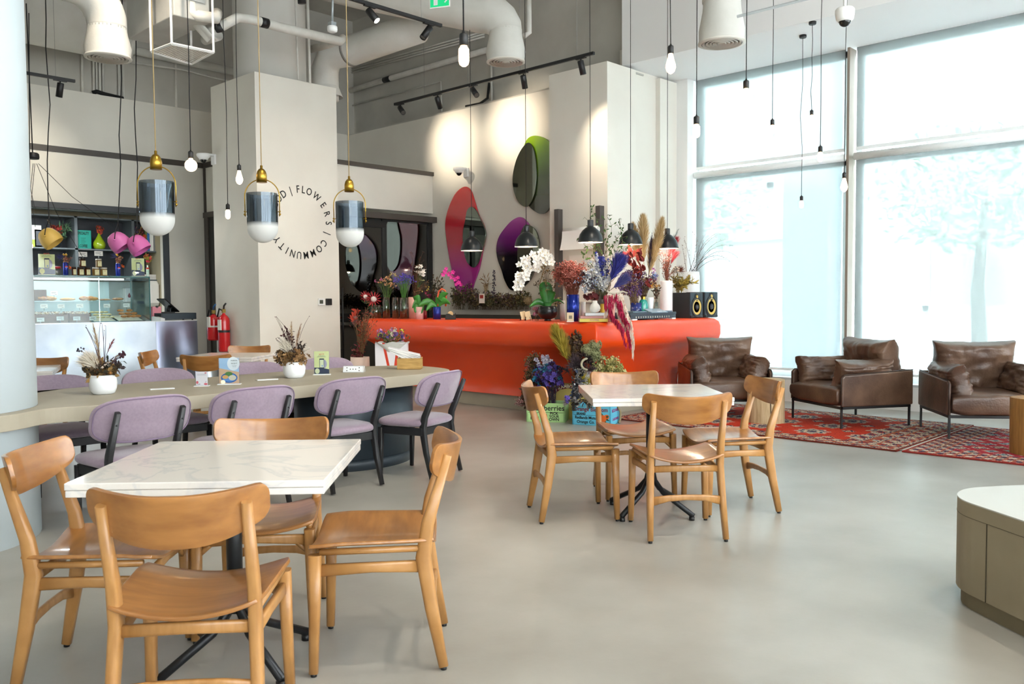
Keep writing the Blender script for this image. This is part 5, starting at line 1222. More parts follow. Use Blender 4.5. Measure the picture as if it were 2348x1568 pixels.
def willow(lb, base, D, tips, leafy, seed):
    random.seed(seed); o = dep(base[0], base[1], D); t = thing('twisted_branches', lb, 'branches', o); mb = MB(); lf = MB()
    for (x, y) in tips:
        e = dep(x, y, D)-o; n = 14; pa = [Vector((0, 0, 0))]
        for k in range(1, n+1):
            u = k/n; pa.append(e*u+RH*math.sin(k*1.35+x)*.030*(1-.3*u)+FH*math.cos(k*1.1+y)*.04+ZZ*(.10*math.sin(PI*u)*0))
        mb.tube(pa, [.0045*(1-.75*k/n) for k in range(n+1)], 5)
        if leafy:
            for k in range(6, n+1):
                for _ in range(3): leaf(lf, pa[k], rdir()+Vector((0, 0, -.2)), rr(.03, .05), .016)
                if k % 3 == 0: q = pa[k]+RH*rr(-.08, .08)+ZZ*rr(-.02, .08); mb.tube([pa[k], (pa[k]+q)/2+rdir()*.01, q], .0016, 4); leaf(lf, q, rdir(), .04, .016)
    mb.build('branch', fm('#6a5236'), t)
    if leafy: lf.build('leaves', [fm('#3a5c26'), fm('#4a6c30')], t)
willow('twisted willow branches with small green leaves in front of the pillar', (1390, 676), Dx(1390, XC+.3), [(1352, 482), (1345, 520), (1362, 475), (1385, 500), (1400, 492), (1425, 500), (1432, 520), (1410, 545), (1330, 545), (1338, 580), (1440, 560), (1372, 540)], True, 3)
vase('pink_vase', 'pink cylinder vase behind the hanging amaranthus', 1402, 16, 675, 736, mat('#d99a8e', .4), X=XC-.08)
def hang(lb, col, paths, D, w):
    o = dep(1400, 676, D); t = thing('hanging_amaranthus', lb, 'hanging flowers', o, 0, 'hanging amaranthus'); mb = MB()
    for pth in paths:
        pa = [dep(x, y, D)-o-FH*(.10 if y > 735 else .04) for x, y in pth]; k = len(pa)-1
        for _ in range(int(80*k)):
            u = random.random()*k; i = min(int(u), k-1); q = pa[i].lerp(pa[i+1], u-i)+rdir()*w*(1-.5*u/k); strand(mb, q, q+Vector((rr(-.01, .01), rr(-.01, .01), -rr(.03, .07))), .008)
    mb.build('flower_strands', [fm(col)], t); return t
DA = Dx(1402)-.32
hang('crimson amaranthus tassels hanging over the counter edge', '#a3123f', [[(1400, 676), (1396, 700), (1402, 725), (1420, 745), (1433, 790)], [(1412, 676), (1416, 700), (1428, 730), (1438, 765), (1442, 790)], [(1388, 676), (1387, 705)], [(1405, 680), (1398, 715), (1412, 738), (1428, 755)], [(1420, 690), (1425, 715), (1440, 745)]], DA, .019)
hang('cream amaranthus tassels hanging over the counter edge beside the crimson ones', '#d9c4b4', [[(1396, 674), (1390, 700), (1386, 722)], [(1418, 676), (1430, 705), (1438, 740), (1447, 780), (1448, 812)], [(1408, 676), (1412, 700), (1424, 735), (1438, 760)], [(1424, 680), (1436, 715), (1446, 745), (1450, 790)]], DA+.02, .015)
tag(MB().tube([dep(x, y, Dx(1400)) for x, y in ((1385, 662), (1395, 670), (1412, 674), (1428, 668), (1440, 672))], [.004, .012, .016, .010, .004], 10).build('seed_pod', mat('#b5ad9c', .7)), 'long pale curved seed pod lying across the pink vase', 'seed pod')
# ---- end section, towards the windows
vase('glass_bowl', 'small dark blue glass vessel with metal rim behind the mixer', 1459, 27, 689, 727, mat('#1e2f74', .15, coat=.5), Y=YC+.1)
bunch('statice_bunch', 'loose faded purple statice spreading between the centre and the oak leaves', (1455, 692), Dy(1455, YC+.1), [dict(k='dots', n=200, c=(1450, 650), r=(34, 32), m=9, s=.010, cl=.045, col=['#6a4a7c', '#8a6a5c', '#7c5c90', '#8c7058', '#5c3c6c'], mr=.04), dict(k='spike', n=8, c=(1478, 655), r=(12, 16), m=18, s=.010, cl=.02, col=['#6a3c8c', '#5a3a86'])], '#7a6248')
vase('ribbed_vase', 'teal ribbed glass vase with a gold neck', 1475, 22, 670, 727, mat('#1f8c80', .15, c2='#2aa092', scale=3, coat=.6), Y=YC+.05, prof=[(.85, 0), (1, .1), (1, .6), (.75, .75), (.45, .80), (.45, .99)])
q = ony(1475, 727, YC+.05); MB().lathe([(.026, .224), (.026, .285)], (q.x, q.y, ZC), 20, cap=False).build('gold_neck', M_brass, None); nk = bpy.data.objects['gold_neck']; par = [o for o in bpy.data.objects if o.name.startswith('ribbed_vase')][0]; nk.parent = par; nk.location = -Vector(par.location)
vase('white_vase', 'white faceted vase right of the teal vase', 1491, 17, 677, 727, mat('#dfe2e6', .4), Y=YC, prof=[(1, 0), (.7, .5), (1, .95), (.9, 1)])
DO = Dy(1470)
o = dep(1474, 676, DO); t = thing('oak_leaf_branch', 'branch of large dark red dried oak leaves', 'dried leaves', o); mb = MB()
for (x, y) in ((1440, 600), (1475, 600), (1467, 588), (1452, 622), (1478, 645), (1440, 585), (1450, 592), (1458, 582), (1462, 600), (1446, 604), (1455, 612), (1468, 615), (1460, 628), (1472, 632), (1476, 622), (1465, 642), (1450, 578)):
    q = dep(x, y, DO)-o; d = (q.normalized()+rdir()*.7)
    for j in range(5): leaf(mb, q, d+rdir()*.8, rr(.07, .11), .045)
mb.build('leaves', [fm('#6c1a16')], t); MB().tube([Vector((0, 0, 0)), dep(1470, 640, DO)-o, dep(1455, 600, DO)-o, dep(1445, 585, DO)-o], .004, 6).build('branch', fm('#4a2a1c'), t)
for i, (b_, tp, w, lb) in enumerate((((1478, 672), (1474, 497), .060, 'tall beige pampas plume, straight, left of the pampas group'), ((1484, 672), (1518, 503), .055, 'tall beige pampas plume leaning right behind the end dome pendant'), ((1476, 672), (1452, 515), .050, 'beige pampas plume behind the second dome pendant from the window'), ((1482, 672), (1500, 555), .055, 'shorter beige pampas plume low in the pampas group'))):
    plume_thing(lb, b_, tp, Dy(1480)+.1+.05*i, ['#c4a777', '#d2b88c', '#b2935f'], w*1.25, 1500, '#c2a36c', 'beige pampas plumes', 'pampas_grass')
plume_thing('dark purple dried spike between the two tall pampas plumes', (1484, 672), (1495, 535), Dy(1480)+.2, ['#3a3048', '#4a3a5c'], .03, 350, '#4a3c30')
bunch('dried_bunch', 'blue hydrangea, mustard and mauve dried blooms in the teal vase', (1478, 674), Dy(1478), [dict(k='cluster', n=7, c=(1499, 628), r=(6, 12), m=6, s=.02, cl=.025, col=['#5c74c4', '#8c9cc0', '#b06a9c']), dict(k='cluster', n=8, c=(1500, 652), r=(10, 8), m=6, s=.02, cl=.028, col=['#c08a34', '#b88c50', '#9c5c6c']), dict(k='dots', n=40, c=(1486, 645), r=(22, 20), m=6, s=.009, cl=.03, col=['#5a3c5c', '#7a5a78', '#4a3a30'])], '#5a4630')
bunch('coloured_feather', 'coral and teal feathery plume partly behind the end dome pendant', (1528, 645), Dy(1528)+.2, [dict(k='plume', n=5, c=(1548, 560), r=(10, 26), cl=.05, m=200, col=['#b53a44', '#c2525a', '#8c2c38']), dict(k='plume', n=1, c=(1556, 522), r=(2, 3), cl=.025, m=100, col=['#4a6a6c'])], '#6a4a3a')
vase('glass_bottle', 'tiny clear glass bottle with a dark dried sprig', 1505, 8, 688, 727, VG, Y=YC-.05)
bunch('dried_sprig', 'dark brown dried flower sprig in the tiny glass bottle', (1505, 690), Dy(1505, YC-.05), [dict(k='leaves', n=8, c=(1504, 664), r=(10, 12), m=7, s=.05, w=.35, col=['#5c4434', '#7c5c48', '#3e3a2c'])], '#4a3c2c')
vase('white_vase', 'tall matt white cylinder vase with rust fern stems', 1528, 28, 641, 727, mat('#e4e2e4', .5), Y=YC+.1, prof=[(.95, 0), (1, .05), (1, .97), (.96, 1)])
bunch('rust_fern', 'rust-brown dried fern stems in the tall white vase', (1528, 643), Dy(1528, YC+.1), [dict(k='leaves', n=26, c=(1526, 595), r=(18, 26), m=14, s=.03, w=.3, col=['#7c3c2c', '#8c4a38', '#6a3024'], f0=.2), dict(k='dots', n=10, c=(1548, 622), r=(12, 8), m=6, s=.014, cl=.03, col=['#b4a89c', '#7c746c'])], '#7c4a34')
vase('white_vase', 'low white vase with golden feathers behind the left speaker', 1554, 23, 664, 725, M_ceram, Y=YC+.30)
bunch('golden_feathers', 'olive-gold feathers and spiky brown bloom arching over the speakers', (1554, 668), Dy(1554, YC+.2), [dict(k='leaves', n=12, c=(1580, 645), r=(18, 10), m=8, s=.10, w=.22, col=['#9c8430', '#7c6c2c', '#b49a44'], bow=.02), dict(k='leaves', n=12, c=(1552, 640), r=(12, 16), m=7, s=.06, w=.3, col=['#6c5c28', '#8c7434']), dict(k='tuft', n=3, c=(1558, 622), r=(4, 4), m=50, s=.09, col=['#6a3424', '#8c4a34'])], '#7c6a34')
vase('white_vase', 'largest white vase holding thin bare twigs behind the speakers', 1586, 36, 622, 725, M_ceram, Y=YC+.30, prof=[(.9, 0), (1, .1), (1, .9), (.92, 1)])
q = ony(1586, 725, YC+.30); tag(MB().bb((q.x-.12, q.y-.12, 0), (q.x+.12, q.y+.12, ZC-.001)).build('display_plinth', M_white, bevel=.004), 'white square plinth behind the counter end under the largest white vase', 'plinth')
DW = Dy(1586, YC+.30); o = dep(1584, 626, DW); t = thing('bare_twigs', 'thin curling twigs with tiny buds arching before the window', 'branches', o); mb = MB(); bd = MB(); random.seed(9)
for (x1, y1, x2, y2) in ((1600, 560, 1650, 535), (1620, 545, 1690, 565), (1610, 535, 1660, 530), (1598, 550, 1625, 530), (1575, 560, 1568, 545), (1570, 590, 1563, 560), (1605, 575, 1640, 590), (1630, 560, 1675, 600), (1590, 570, 1600, 548), (1625, 585, 1665, 595), (1600, 590, 1612, 560), (1640, 545, 1692, 590), (1608, 560, 1590, 535), (1615, 552, 1672, 548)):
    a_ = dep(1584+rr(-9, 9), 634, DW)-o; m_ = dep(x1, y1, DW+rr(-.2, .2))-o; e = dep(x2, y2, DW+rr(-.2, .2))-o
    pa = [a_*(1-u)**2+m_*2*u*(1-u)+e*u*u for u in [k/10 for k in range(11)]]; mb.tube(pa, [.0035-.0026*k/10 for k in range(11)], 4)
    for k in range(4, 11): octa(bd, pa[k]+rdir()*.02, .006)
mb.build('twig', fm('#4a3a34'), t); bd.build('buds', [fm('#7c5c54')], t)
# speakers and mixer
M_spk = mat('#23303a', .5, name='speaker_front'); M_cone = mat('#d4b45a', .55, name='yellow_cone')
def speaker(pl, pr_, lb, ang, grp='studio speakers'):
    a_ = ony(pl, 727, 5.72); b_ = ony(pr_, 727, 5.72); w = (b_-a_).length*.97; c = (a_+b_)/2; D_ = depth(c); hh = 58*D_/CF
    t = thing('studio_speaker', lb, 'speaker', (c.x, 5.66, ZC), ang, grp); d = .26
    MB().bb((-w/2, 0, 0), (w/2, d, hh)).build('cabinet', mat('#17181b', .55), t, bevel=.006)
    MB().bb((-w/2+.002, -.012, .03), (w/2-.002, .002, hh-.002)).build('front_panel', M_spk, t, bevel=.006)
    MB().bb((-w/2+.01, -.016, .004), (w/2-.004, .002, .032)).build('port', M_black, t, bevel=.004)
    Rf = Matrix.Rotation(PI/2, 3, 'X'); k = w/2
    MB().lathe([(k*.66, .0), (k*.70, .008), (k*.86, .008), (k*.9, 0)], (0, -.012, hh*.43), 36, R=Rf).build('woofer_ring', M_black, t)
    MB().lathe([(k*.22, -.012), (k*.62, .004), (k*.66, .004)], (0, -.014, hh*.43), 36, R=Rf, cap=False).build('cone', M_cone, t)
    MB().sphere((0, -.012, hh*.43), k*.24, 16, (1, .6, 1)).build('dust_cap', mat('#20242a', .3), t)
    MB().lathe([(k*.16, .004), (k*.34, .006), (k*.36, 0)], (0, -.012, hh*.83), 28, R=Rf).build('tweeter_ring', M_black, t); MB().sphere((0, -.014, hh*.83), k*.16, 12, (1, .5, 1)).build('tweeter', M_cone, t)
    MB().box((-k*.45, -.0135, hh*.72), (k*.2, .002, .012)).build('badge', M_white, t)
speaker(1571, 1600.5, 'black studio speaker with yellow cone, left of the pair, beside the mixer', 0); speaker(1604, 1634.5, 'black studio speaker with yellow cone at the counter end by the window', 0)
a_ = ony(1450, 732, 5.62); b_ = ony(1553, 728, 5.62); w = b_.x-a_.x; t = thing('dj_mixer', 'grey-black DJ mixing console seen from behind its sockets', 'dj controller', ((a_.x+b_.x)/2, 5.64, ZC))
MB().bb((-w/2, 0, .012), (w/2, .24, .055)).bb((-w/2-.01, 0, .055), (w/2+.01, .26, .085)).build('console_body', mat('#2d3945', .45), t, bevel=.004)
MB().prism([(-.02, .085), (.10, .125), (.10, .118), (-.02, .078)], -w*.08, w*.28, Matrix(((0, 0, 1, 0), (1, 0, 0, 0), (0, 1, 0, 0), (0, 0, 0, 1)))).build('display_hood', mat('#7c94a6', .3), t)
MB().bb((-w*.42, .02, .085), (-w*.12, .2, .10)).bb((w*.2, .02, .085), (w*.45, .2, .10)).build('jog_deck', mat('#5a6c7a', .35), t, bevel=.003)
mb = MB()
for k in range(15): mb.bb((-w*.40+k*w*.052, -.003, .022), (-w*.40+k*w*.052+.014, .002, .042))
mb.build('sockets', mat('#b9b4a4', .4, metal=.6), t); MB().bb((-w*.48, -.01, 0), (-w*.38, .03, .014)).bb((w*.40, -.01, 0), (w*.48, .03, .014)).build('foot_pad', M_white, t)
text(t, 'lettering', 'Pioneer DJ', .02, frame((w*.10, -.012, .094), (1, 0, 0), (0, -.95, .3)), mat('#d8e0e6', .5))
# ================================================================== FLOWER CRATES ON THE FLOOR
def crate(lb, c, ang, w, d, h, hexc, name='painted_crate'):
    t = thing(name, lb, 'crate', c, ang); m = mat(hexc, .6, c2=hexc, name='crate_paint')
    mb = MB()
    for k in range(2): z0 = k*h/2+.002; mb.bb((-w/2, -d/2, z0), (w/2, -d/2+.012, z0+h/2-.004)); mb.bb((-w/2, d/2-.012, z0), (w/2, d/2, z0+h/2-.004))
    mb.bb((-w/2, -d/2, 0), (-w/2+.018, d/2, h)).bb((w/2-.018, -d/2, 0), (w/2, d/2, h)).bb((-w/2, -d/2, 0), (w/2, d/2, .012))
    mb.build('box', m, t, bevel=.003); MB().bb((-w/2+.02, -d/2+.014, .02), (w/2-.02, d/2-.014, h*.8)).build('filling', mat('#2b211a', .95), t); return t
def face_txt(t, s, x, z, size, m, d, sx=1, bold=0): text(t, 'lettering', s, size, frame((x, -d/2-.0012, z), (1, 0, 0), (0, -1, 0)), m, sx=sx, bold=bold)
g1 = onz(1207, 967); g2 = onz(1296, 969); ga = math.atan2(g2.y-g1.y, g2.x-g1.x); gw = (g2-g1).length; nv = Vector((-math.sin(ga), math.cos(ga), 0)); gc = (g1+g2)/2+nv*.14
M_ink = mat('#1d1c18', .7); M_mar = mat('#7c1a22', .7)
t = crate('pale green painted crate lettered as a strawberry box, left of the pair', (gc.x, gc.y, 0), ga, gw, .28, .205, '#a9d08c')
for s, x, z, sz, m_ in (('Strawberries', 0, .150, .078, M_ink), ('25\u00a2', -.12, .085, .042, M_ink), ('PINT', -.12, .04, .042, M_ink), ('PICK', .09, .095, .042, M_ink), ('YOUR', .09, .062, .038, M_ink), ('OWN', .09, .03, .042, M_ink)): face_txt(t, s, x, z, sz, m_, .28, bold=.0012)
face_txt(t, 'SWEET', -.16, .19, .018, M_mar, .28)
MB().prism([(.0, -.035), (.028, .0), (.02, .03), (-.02, .03), (-.028, 0)], 0, .001, frame((-.01, -.1412, .06), (1, 0, 0), (0, -1, 0))).build('painted_berry', mat('#b02434', .6), t)
b1 = onz(1312, 973); b2 = onz(1400, 978); ba = math.atan2(b2.y-b1.y, b2.x-b1.x); bw = (b2-b1).length; nv = Vector((-math.sin(ba), math.cos(ba), 0)); bc = (b1+b2)/2+nv*.16
t = crate('sky blue painted crate lettered Orange Blossom brand, right of the pair', (bc.x, bc.y, 0), ba, bw, .32, .205, '#5cb4d0')
for s, x, z, sz, m_ in (('Orange Blossom', -.005, .166, .060, M_mar), ('BRAND', -.11, .118, .032, M_ink), ('Redlands Mutual', -.05, .078, .042, M_ink), ('Orange Co.', -.06, .034, .044, M_ink)): face_txt(t, s, x, z, sz, m_, .32, .92, .001)
MB().sphere((bw*.30, -.16, .075), .040, 14, (1, .05, 1)).sphere((bw*.40, -.16, .095), .026, 12, (1, .05, 1)).build('painted_orange', mat('#d5601c', .6), t)
mb = MB(); random.seed(2)
for k in range(9): a = rr(0, 6.28); mb.prism([(0, -.008), (.035, 0), (0, .008)], 0, .001, frame((bw*.32+.035*math.cos(a), -.1625, .08+.035*math.sin(a)), (math.cos(a), 0, math.sin(a)), (0, -1, 0)))
mb.build('painted_leaves', mat('#2c4a26', .6), t)
text(t, 'lettering', 'REDLANDS', .045, frame((bw/2+.0012, 0, .15), (0, 1, 0), (1, 0, 0)), mat('#8c3a7c', .7), bold=.001); text(t, 'lettering', 'CALIFORNIA', .036, frame((bw/2+.0012, 0, .06), (0, 1, 0), (1, 0, 0)), mat('#8c3a7c', .7), bold=.001)
MB().tube([(bw/2+.01, .05, .19), (bw/2+.03, .08, .12), (bw/2+.025, .09, .05), (bw/2+.02, .06, .01)], .012, 8).build('rope_handle', mat('#8a7a5c', .9), t)
fc = onz(1300, 950); t = crate('mustard crate lettered Framboise behind the two painted crates', (7.225, 6.02, 0), ba, .42, .12, .385, '#c9b262')
MB().prism([(-.18, .0), (-.10, .055), (0, .075), (.10, .055), (.18, .0), (.17, -.045), (.09, .01), (0, .03), (-.09, .01), (-.17, -.045)], 0, .001, frame((0, -.0605, .31), (1, 0, 0), (0, -1, 0))).build('painted_ribbon', mat('#6c1a1e', .6), t)
for k, ch in enumerate('FRAMBOISE'):
    u = (k-4)/4; x = u*.135; text(t, 'lettering', ch, .050, frame((x, -.0625, .36-.045*u*u), (math.cos(-.55*u), 0, math.sin(-.55*u)), (0, -1, 0)), mat('#e6dcb8', .6), bold=.001)
0 and tag(crate('small wooden plinth behind the crates carrying a white flower pot', (fc.x+.30, fc.y-.14, 0), ba, .2, .14, .33, '#7c6a50'), cat='crate')
# arrangements in and around the crates
DG_ = depth(gc)-.08; DBc = depth(onx(1330, 850, 6.95))-.2; random.seed(31)
bunch('dried_bunch', 'bushy brown-green dried heath on the left of the crates', (1250, 925), DG_+.2, [dict(k='dots', n=190, c=(1228, 852), r=(28, 42), m=10, s=.011, cl=.05, col=['#5c4a30', '#4a4028', '#7c4a44', '#6c5838'], mr=.06)], '#4a3c28', 'floor bouquets before the counter')
bunch('dried_bunch', 'white-silver starry leaf spray above the violet leaves', (1262, 925), DG_+.1, [dict(k='spike', n=9, c=(1248, 822), r=(24, 16), m=30, s=.03, cl=.02, f0=.55, el='flower', col=['#b9b4c4', '#cfcad6', '#a8a4b8'])], '#6a6458', 'floor bouquets before the counter')
bunch('dried_bunch', 'violet and turquoise dyed hydrangea leaves over the green crate', (1270, 928), DG_, [dict(k='cluster', n=60, c=(1260, 864), r=(32, 26), m=7, s=.034, cl=.045, col=['#4a3a8c', '#5a48a0', '#3c2c6c', '#2f7c9c', '#3a2038'])], '#3c3040', 'floor bouquets before the counter')
bunch('dried_bunch', 'dark red and mustard leaves trailing left of the green crate', (1225, 935), DG_+.1, [dict(k='leaves', n=26, c=(1204, 908), r=(16, 26), m=8, s=.055, w=.5, col=['#4a2018', '#6c3a20', '#3c2a1c', '#7c4a24']), dict(k='dots', n=20, c=(1194, 925), r=(12, 14), m=6, s=.011, cl=.03, col=['#7c5450', '#8c6a64'])], '#3c2c1c', 'floor bouquets before the counter')
plume_thing('yellow-green plume leaning left, tallest of the floor flowers', (1322, 880), (1272, 752), DBc+.25, ['#a08c2a', '#8c7a24', '#b49c38'], .075, 1000, '#8c7a34', 'yellow-green plumes'); plume_thing('second yellow-green plume behind the tallest one', (1324, 880), (1288, 762), DBc+.3, ['#a48c3a', '#8c6c2c'], .06, 700, '#8c7a34', 'yellow-green plumes')
bunch('dried_bunch', 'dark brown seed-pod spikes standing upright behind the middle table', (1325, 885), DBc+.3, [dict(k='spike', n=20, c=(1322, 775), r=(26, 24), m=40, s=.018, cl=.024, f0=.4, col=['#4a3a24', '#6c5030', '#3c2820'])], '#4a3424', 'floor bouquets before the counter')
for i, (x, y) in enumerate(((1364, 790), (1346, 803), (1364, 813))):
    bunch('allium_head', ('top', 'left', 'lowest right')[i]+' grey-green round dried allium head above the middle table', (1340, 880), DBc+.2, [dict(k='ball', n=1, c=(x, y), r=(1, 1), m=260, s=.008, cl=.068, col=['#7c8058', '#8c8c64'])], '#8c7450', 'round allium heads')
bunch('dried_bunch', 'dark purple-brown thistle mass in the centre of the floor flowers', (1330, 905), DBc+.2, [dict(k='tuft', n=26, c=(1330, 842), r=(32, 30), m=50, s=.095, col=['#3c2a2c', '#2c2024', '#5a4a50']), dict(k='dots', n=10, c=(1332, 850), r=(14, 12), m=5, s=.010, cl=.03, col=['#cfc8c0'])], '#3c2c24', 'floor bouquets before the counter')
bunch('dried_bunch', 'cream-green tansy-like flower heads right of the floor flowers', (1385, 900), DBc+.3, [dict(k='dots', n=120, c=(1396, 842), r=(40, 24), m=11, s=.013, cl=.04, col=['#b0ac6c', '#c4bd86', '#8c8c4c', '#a89a5a'])], '#6c6438', 'floor bouquets before the counter')
bunch('dried_bunch', 'silver and blue dried protea leaves spilling over the blue crate', (1315, 935), DBc+.05, [dict(k='leaves', n=34, c=(1326, 884), r=(16, 38), m=8, s=.05, w=.55, col=['#3a3c44', '#6c6a6c', '#2a3850', '#a09c98', '#2c2424']), dict(k='cluster', n=4, c=(1303, 915), r=(6, 10), m=5, s=.022, cl=.02, col=['#5c48a4']), dict(k='tuft', n=4, c=(1298, 925), r=(4, 4), m=40, s=.05, col=['#8c8480', '#5c5450'])], '#3c342c', 'floor bouquets before the counter')
bunch('dried_bunch', 'yellow spiky fronds just above the middle table top', (1335, 905), DBc+.1, [dict(k='tuft', n=5, c=(1345, 872), r=(12, 8), m=24, s=.09, col=['#a8962c', '#8c8428'])], '#6c6438', 'floor bouquets before the counter')
bunch('dried_bunch', 'grey-brown dried lichen bundle lying on top of the blue crate', (1350, 930), DBc-.02, [dict(k='leaves', n=22, c=(1352, 918), r=(36, 9), m=6, s=.06, w=.2, col=['#5a4c40', '#8c8070', '#3c302a'])], '#4a3c30', 'floor bouquets before the counter')
q = dep(1336, 868, DBc+.35); vase('flower_pot', 'small white pot half hidden in the floor flowers', 1338, 34, 855, 885, M_ceram, X=7.23, z=.386, cat='pot')
tag(MB().tube([dep(x, y, DBc+.1) for x, y in [(1348-15*math.sin(PI*k/14), 835-13*math.cos(PI*k/14)) for k in range(15)]], [.004]+[.012]*13+[.004], 8).build('curled_pod', mat('#a8a088', .7)), 'curled pale seed pod in the middle of the floor flowers', 'seed pod')
# tall red arrangement and bouquet bag behind the long table
DR = 10.6; random.seed(8)
q = dep(836, 850, DR); z0 = 0
t, D_, h_ = vase('flower_pot', 'pinkish floor vase holding tall red dried flowers beside the glass door', 826, 30, 812, 900, mat('#cbb4ac', .6), X=q.x, z=0, cat='pot') if False else (None, 0, 0)
fp = dep(826, 860, DR); t = thing('flower_pot', 'pinkish floor vase holding tall red dried flowers beside the glass door', 'pot', (fp.x, fp.y, 0)); top = dep(826, 818, DR).z
MB().lathe([(.0004, 0), (.10, 0), (.115, .1), (.12, top*.6), (.115, top), (.10, top), (.10, top-.1)], n=28, cap=False).build('body', mat('#d2bdb2', .6), t)
bunch('dried_bunch', 'tall red and brown dried flower arrangement standing beside the glass door', (828, 820), DR, [
 dict(k='leaves', n=30, c=(838, 745), r=(26, 50), m=8, s=.045, w=.3, col=['#7c2c24', '#a33c28', '#5c2a22', '#8c4a34'], f0=.3),
 dict(k='leaves', n=3, c=(812, 715), r=(8, 10), m=5, s=.09, w=.4, col=['#b5402c'], f0=.8),
 dict(k='cluster', n=7, c=(812, 738), r=(10, 10), m=7, s=.024, cl=.03, col=['#a8786c', '#8c5c54']),
 dict(k='leaves', n=16, c=(815, 805), r=(18, 18), m=7, s=.05, w=.4, col=['#7c2034', '#6c2c30', '#4a2420']),
 dict(k='dots', n=36, c=(845, 735), r=(24, 46), m=5, s=.006, cl=.03, col=['#5c3a2c', '#7c4a3c'])], '#7a5c3c', stemr=.0025)
bq = dep(899, 840, 10.2); t = thing('paper_bag', 'white gift bag with orange stripes on a pale stool behind the long table', 'bag', (bq.x, bq.y, .44), math.atan2(RH.y, RH.x)); zt = dep(899, 785, 10.2).z-.44
MB().bb((-.19, -.06, 0), (-.186, .06, zt)).bb((.186, -.06, 0), (.19, .06, zt)).bb((-.19, -.06, 0), (.19, -.056, zt)).bb((-.19, .056, 0), (.19, .06, zt)).bb((-.19, -.06, 0), (.19, .06, .004)).build('bag_body', mat('#e6e2e6', .7), t)
MB().prism([(-.105, zt), (-.075, zt), (.0, .0), (-.03, .0)], -.0005, .001, frame((0, -.061, 0), (1, 0, 0), (0, -1, 0))).prism([(.06, zt*.8), (.095, zt*.8), (.05, 0), (.02, 0)], -.0005, .001, frame((0, -.061, 0), (1, 0, 0), (0, -1, 0))).build('orange_stripe', mat('#cf3a1c', .6), t)
st = thing('log_stool', 'pale log stool under the white gift bag', 'stool', (bq.x, bq.y, 0)); MB().lathe([(.18, 0), (.19, .2), (.18, .438)], n=30).build('trunk', M_log, st)
random.seed(14)
bt = bunch('wrapped_bouquet', 'mixed pastel bouquet wrapped in white paper in the gift bag', (899, 795), 10.15, [
 dict(k='cluster', n=46, c=(901, 768), r=(38, 14), m=6, s=.022, cl=.024, col=['#d9d2b8', '#c9b43c', '#9c4a9c', '#d08ab4', '#c98a2c', '#d9a8b4', '#5c4a8c', '#e6e0d4', '#5c7048']),
 dict(k='leaves', n=24, c=(900, 768), r=(42, 16), m=5, s=.04, w=.5, col=['#5c6c3c', '#7c6c3c', '#4a5c4a'], part='leaves')], '#6c7048')
mb = MB(); n_ = 28
def wrapf(u, v):
    a = 2*PI*u; zg = 1+.05*math.cos(a*5)*v; r_ = (.05+.125*v*zg); return RH*(math.cos(a)*r_*1.15)+FH*(math.sin(a)*r_*.6)+ZZ*(-.06+.11*v+.015*math.cos(a*5+1)*v)
mb.grid(wrapf, 60, 6, False, True).build('paper_wrap', mat('#dfe0da', .7), bt)

# ================================================================== THINGS ON THE LONG TABLE
def pot(px, py, lb): 
    q = onz(px, py, TZ); t = thing('flower_pot', lb, 'pot', q, 0, 'white flower pots on the long table')
    MB().lathe([(.0004, .0), (.055, 0), (.068, .008), (.080, .035), (.084, .07), (.080, .10), (.070, .122), (.064, .120), (.06, .09)], n=44, cap=False).build('body', M_ceram, t); return q
random.seed(41); P1 = pot(237, 903, 'round white pot with dried flowers near the round column'); D1 = depth(P1)
bunch('dried_bunch', 'dried flowers with white pampas and berries in the left white pot', (237, 864), D1, [
 dict(k='leaves', n=48, c=(232, 850), r=(42, 20), m=9, s=.044, w=.6, col=['#4a3a24', '#7c6038', '#8c6c3c', '#3c3424', '#5c4a34'], part='leaves', mr=.04),
 dict(k='leaves', n=20, c=(260, 835), r=(22, 18), m=8, s=.028, w=.6, col=['#2c3028', '#4c4a40', '#3c2c30'], part='leaves', mr=.04),
 dict(k='plume', n=11, c=(203, 832), r=(22, 16), cl=.045, m=150, col=['#d9cdb8', '#e6dccb'], **{'from': 2}),
 dict(k='plume', n=2, c=(203, 870), r=(12, 4), cl=.02, m=50, col=['#e0d6c4'], **{'from': 3}),
 dict(k='dots', n=10, c=(242, 838), r=(20, 7), m=3, s=.0095, cl=.02, col=['#d9c8b8'], part='berries'),
 dict(k='dots', n=14, c=(235, 860), r=(24, 6), m=5, s=.012, cl=.03, col=['#8c5a24', '#6c3c20']),
 dict(k='plume', n=1, c=(213, 745), r=(1, 2), cl=.022, m=260, col=['#b09468'], bow=.02, **{'from': 1}),
 dict(k='plume', n=1, c=(262, 777), r=(1, 1), cl=.014, m=160, col=['#7c2c24', '#8c3c2c'], bow=.02, **{'from': 3}),
 dict(k='plume', n=1, c=(277, 808), r=(1, 1), cl=.012, m=120, col=['#8c6c3c'], bow=.02, **{'from': 2}),
 dict(k='dots', n=6, c=(282, 815), r=(8, 7), m=5, s=.008, cl=.02, col=['#4a2030', '#3c1c28']),
 dict(k='dots', n=3, c=(196, 750), r=(4, 3), m=1, s=.004, cl=.01, col=['#3c2c34'], bow=.1), dict(k='dots', n=4, c=(232, 740), r=(16, 25), m=1, s=.004, cl=.01, col=['#5c3a4c'], bow=.06), dict(k='dots', n=3, c=(185, 798), r=(14, 14), m=3, s=.007, cl=.02, col=['#2c2430'], bow=.05)], '#4a3440')
P2 = pot(675, 866, 'round white pot with dried flowers in front of the square column'); D2 = depth(P2)
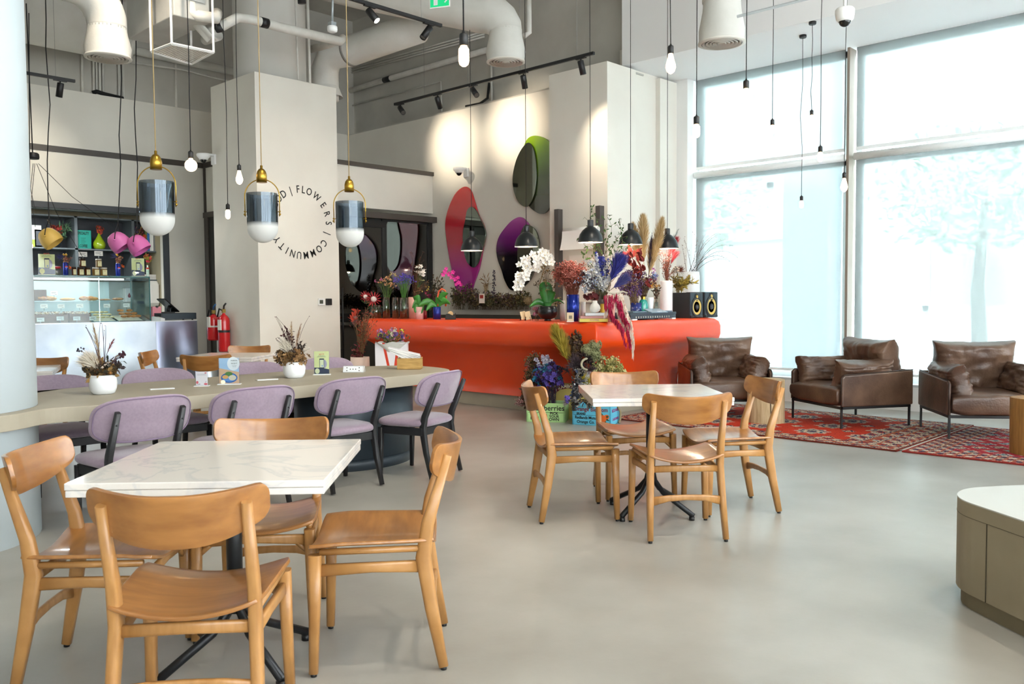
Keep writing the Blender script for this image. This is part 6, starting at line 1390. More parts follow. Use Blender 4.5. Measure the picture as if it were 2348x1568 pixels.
bunch('dried_bunch', 'dried hydrangeas and twigs in the right white pot', (675, 834), D2, [
 dict(k='cluster', n=64, c=(668, 820), r=(36, 15), m=7, s=.023, cl=.03, col=['#6c5028', '#8c6c44', '#a88458', '#4a3824', '#7c5a34', '#3c2c24'], mr=.04),
 dict(k='cluster', n=2, c=(680, 809), r=(3, 2), m=6, s=.018, cl=.02, col=['#b5481c']),
 dict(k='plume', n=9, c=(655, 795), r=(16, 14), cl=.04, m=120, col=['#d9d0c0'], **{'from': 2}), dict(k='plume', n=2, c=(712, 800), r=(10, 6), cl=.02, m=60, col=['#e0dace'], **{'from': 3}),
 dict(k='plume', n=1, c=(668, 738), r=(1, 1), cl=.020, m=200, col=['#a88c64'], bow=.02, **{'from': 1}), dict(k='plume', n=1, c=(690, 742), r=(1, 1), cl=.018, m=200, col=['#7c4a3c', '#9c7450'], bow=.02, **{'from': 1}),
 dict(k='leaves', n=16, c=(658, 768), r=(18, 20), m=10, s=.026, w=.5, col=['#3c2424', '#4a2c2c']), dict(k='leaves', n=12, c=(693, 795), r=(12, 16), m=9, s=.026, w=.5, col=['#3c3028']),
 dict(k='dots', n=3, c=(633, 728), r=(4, 3), m=1, s=.004, cl=.01, col=['#6c4a4c'], bow=.1), dict(k='dots', n=1, c=(710, 724), r=(1, 1), m=1, s=.004, cl=.01, col=['#6c4a4c'], bow=.05), dict(k='dots', n=5, c=(635, 775), r=(7, 12), m=1, s=.004, cl=.01, col=['#3c3430'], bow=.05)], '#4a3430')
M_acr = mat_glass('#f4f8ff', .02, .9, 'clear_acrylic', .03)
def stand(lb, px, py, w, h, ang, faces, name='menu_stand', cat='menu stand'):
    q = onz(px, py, TZ); t = thing(name, lb, cat, q, math.radians(ang))
    MB().bb((-w/2-.004, -.003, .004), (w/2+.004, .003, h+.004)).build('acrylic_sleeve', M_acr, t)
    MB().bb((-w/2-.010, -.028, 0), (w/2+.012, .028, .004)).build('base', mat('#e9ebef', .3), t)
    MB().bb((-w/2, -.0005, .006), (w/2, .0005, h)).build('card', mat(faces, .6), t); return t
A1 = math.degrees(math.atan2(RH.y, RH.x))+8
def shp(t, nm, pts, hexc, lay, m=None): return MB().prism(pts, 0, .0003, frame((0, -.0006-.0004*lay, 0), (1, 0, 0), (0, -1, 0))).build(nm, mat(hexc, .6), t)
def disc(cx, cz, rx, rz, n=24, a0=0, a1=2*PI): return [(cx+rx*math.cos(a0+(a1-a0)*k/n), cz+rz*math.sin(a0+(a1-a0)*k/n)) for k in range(n if a1-a0 > 6.2 else n+1)]
# food menu
t = stand('clear menu stand headed Parma Night with a photo of a plated meal', 526, 881, .135, .185, A1, '#d9b48c')
shp(t, 'blue_cloth', [(-.067, .115), (.067, .085), (.067, .184), (-.067, .184)], '#a9c8dc', 1); shp(t, 'round_label', disc(.03, .145, .042, .048), '#e9ece6', 2)
shp(t, 'plate', disc(.0, .046, .056, .036), '#2f6cb0', 2); shp(t, 'plate_middle', disc(.0, .048, .046, .028), '#5a94d0', 3); shp(t, 'salad', disc(-.002, .073, .026, .016), '#5c9048', 4); shp(t, 'chicken', disc(.022, .046, .026, .019), '#dcd4b8', 5); shp(t, 'fries', disc(-.026, .052, .021, .013), '#dba85a', 5); shp(t, 'round_badge', disc(-.042, .017, .016, .015), '#e9e4cc', 6)
for s_, z_, sz in (('PARMA', .166, .014), ('NIGHT', .146, .014), ('Every Monday', .131, .0055), ('from 6pm', .124, .0055)): text(t, 'lettering', s_, sz, frame((.036, -.0022, z_), (1, 0, 0), (0, -1, 0)), mat('#4a5a50', .7))
# yellow phone menu, three copies
def phone_card(lb, q, ang, w=.115, h=.185):
    t = thing('promo_stand', lb, 'menu stand', q, math.radians(ang), 'yellow app promotion stands'); k = w/.115
    MB().bb((-w/2-.003, -.003, .004), (w/2+.003, .003, h+.002)).build('acrylic_sleeve', M_acr, t); MB().bb((-w/2-.008, -.026, 0), (w/2+.012, .026, .005)).build('base', mat('#e9ebef', .3), t)
    MB().bb((-w/2, -.0006, .006), (w/2, .0006, h)).build('card', mat('#e2e6a0', .6), t)
    def S(nm, pts, hx, lay): MB().prism([(x*k, z*k) for x, z in pts], 0, .0003*k, frame((0, -.0007-.0004*lay*k, 0), (1, 0, 0), (0, -1, 0))).build(nm, mat(hx, .6), t)
    S('dark_ground', [(-.057, .007), (.057, .007), (.057, .042), (.02, .05), (-.01, .056), (-.057, .058)], '#2a3c58', 1); S('grey_circle', disc(.018, .085, .022, .034), '#a8a4b4', 1)
    S('phone', [(-.017, .050), (.019, .050), (.019, .128), (-.017, .128)], '#2c3c50', 2); S('phone_screen', [(-.013, .058), (.016, .058), (.016, .118), (-.013, .118)], '#dfe3b8', 3); S('screen_button', [(0, .064), (.009, .064), (.009, .076), (0, .076)], '#8ca4d0', 4); S('round_badge', disc(-.034, .03, .018, .021), '#dfe2b4', 3)
    text(t, 'lettering', 'arabica' if False else 'app\u2019ah', .016*k, frame((0, -.0016*k, .163*k), (1, 0, 0), (0, -1, 0)), mat('#d5552c', .7)); text(t, 'lettering', 'GET 10% CASHBACK', .0062*k, frame((0, -.0016*k, .148*k), (1, 0, 0), (0, -1, 0)), mat('#5a6a50', .7)); text(t, 'lettering', 'ON YOUR NEXT ORDER', .0062*k, frame((0, -.0016*k, .140*k), (1, 0, 0), (0, -1, 0)), mat('#5a6a50', .7))
q = onz(738, 859, TZ); phone_card('yellow phone promotion stand right of the flower pot on the long table', q, A1)
t = stand('small white card stand with red and black doodles on the long table', 463, 885, .078, .100, A1, '#f0e8e2')
shp(t, 'red_blob', disc(-.030, .026, .008, .010), '#e06a70', 1); shp(t, 'red_blob', disc(.026, .014, .012, .007), '#e06a70', 1); shp(t, 'red_logo', disc(.026, .090, .007, .003), '#d0343c', 1); shp(t, 'black_stroke', [(.020, .020), (.028, .034), (.030, .032)], '#24282a', 2); shp(t, 'black_stroke', [(-.036, .012), (-.010, .016), (-.012, .012)], '#24282a', 2)
MB().prism([(-.03, -.0006), (.03, -.0006), (.03, .0006), (-.03, .0006)], 0, .0003, frame((0, -.0012, .082), (1, 0, 0), (0, -1, 0))).prism([(-.03, -.0006), (.03, -.0006), (.03, .0006), (-.03, .0006)], 0, .0003, frame((0, -.0012, .076), (1, 0, 0), (0, -1, 0))).build('printed_line', mat('#8a8688', .7), t)
for px, py, lb in ((371, 892, 'flat white acrylic card lying near the left flower pot'), (611, 871, 'flat white acrylic card lying between menu stand and right flower pot')):
    q = onz(px, py, TZ); t = thing('table_card', lb, 'card', q, math.radians(-18), 'flat cards on the long table'); MB().bb((-.075, -.045, 0), (.075, .045, .004)).build('card', mat('#c9c4b8', .3), t); MB().bb((-.075, -.05, .004), (.075, -.04, .009)).build('lip', mat('#e6ebf0', .2), t)
q = onz(812, 853, TZ); t = thing('power_socket_block', 'wedge-shaped silver power socket block on the long table', 'socket', q, math.radians(A1-10))
MB().prism([(-.045, 0), (.045, 0), (.028, .048), (-.005, .052)], -.085, .085, Matrix(((0, 0, 1, 0), (1, 0, 0, 0), (0, 1, 0, 0), (0, 0, 0, 1)))).build('housing', mat('#c9ccd0', .3, metal=.6), t, bevel=.002)
Ms = frame((0, -.0365, .0262), (1, 0, 0), (0, -.95, .32)); mb = MB()
for x, y in ((-.05, .012), (-.05, -.012), (-.02, 0), (.0, .0), (.02, 0), (.05, .012), (.05, -.012)): mb.lathe([(.004, 0), (.004, .001)], (x, 0, 0), 10); 
MB().prism([(-.08, -.024), (.08, -.024), (.08, .024), (-.08, .024)], 0, .002, Ms).build('face', mat('#dfe3e6', .35), t)
mb = MB()
for x, y in ((-.05, .012), (-.05, -.012), (-.022, 0), (0, 0), (.022, 0), (.05, .012), (.05, -.012)): mb.prism(disc(x, y, .0045, .0045, 10), .002, .0028, Ms)
mb.build('socket_holes', M_black, t)
# wooden box of magazines
q = onz(938, 847, TZ); ang = math.radians(-46); t = thing('wooden_box', 'pine box filled with magazines at the rounded end of the long table', 'box', q+FH*.07, ang)
M_pine = mat('#b89454', .6, c2='#8c6a34', scale=5, stretch=(2, 2, 12), detail=5, lo=.35, hi=.75)
w, d, h = .20, .17, .095
MB().bb((-w/2, -d/2, 0), (w/2, -d/2+.010, h)).bb((-w/2, d/2-.010, 0), (w/2, d/2, h)).bb((-w/2, -d/2+.01, 0), (-w/2+.010, d/2-.01, h)).bb((w/2-.010, -d/2+.01, 0), (w/2, d/2-.01, h)).bb((-w/2, -d/2, 0), (w/2, d/2, .008)).build('box', M_pine, t, bevel=.002)
random.seed(77); wp = t.location.copy()
MG = [('#e6e6ea', 'topmost white magazine'), ('#d9dadf', 'white magazine second from the top'), ('#c9cbd2', 'pale grey magazine'), ('#e2e0dc', 'cream magazine'), ('#3c4c6c', 'navy blue magazine'), ('#dcdfe4', 'white magazine with dark edge'), ('#2c3038', 'black-covered magazine'), ('#e8e6e2', 'white magazine lowest in the fan'), ('#b8b4ae', 'grey magazine leaning left')]
for i, (hx, lb) in enumerate(MG):
    k = i/8; mt = thing('magazine', lb+' leaning out of the pine box', 'magazine', wp+Vector((0, 0, .135-.0098*i)), ang, 'magazines in the pine box')
    Rm = Matrix.Rotation(math.radians(14+k*16), 4, 'Y') @ Matrix.Rotation(rr(-.12, .12), 4, 'Z'); L = .27
    MB().bb((-L*.68, -.068, 0), (L*.32, .068, .006)).build('pages', mat('#e9e7e3', .7), mt).matrix_local = Rm; MB().bb((-L*.68-.001, -.069, .006), (L*.32, .069, .0075)).build('cover', mat(hx, .35), mt).matrix_local = Rm
# ================================================================== SERVERY AT THE LEFT
YF = 11.5
def fy(px, py, Y=YF): return ony(px, py, Y)
c0 = fy(450, 733); t = thing('steel_counter', 'brushed stainless steel servery counter front at far left', 'counter', (0, 0, 0))
XR = c0.x; XS = fy(355, 736).x; zc_ = 1.058
def wavy(x0, x1, amp):
    def f(u, v):
        x = x0+(x1-x0)*u; z = zc_*v; return Vector((x, YF-.02-amp*(math.sin(u*7+v*1.2)*math.sin(PI*v)*.5+noise.noise(Vector((u*2.2, v*1.3, x0)))*1.2*math.sin(PI*v)), z))
    return f
MB().grid(wavy(2.3, XS, .022), 70, 24).build('front_sheet', M_steel, t)
MB().grid(wavy(XS+.004, XR, .02), 24, 20).build('end_sheet', mat('#b4bcd0', .28, metal=1, c2='#a8aec8', scale=2), t)
MB().bb((2.3, YF+.03, 0), (XR-.01, YF+.75, zc_-.012)).build('carcass', mat('#8c949a', .5, metal=.6), t)
MB().bb((2.3, YF-.026, zc_-.012), (XR+.004, YF+.76, zc_)).build('counter_top', mat('#dfe6ea', .25, metal=.3), t)
# glass display case
XG = fy(343, 640).x; ZG = fy(200, 632).z; YB = YF+.62
t = thing('display_case', 'glass pastry display case on the steel counter', 'display case', (0, 0, 0))
TG = mat('#0f5a5a', .15, name='green_glass_edge')
MB().bb((2.3, YF+.02, ZG-.012), (XG, YB, ZG)).build('glass_top', mat_glass('#dceeea', 0, .8, 'case_glass', .1), t)
MB().bb((2.3, YF+.012, ZG-.014), (XG+.004, YF+.020, ZG+.002)).bb((XG, YF+.012, zc_), (XG+.010, YF+.022, ZG)).bb((XG, YB-.01, zc_), (XG+.010, YB, ZG)).bb((XG, YF+.02, ZG-.014), (XG+.01, YB, ZG)).build('glass_edge', TG, t)
MB().bb((2.3, YF+.016, zc_), (XG-.24, YF+.020, ZG-.014)).bb((XG-.236, YF+.016, zc_), (XG, YF+.020, ZG-.014)).build('front_glass', mat_glass('#f0f9fa', 0, .85, 'case_front', .015), t)
MB().bb((XG+.002, YF+.022, zc_), (XG+.008, YB-.01, ZG-.014)).build('side_glass', mat_glass('#e6f3f0', 0, .85, 'case_side', .1), t)
MB().bb((2.3, YB-.02, zc_), (XG-.30, YB, ZG-.06)).build('rear_panel', mat('#c4d6da', .35), t)
MB().bb((2.3, YB-.32, zc_+.27), (XG-.30, YB-.03, zc_+.276)).build('shelf', mat_glass('#eaf5f4', 0, .8, 'shelf_glass', .1), t)
MB().bb((2.3, YF+.10, ZG-.05), (XG-.3, YF+.13, ZG-.03)).build('added_glow_strip', mat('#fff6ea', .4, emis='#fff0dc', es=3), t)  # glowing strip added to brighten the dim case
lamp('added_case_light', 'AREA', ((2.9+XG)/2, YF+.3, ZG-.05), 4, (1, .95, .88), ((2.9+XG)/2, YF+.3, 0), .1).data.size = 1.2  # fill lamp added inside the case
# pastries and cards
def tray(x0, x1, lb, hexc, dark):
    w = x1-x0; t = thing('tray', lb, 'tray', ((x0+x1)/2, YF+.22, zc_+.03)); R = Matrix.Rotation(math.radians(14), 3, 'X')
    MB().box((0, 0, 0), (w, .34, .01), R).box((0, -.17, -.035), (w, .008, .03), R).build('pan', mat(dark, .5), t); MB().box((0, 0, .007), (w*.92, .32, .003), R).build('paper', mat('#e0d8c8', .8), t); return t
def pastry(kind, lb, p, sc, hexc, gp, rz=0, c2=None):
    t = thing(kind, lb, kind.replace('_', ' '), p, rz, gp); m = mat(hexc, .6, c2=c2 or hexc, scale=20, name='baked')
    MB().grid(lambda u, v: Vector((math.cos(2*PI*u)*math.sin(PI*v)*sc[0]*(1+.12*math.sin(9*u*2*PI)), math.sin(2*PI*u)*math.sin(PI*v)*sc[1]*(1+.12*math.cos(7*u*2*PI)), math.cos(PI*v)*sc[2]+sc[2])), 24, 10, closeu=True).build('crust', m, t); return t
random.seed(55)
xa, xb = fy(278, 740).x, fy(338, 740).x; tray(xa, xb, 'dark tray of golden brown rolls at the right of the display case', '', '#1c1e22')
k = 0; RN = ('front left', 'front second from left', 'front second from right', 'front right', 'middle left', 'middle centre', 'middle right', 'top left', 'top right')
for row, n_, y_, z_ in ((0, 4, .10, .05), (1, 3, .20, .085), (2, 2, .29, .125)):
    for i in range(n_):
        pastry('roll', RN[k]+' golden brown roll on the dark tray', (xa+.05+(xb-xa-.1)*(i+.5+row*.0)/n_, YF+y_, zc_+z_), (.042, .028, .018), '#a8622a', 'golden rolls on the dark tray', rr(-.4, .4), '#c98a4a'); k += 1
xa, xb = fy(222, 740).x, fy(275, 740).x; tray(xa, xb, 'tray of pale cream cookies in the display case', '', '#7c98a4'); k = 0
for row in range(3):
    for i in range(4): pastry('cookie', ('front', 'middle', 'back')[row]+' row pale cookie, '+('first', 'second', 'third', 'fourth')[i]+' from the left', (xa+.03+(xb-xa-.06)*(i+.5)/4, YF+.10+.10*row, zc_+.05+.032*row), (.030, .030, .012), '#e0d0a4', 'pale cookies on the tray', 0, '#d0b880'); k += 1
for x_, w_, lb, hx in ((fy(120, 740).x, .42, 'long dark wooden crate of wrapped sweets in the display case', '#5a3524'), (fy(190, 740).x, .26, 'dark wooden crate heaped with nuts in the display case', '#54301f')):
    t = thing('wooden_crate', lb, 'crate', (x_, YF+.2, zc_)); MB().bb((-w_/2, -.13, 0), (w_/2, -.12, .11)).bb((-w_/2, .12, 0), (w_/2, .13, .14)).bb((-w_/2, -.12, 0), (-w_/2+.01, .12, .12)).bb((w_/2-.01, -.12, 0), (w_/2, .12, .12)).bb((-w_/2, -.12, 0), (w_/2, .12, .01)).build('box', mat(hx, .6, c2='#6c4530', scale=9, stretch=(1, 1, 8)), t)
    mb = MB(); [octa(mb, Vector((rr(-w_/2+.02, w_/2-.02), rr(-.1, .1), .10+rr(0, .03))), .014) for _ in range(120)]; o = mb.build('contents', mat('#c4a478', .7, c2='#b4b4b8', scale=12), t); o['kind'] = 'stuff'
for px, py, s_, hx, lb in ((100, 690, (.09, .05, .035), '#9c5c2c', 'large brown loaf at the left of the display case'), (117, 694, (.07, .045, .03), '#b0713a', 'round bun beside the large loaf'), (155, 694, (.09, .04, .02), '#c08a4c', 'long flat pastry below the middle shelf card'), (192, 692, (.06, .045, .03), '#8c4c24', 'dark croissant left of its pair'), (207, 692, (.06, .045, .03), '#a3602c', 'darker croissant stacked right of its pair'), (214, 700, (.06, .045, .025), '#b8793a', 'glazed croissant lowest in the group'), (240, 690, (.08, .05, .012), '#8c6a5c', 'flat dark pastry on the upper shelf'), (270, 691, (.07, .05, .02), '#a06c54', 'pinkish brown pastry on the upper shelf')):
    q = fy(px, py, YF+.42); q.z = zc_+.278; pastry('pastry', lb, q, s_, hx, 'pastries on the glass shelf', rr(-.5, .5), '#c08c54')
def price_card(px, py, lb, Y=YF+.05, w=.085, h=.05, txt=('\u2014 \u2014 \u2014',)):
    q = ony(px, py, Y); t = thing('price_card', lb, 'price card', q, 0, 'white price cards'); MB().bb((-w/2, -.001, -h/2), (w/2, .001, h/2)).build('card', mat('#eceae6', .6), t)
    MB().tube([(0, .003, -h/2-.03), (0, .003, -h/4)], .004, 6).build('clip', mat('#aab0b4', .3, metal=.7), t)
    MB().bb((-w*.38, -.0018, h*.12), (w*.30, -.001, h*.2)).bb((-w*.38, -.0018, -h*.08), (w*.2, -.001, -h*.02)).bb((w*.1, -.0018, -h*.3), (w*.36, -.001, -h*.22)).build('printed_line', mat('#6a6a6c', .7), t)
for px, py, lb in ((93, 733, 'price card at the lower left corner of the display case'), (138, 730, 'lower row price card before the long dark crate'), (176, 730, 'lower row price card left of the nut crate'), (213, 730, 'lower row price card under the nut crate corner')): price_card(px, py, lb)
for px, py, lb in ((101, 702, 'upper row price card by the large loaf'), (140, 702, 'upper row price card below the long flat pastry'), (183, 701, 'upper row price card left of the croissants'), (245, 701, 'tilted upper row price card above the pale cookies'), (290, 700, 'upper row price card above the golden rolls'), (124, 672, 'highest price card inside the case, before the brown box')): price_card(px, py, lb, YF+.28)
tag(MB().bb((fy(100, 680).x-.08, YF+.38, zc_+.279), (fy(100, 680).x+.16, YF+.56, zc_+.42)).build('brown_box', mat('#4a2c1e', .7), bevel=.004), 'dark brown box on the upper shelf of the display case', 'box')
# things standing on the glass top
def ontop(px, Y=YF+.12): q = ony(px, 632, Y); q.z = ZG+.002; return q
phone_card('yellow phone promotion stand on the display case, near the mustard lamp', ontop(108), 0, .19, .262)
phone_card('yellow phone promotion stand at the right end of the display case', ontop(317), 0, .17, .245)
def can(px, lb, fl, seed):
    random.seed(seed); q = ontop(px); t = thing('drink_can', lb, 'can', q, 0, 'blue drink cans'); MB().lathe([(.022, 0), (.030, .008), (.030, .155), (.024, .167), (.022, .167)], n=28).build('body', mat('#27379c', .25, metal=.5), t); MB().lathe([(.0245, .1665), (.0245, .170), (.0003, .168)], n=24, cap=False).build('rim', mat('#c0c4c8', .3, metal=.9), t)
    M_ = frame((0, -.0315, .105), (1, 0, 0), (0, -1, 0)); MB().prism(disc(0, 0, .017, .017, 20, 0, PI), 0, .001, M_).build('red_half', mat('#d0243a', .4), t); MB().prism([(-.017, 0), (.017, 0), (.016, -.005), (0, -.0015), (-.016, -.005)], 0, .0012, M_).build('white_wave', M_white, t); MB().prism(disc(0, -.004, .0155, .0135, 20, PI, 2*PI), 0, .0009, M_).build('blue_half', mat('#1a3fb4', .4), t)
    bunch('dried_sprig', fl, (px, 604), depth(q), [dict(k='leaves', n=6, c=(px+2, 590), r=(8, 12), m=8, s=.035, w=.45, col=['#a86a5c', '#b88a5c', '#8c5a50'], dp=.05), dict(k='dots', n=2, c=(px-3, 583), r=(3, 3), m=4, s=.016, cl=.006, col=['#d9a834']), dict(k='tuft', n=2, c=(px-8, 592), r=(4, 4), m=24, s=.08, col=['#3a3a6c']), dict(k='dots', n=2, c=(px+10, 612), r=(3, 3), m=6, s=.014, cl=.016, col=['#c9561c'])], '#7a5a3c')
can(151, 'blue drink can with a ball logo used as a vase, left of the jars', 'dried sprig with a yellow ball in the left drink can', 3); can(271, 'blue drink can right of the jars used as a vase', 'dried sprig with orange seed pods in the right drink can', 4)
def jar(px, row, lb, w=.072, Y=YF+.10, lid='#2c2018', body='#6a3a18'):
    q = ontop(px, Y); q.z += row*.112; t = thing('jam_jar', lb, 'jar', q, 0, 'jam jars on the display case'); r = w/2; MB().lathe([(r*.92, 0), (r, .006), (r, .082), (r*.9, .090)], n=24).build('glass_body', mat(body, .15, coat=.5), t); MB().lathe([(r*.95, .090), (r*.97, .092), (r*.97, .108), (r*.93, .110)], n=24).build('lid', mat(lid, .4, metal=.4), t); MB().bb((-r*.62, -r-.003, .012), (r*.62, -r*.86, .078)).build('paper_label', mat('#e4dcae', .7), t)
    text(t, 'lettering', 'apple', .010, frame((0, -r-.0035, .062), (1, 0, 0), (0, -1, 0)), mat('#b0402c', .7))
for px, row, lb, w in ((170, 0, 'leftmost dark honey jar in the bottom row, its label turned away', .055), (185, 0, 'dark jar in the bottom row, directly below the stacked dark jar', .078), (201, 0, 'dark jar third from left in the bottom row', .07), (220, 0, 'wide pale-lidded jar under the right price card', .085), (238, 0, 'pale-lidded jar at the right end of the bottom row', .085), (190, 1, 'dark jar stacked on the bottom row at the left', .08), (227, 1, 'pale-lidded jar stacked on the bottom row at the right', .075)): jar(px, row, lb, w, lid='#c4bfb4' if px > 210 else '#2c2018', body='#8c6a3a' if px > 210 else '#5c2e12')
price_card(190, 583, 'price card clipped above the stacked dark jar', YF+.10, .105, .062); price_card(226, 581, 'price card clipped above the stacked pale-lidded jar', YF+.10, .105, .062)
q = ontop(339); t = thing('sauce_bottle', 'small green and white bottle used as a vase at the end of the display case', 'bottle', q); MB().lathe([(.018, 0), (.020, .005), (.020, .10), (.010, .13), (.010, .155)], n=20).build('body', mat('#9cc0ac', .2, c2='#e0e4e0', scale=18), t); MB().lathe([(.0205, .10), (.0205, .118), (.014, .124)], n=20, cap=False).build('red_band', mat('#a83c24', .5), t)
random.seed(6); bunch('dried_sprig', 'red and olive leaves in the small bottle on the display case', (339, 606), depth(q), [dict(k='leaves', n=4, c=(338, 592), r=(5, 6), m=3, s=.08, w=.35, col=['#8c8430', '#a89038'], f0=.7), dict(k='leaves', n=2, c=(332, 593), r=(2, 3), m=2, s=.08, w=.5, col=['#a04a2c'], f0=.8), dict(k='leaves', n=2, c=(345, 596), r=(2, 3), m=2, s=.06, w=.6, col=['#c0303c'], f0=.8)], '#7a6a3c')
q = ontop(129, YF+.25); t = thing('takeaway_jar', 'steel pot with a bright red lid on the display case', 'pot', q); MB().lathe([(.045, 0), (.05, .09)], n=24).build('body', mat('#8c8a84', .3, metal=.7), t); MB().lathe([(.055, .09), (.06, .1), (.055, .115), (.0003, .12)], n=24, cap=False).build('lid', mat('#b3202a', .4), t)
# wall shelving behind
YS = 12.95
def sx_(px, py=560): return ony(px, py, YS).x
def sz_(py, px=200): return ony(px, py, YS).z
zt, zm, zb = ony(200, 497, YS).z, ony(200, 570, YS).z, ony(350, 641, YS).z
t = thing('wall_shelving', 'grey open wall shelving with two rows of compartments behind the display case', 'shelving', (0, 0, 0)); M_sh = mat('#5c6264', .5); x0 = 2.9; x1 = sx_(363)
mb = MB()
for z in (zt, zm, zb): mb.bb((x0, YS, z-.02), (x1+.02, YS+.33, z))
for x in (x0, sx_(172), sx_(303), x1): mb.bb((x, YS, zb-.02), (x+.04, YS+.33, zt))
mb.build('frame', M_sh, t); MB().bb((x0, YS+.33, zb-.02), (x1+.04, YS+.35, zt)).build('back_panel', mat('#23262c', .6), t)
struct(MB().bb((2.4, Yl+.15, zt+.06), (5.77, Yl+.3, 2.66)), 'trim_9', mat('#7c8480', .4, metal=.4)); struct(MB().tube([(2.4, Yl+.1, zt+.13), (5.77, Yl+.1, zt+.13)], .06, 16), 'trim_10', mat('#5f6663', .35, metal=.5))
struct(MB().bb((2.4, 13.40, 0), (5.77, 13.44, zb-.03)), 'wall_splashback', mat('#b9c2bc', .5))
def onshelf(px, z, dy=.10): q = ony(px, 570, YS+dy); q.z = z+.001; return q
q = onshelf(192, zm, .05); w = .033*13; wk = 34*depth(q)/CF; hk = 42*depth(q)/CF
t = thing('poster_board', 'turquoise board reading Speciality Coffee on the upper shelf', 'sign', q); MB().bb((-wk/2, 0, 0), (wk/2, .02, hk)).build('board', mat('#178c7c', .6), t)
for s_, z_, sz in (('SPECIALITY', hk*.83, .058), ('COFFEE', hk*.14, .058)): text(t, 'lettering', s_, sz, frame((0, -.001, z_), (1, 0, 0), (0, -1, 0)), mat('#10201f', .7), sx=.52, bold=.0015)
mb = MB(); [mb.bb((-wk*.17, -.0008, hk*.58-k*.016), (wk*.17-.01*(k % 3), 0, hk*.58-k*.016+.005)) for k in range(6)]; mb.build('printed_lines', mat('#145a50', .7), t)
q = onshelf(228, zm); t = thing('teardrop_vase', 'lime green teardrop vase on the upper shelf', 'vase', q); MB().lathe([(.055, 0), (.075, .02), (.088, .06), (.08, .10), (.05, .15), (.022, .20), (.012, .235)], n=32).build('body', mat('#8ca01c', .15, coat=.6), t)
random.seed(12); bunch('flower_sprig', 'orange flower sprig in the lime teardrop vase', (228, 539), depth(q), [dict(k='cluster', n=10, c=(230, 527), r=(9, 9), m=5, s=.022, cl=.02, col=['#b8401c', '#c8522a', '#8c2c1c']), dict(k='dots', n=1, c=(224, 521), r=(1, 1), m=4, s=.015, cl=.006, col=['#d9a834'])], '#5a4430')
bunch('flower_sprig', 'red blooms with a big green fern leaf above the mustard lamp', (128, 555), depth(onshelf(128, zm)), [dict(k='cluster', n=12, c=(130, 527), r=(11, 11), m=6, s=.03, cl=.03, col=['#8c2418', '#a8361c', '#6c2418']), dict(k='leaves', n=12, c=(150, 525), r=(14, 18), m=9, s=.09, w=.18, col=['#2f4a34', '#3c5a3a'], f0=.45), dict(k='leaves', n=4, c=(115, 515), r=(5, 6), m=3, s=.05, w=.2, col=['#8c7454'])], '#5a4430')
tg = thing('dark_vase', 'dark glass vase behind the mustard lamp on the upper shelf', 'vase', onshelf(128, zm)); MB().lathe([(.05, 0), (.08, .05), (.05, .1), (.03, .12)], n=24).build('body', mat('#1c2024', .2), tg)
bunch('flower_sprig', 'mixed dark dried flowers behind the right pink lamp', (318, 570), depth(onshelf(318, zm)), [dict(k='leaves', n=12, c=(320, 533), r=(14, 12), m=6, s=.06, w=.35, col=['#7c3c34', '#b08c54', '#4a3a5c']), dict(k='cluster', n=3, c=(328, 541), r=(5, 4), m=5, s=.03, cl=.02, col=['#c8481c'])], '#5a4430')
for i, (px, hx, hh, ww, lb) in enumerate(((336, '#5c6c3c', .33, .03, 'green-spined book at the left of the upper shelf row'), (341, '#2a6cb0', .31, .03, 'blue book in the upper shelf row'), (346, '#dcdcd8', .30, .022, 'white book with blue lettering in the upper shelf row'), (350, '#e6e4de', .28, .03, 'cream book in the upper shelf row'), (355, '#8c8c8a', .26, .02, 'grey book at the right of the upper shelf row'), (359, '#c9c5bc', .26, .012, 'thin pale book against the shelf side'))):
    q = onshelf(px, zm, .03); t = thing('book', lb, 'book', q, 0, 'books on the upper shelf'); MB().bb((-ww/2, 0, 0), (ww/2, .2, hh)).build('cover', mat(hx, .6), t, bevel=.002); MB().bb((-ww/2+.003, .004, hh-.001), (ww/2-.003, .197, hh+.001)).build('pages', mat('#efece4', .8), t)
q = onshelf(80, zm, .05); t = thing('gift_box', 'white and lime card box at the left end of the upper shelf', 'box', q); MB().bb((-.09, 0, .1), (.09, .08, .30)).build('upper_half', mat('#d5d5cc', .7), t); MB().bb((-.09, 0, 0), (.09, .08, .1)).build('lower_half', mat('#9cac3c', .7), t)
t = thing('framed_picture', 'small black framed picture on the upper shelf behind the mustard lamp', 'picture', onshelf(95, zm, .05)); MB().bb((-.08, 0, 0), (.08, .015, .24)).build('frame', M_black, t); MB().bb((-.065, -.002, .02), (.065, 0, .22)).build('picture', mat('#3a3c44', .5), t)
# stack of paper cups / books low right
q = ony(347, 640, YF+.7)
for k in range(3): b_ = thing('paper_stack', ('lowest', 'middle', 'topmost')[k]+' white folded stack at the right end of the shelving', 'folded paper', (ony(345, 640, YS+.08).x-.12+.02*k, YS+.12, zb+.001+.026*k), 0, 'white folded stacks'); MB().bb((-.2, -.09, 0), (.2, .09, .024)).build('sheets', mat('#dcd8d4', .8), b_, bevel=.008)
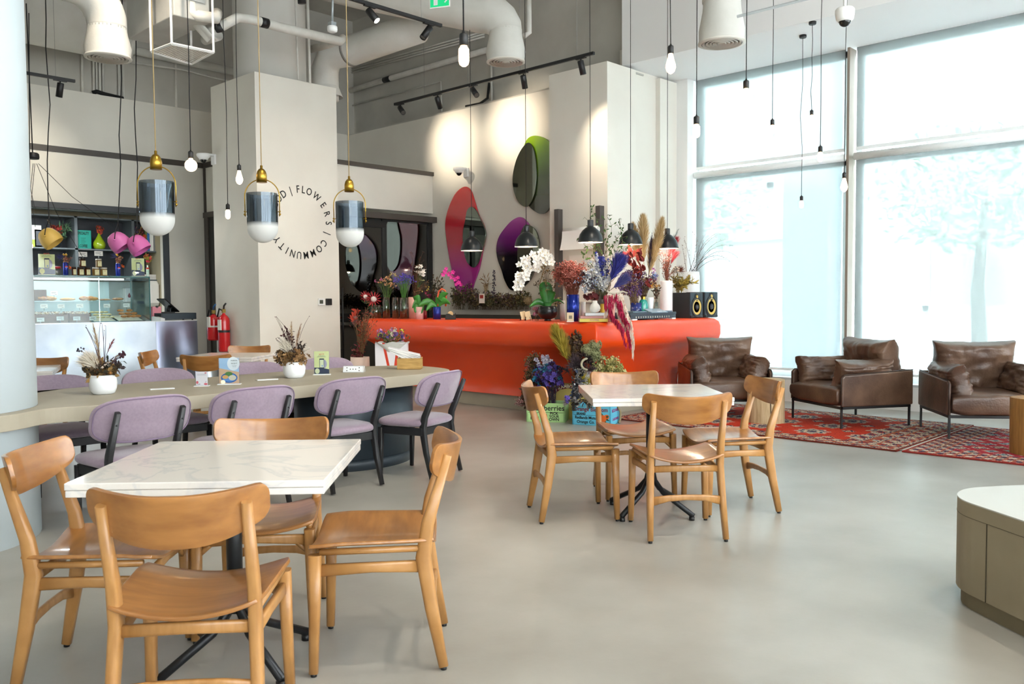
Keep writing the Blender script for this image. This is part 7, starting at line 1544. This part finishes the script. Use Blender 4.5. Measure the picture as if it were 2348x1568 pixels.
# dispensers on the splashback
def soap(px, hexc, lb):
    q = ony(px, 676, 13.3); k = depth(q)/CF; t = thing('soap_dispenser', lb, 'soap dispenser', (q.x, 13.36, q.z), 0, 'soap dispensers'); MB().bb((-8*k, -.08, -16*k), (8*k, .04, 16*k)).build('body', mat('#dfe3e2', .4), t, bevel=.01); MB().prism([(0, 5*k), (3.4*k, -2*k), (2.5*k, -5.5*k), (0, -6.6*k), (-2.5*k, -5.5*k), (-3.4*k, -2*k)], 0, .003, frame((0, -.082, 0), (1, 0, 0), (0, -1, 0))).build('drop_window', mat(hexc, .3), t)
soap(295, '#8c2a38', 'white soap dispenser with a red drop window'); soap(324, '#1f4fa0', 'white soap dispenser with a blue drop window')
q = ony(372, 673, 12.9); t = thing('towel_dispenser', 'rounded white paper towel dispenser on the tan side wall', 'towel dispenser', (5.675, 12.95, q.z)); k = .0064
MB().prism([(-.10, -.16), (-.06, -.20), (.06, -.20), (.10, -.14), (.10, .14), (.05, .19), (-.05, .19), (-.10, .15)], -.09, .07, frame((0, 0, 0), (0, -1, 0), (-1, 0, 0))).build('cover', mat('#e3dfd8', .35), t, bevel=.03, seg=4)
MB().box((-.092, .0, .06), (.004, .01, .02)).build('lock', mat('#5a5650', .5), t)
# till, terminal, pink box
q = ony(402, 731, YF+.18); q.z = zc_; t = thing('cash_drawer', 'black cash drawer at the right end of the steel counter', 'cash drawer', q); MB().bb((-.26, -.14, .012), (.24, .22, .10)).build('drawer_case', mat('#202830', .5), t, bevel=.004); MB().bb((-.24, -.143, .02), (.22, -.14, .09)).build('drawer_front', mat('#2a3640', .5), t)
mb = MB(); [mb.cyl((x, y, 0), (x, y, .012), .012, 10) for x in (-.2, .2) for y in (-.1, .18)]; mb.build('feet', M_black, t)
q = ony(388, 716, YF+.22); t = thing('till_screen', 'tilted black till screen on the cash drawer', 'screen', (q.x, YF+.25, zc_+.101)); MB().box((.0, 0, .105), (.016, .26, .27), Matrix.Rotation(math.radians(-48), 3, 'Y')).build('screen', mat('#0e1014', .15), t, bevel=.004); MB().bb((-.08, -.06, 0), (.07, .06, .015)).tube([(0, 0, .01), (.01, 0, .09)], .02, 10).build('foot', M_black, t)
q = ony(363, 733, YF+.06); q.z = zc_; t = thing('card_terminal', 'white card payment terminal in front of the cash drawer', 'card terminal', q, .3); MB().prism([(-.09, 0), (.09, 0), (.09, .055), (.05, .06), (-.09, .03)], -.035, .035, Matrix(((0, 0, 1, 0), (1, 0, 0, 0), (0, 1, 0, 0), (0, 0, 0, 1)))).build('body', mat('#d9dcdf', .35), t, bevel=.004); MB().box((0, .03, .058), (.05, .06, .003)).build('screen', M_black, t)
q = ony(357, 716, YF+.3); t = thing('pink_note_box', 'small pink paper block clipped beside the till', 'note block', (q.x, YF+.30, zc_+.0)); MB().bb((-.06, -.04, 0), (.06, .04, .19)).build('paper', mat('#d98a98', .7), t); MB().box((0, -.045, .19), (.03, .02, .025)).build('clip', M_black, t)
q = ony(347, 700, YF+.5); t = thing('cleaning_spray', 'cleaning spray bottle just behind the case corner', 'spray bottle', (XG+.06, YF+.5, zc_)); MB().lathe([(.04, 0), (.045, .1), (.03, .18), (.014, .21), (.014, .23)], n=20).build('bottle', mat('#b8c4cc', .2), t); MB().box((.02, 0, .25), (.09, .022, .035)).build('trigger', mat('#2a2c6c', .4), t)
# wall light wash above the opening
q = onz(110, 380, 3.0); lamp('servery_spot', 'SPOT', (3.9, 10.9, 3.75), 45, (1, .88, .7), (3.6, 12.6, 2.95), .03, 80, 1.0)
lamp('servery_light', 'AREA', (4.2, 12.3, 2.55), 14, (.85, .95, 1), (4.2, 12.3, 0), .1)
# ================================================================== ROOM LAMPS (unseen spots added above the frame to lift the room light)
def overhead(x, y, z, tx, ty, w, lb):
    t = thing('track_spotlight', 'added black ceiling spotlight above the view, over '+lb, 'spotlight', (x, y, z), 0, 'added ceiling spots above the view')
    MB().cyl((0, 0, .05), (0, 0, .2), .045, 18).tube([(0, 0, .2), (0, 0, 6.3-z)], .008, 6).build('head', M_black, t)
    lamp('added_ceiling_spot', 'SPOT', (x, y, z), w, (1, .87, .70), (tx, ty, 0), .05, 75, .8)
for a in ((2.5, .6, 4.9, 2.2, 2.2, 130, 'the nearest white table'), (4.6, .2, 4.9, 4.0, 2.6, 130, 'the middle white table'), (3.0, 3.2, 5.3, 3.4, 5.4, 130, 'the long table'), (5.4, 3.0, 5.3, 6.8, 6.6, 170, 'the orange counter front'), (6.0, 7.6, 5.6, 6.3, 9.6, 90, 'the square column'), (3.4, 8.2, 5.6, 5.4, 10.4, 160, 'the steel counter')): overhead(*a)  # last one added to warm the left side of the square column
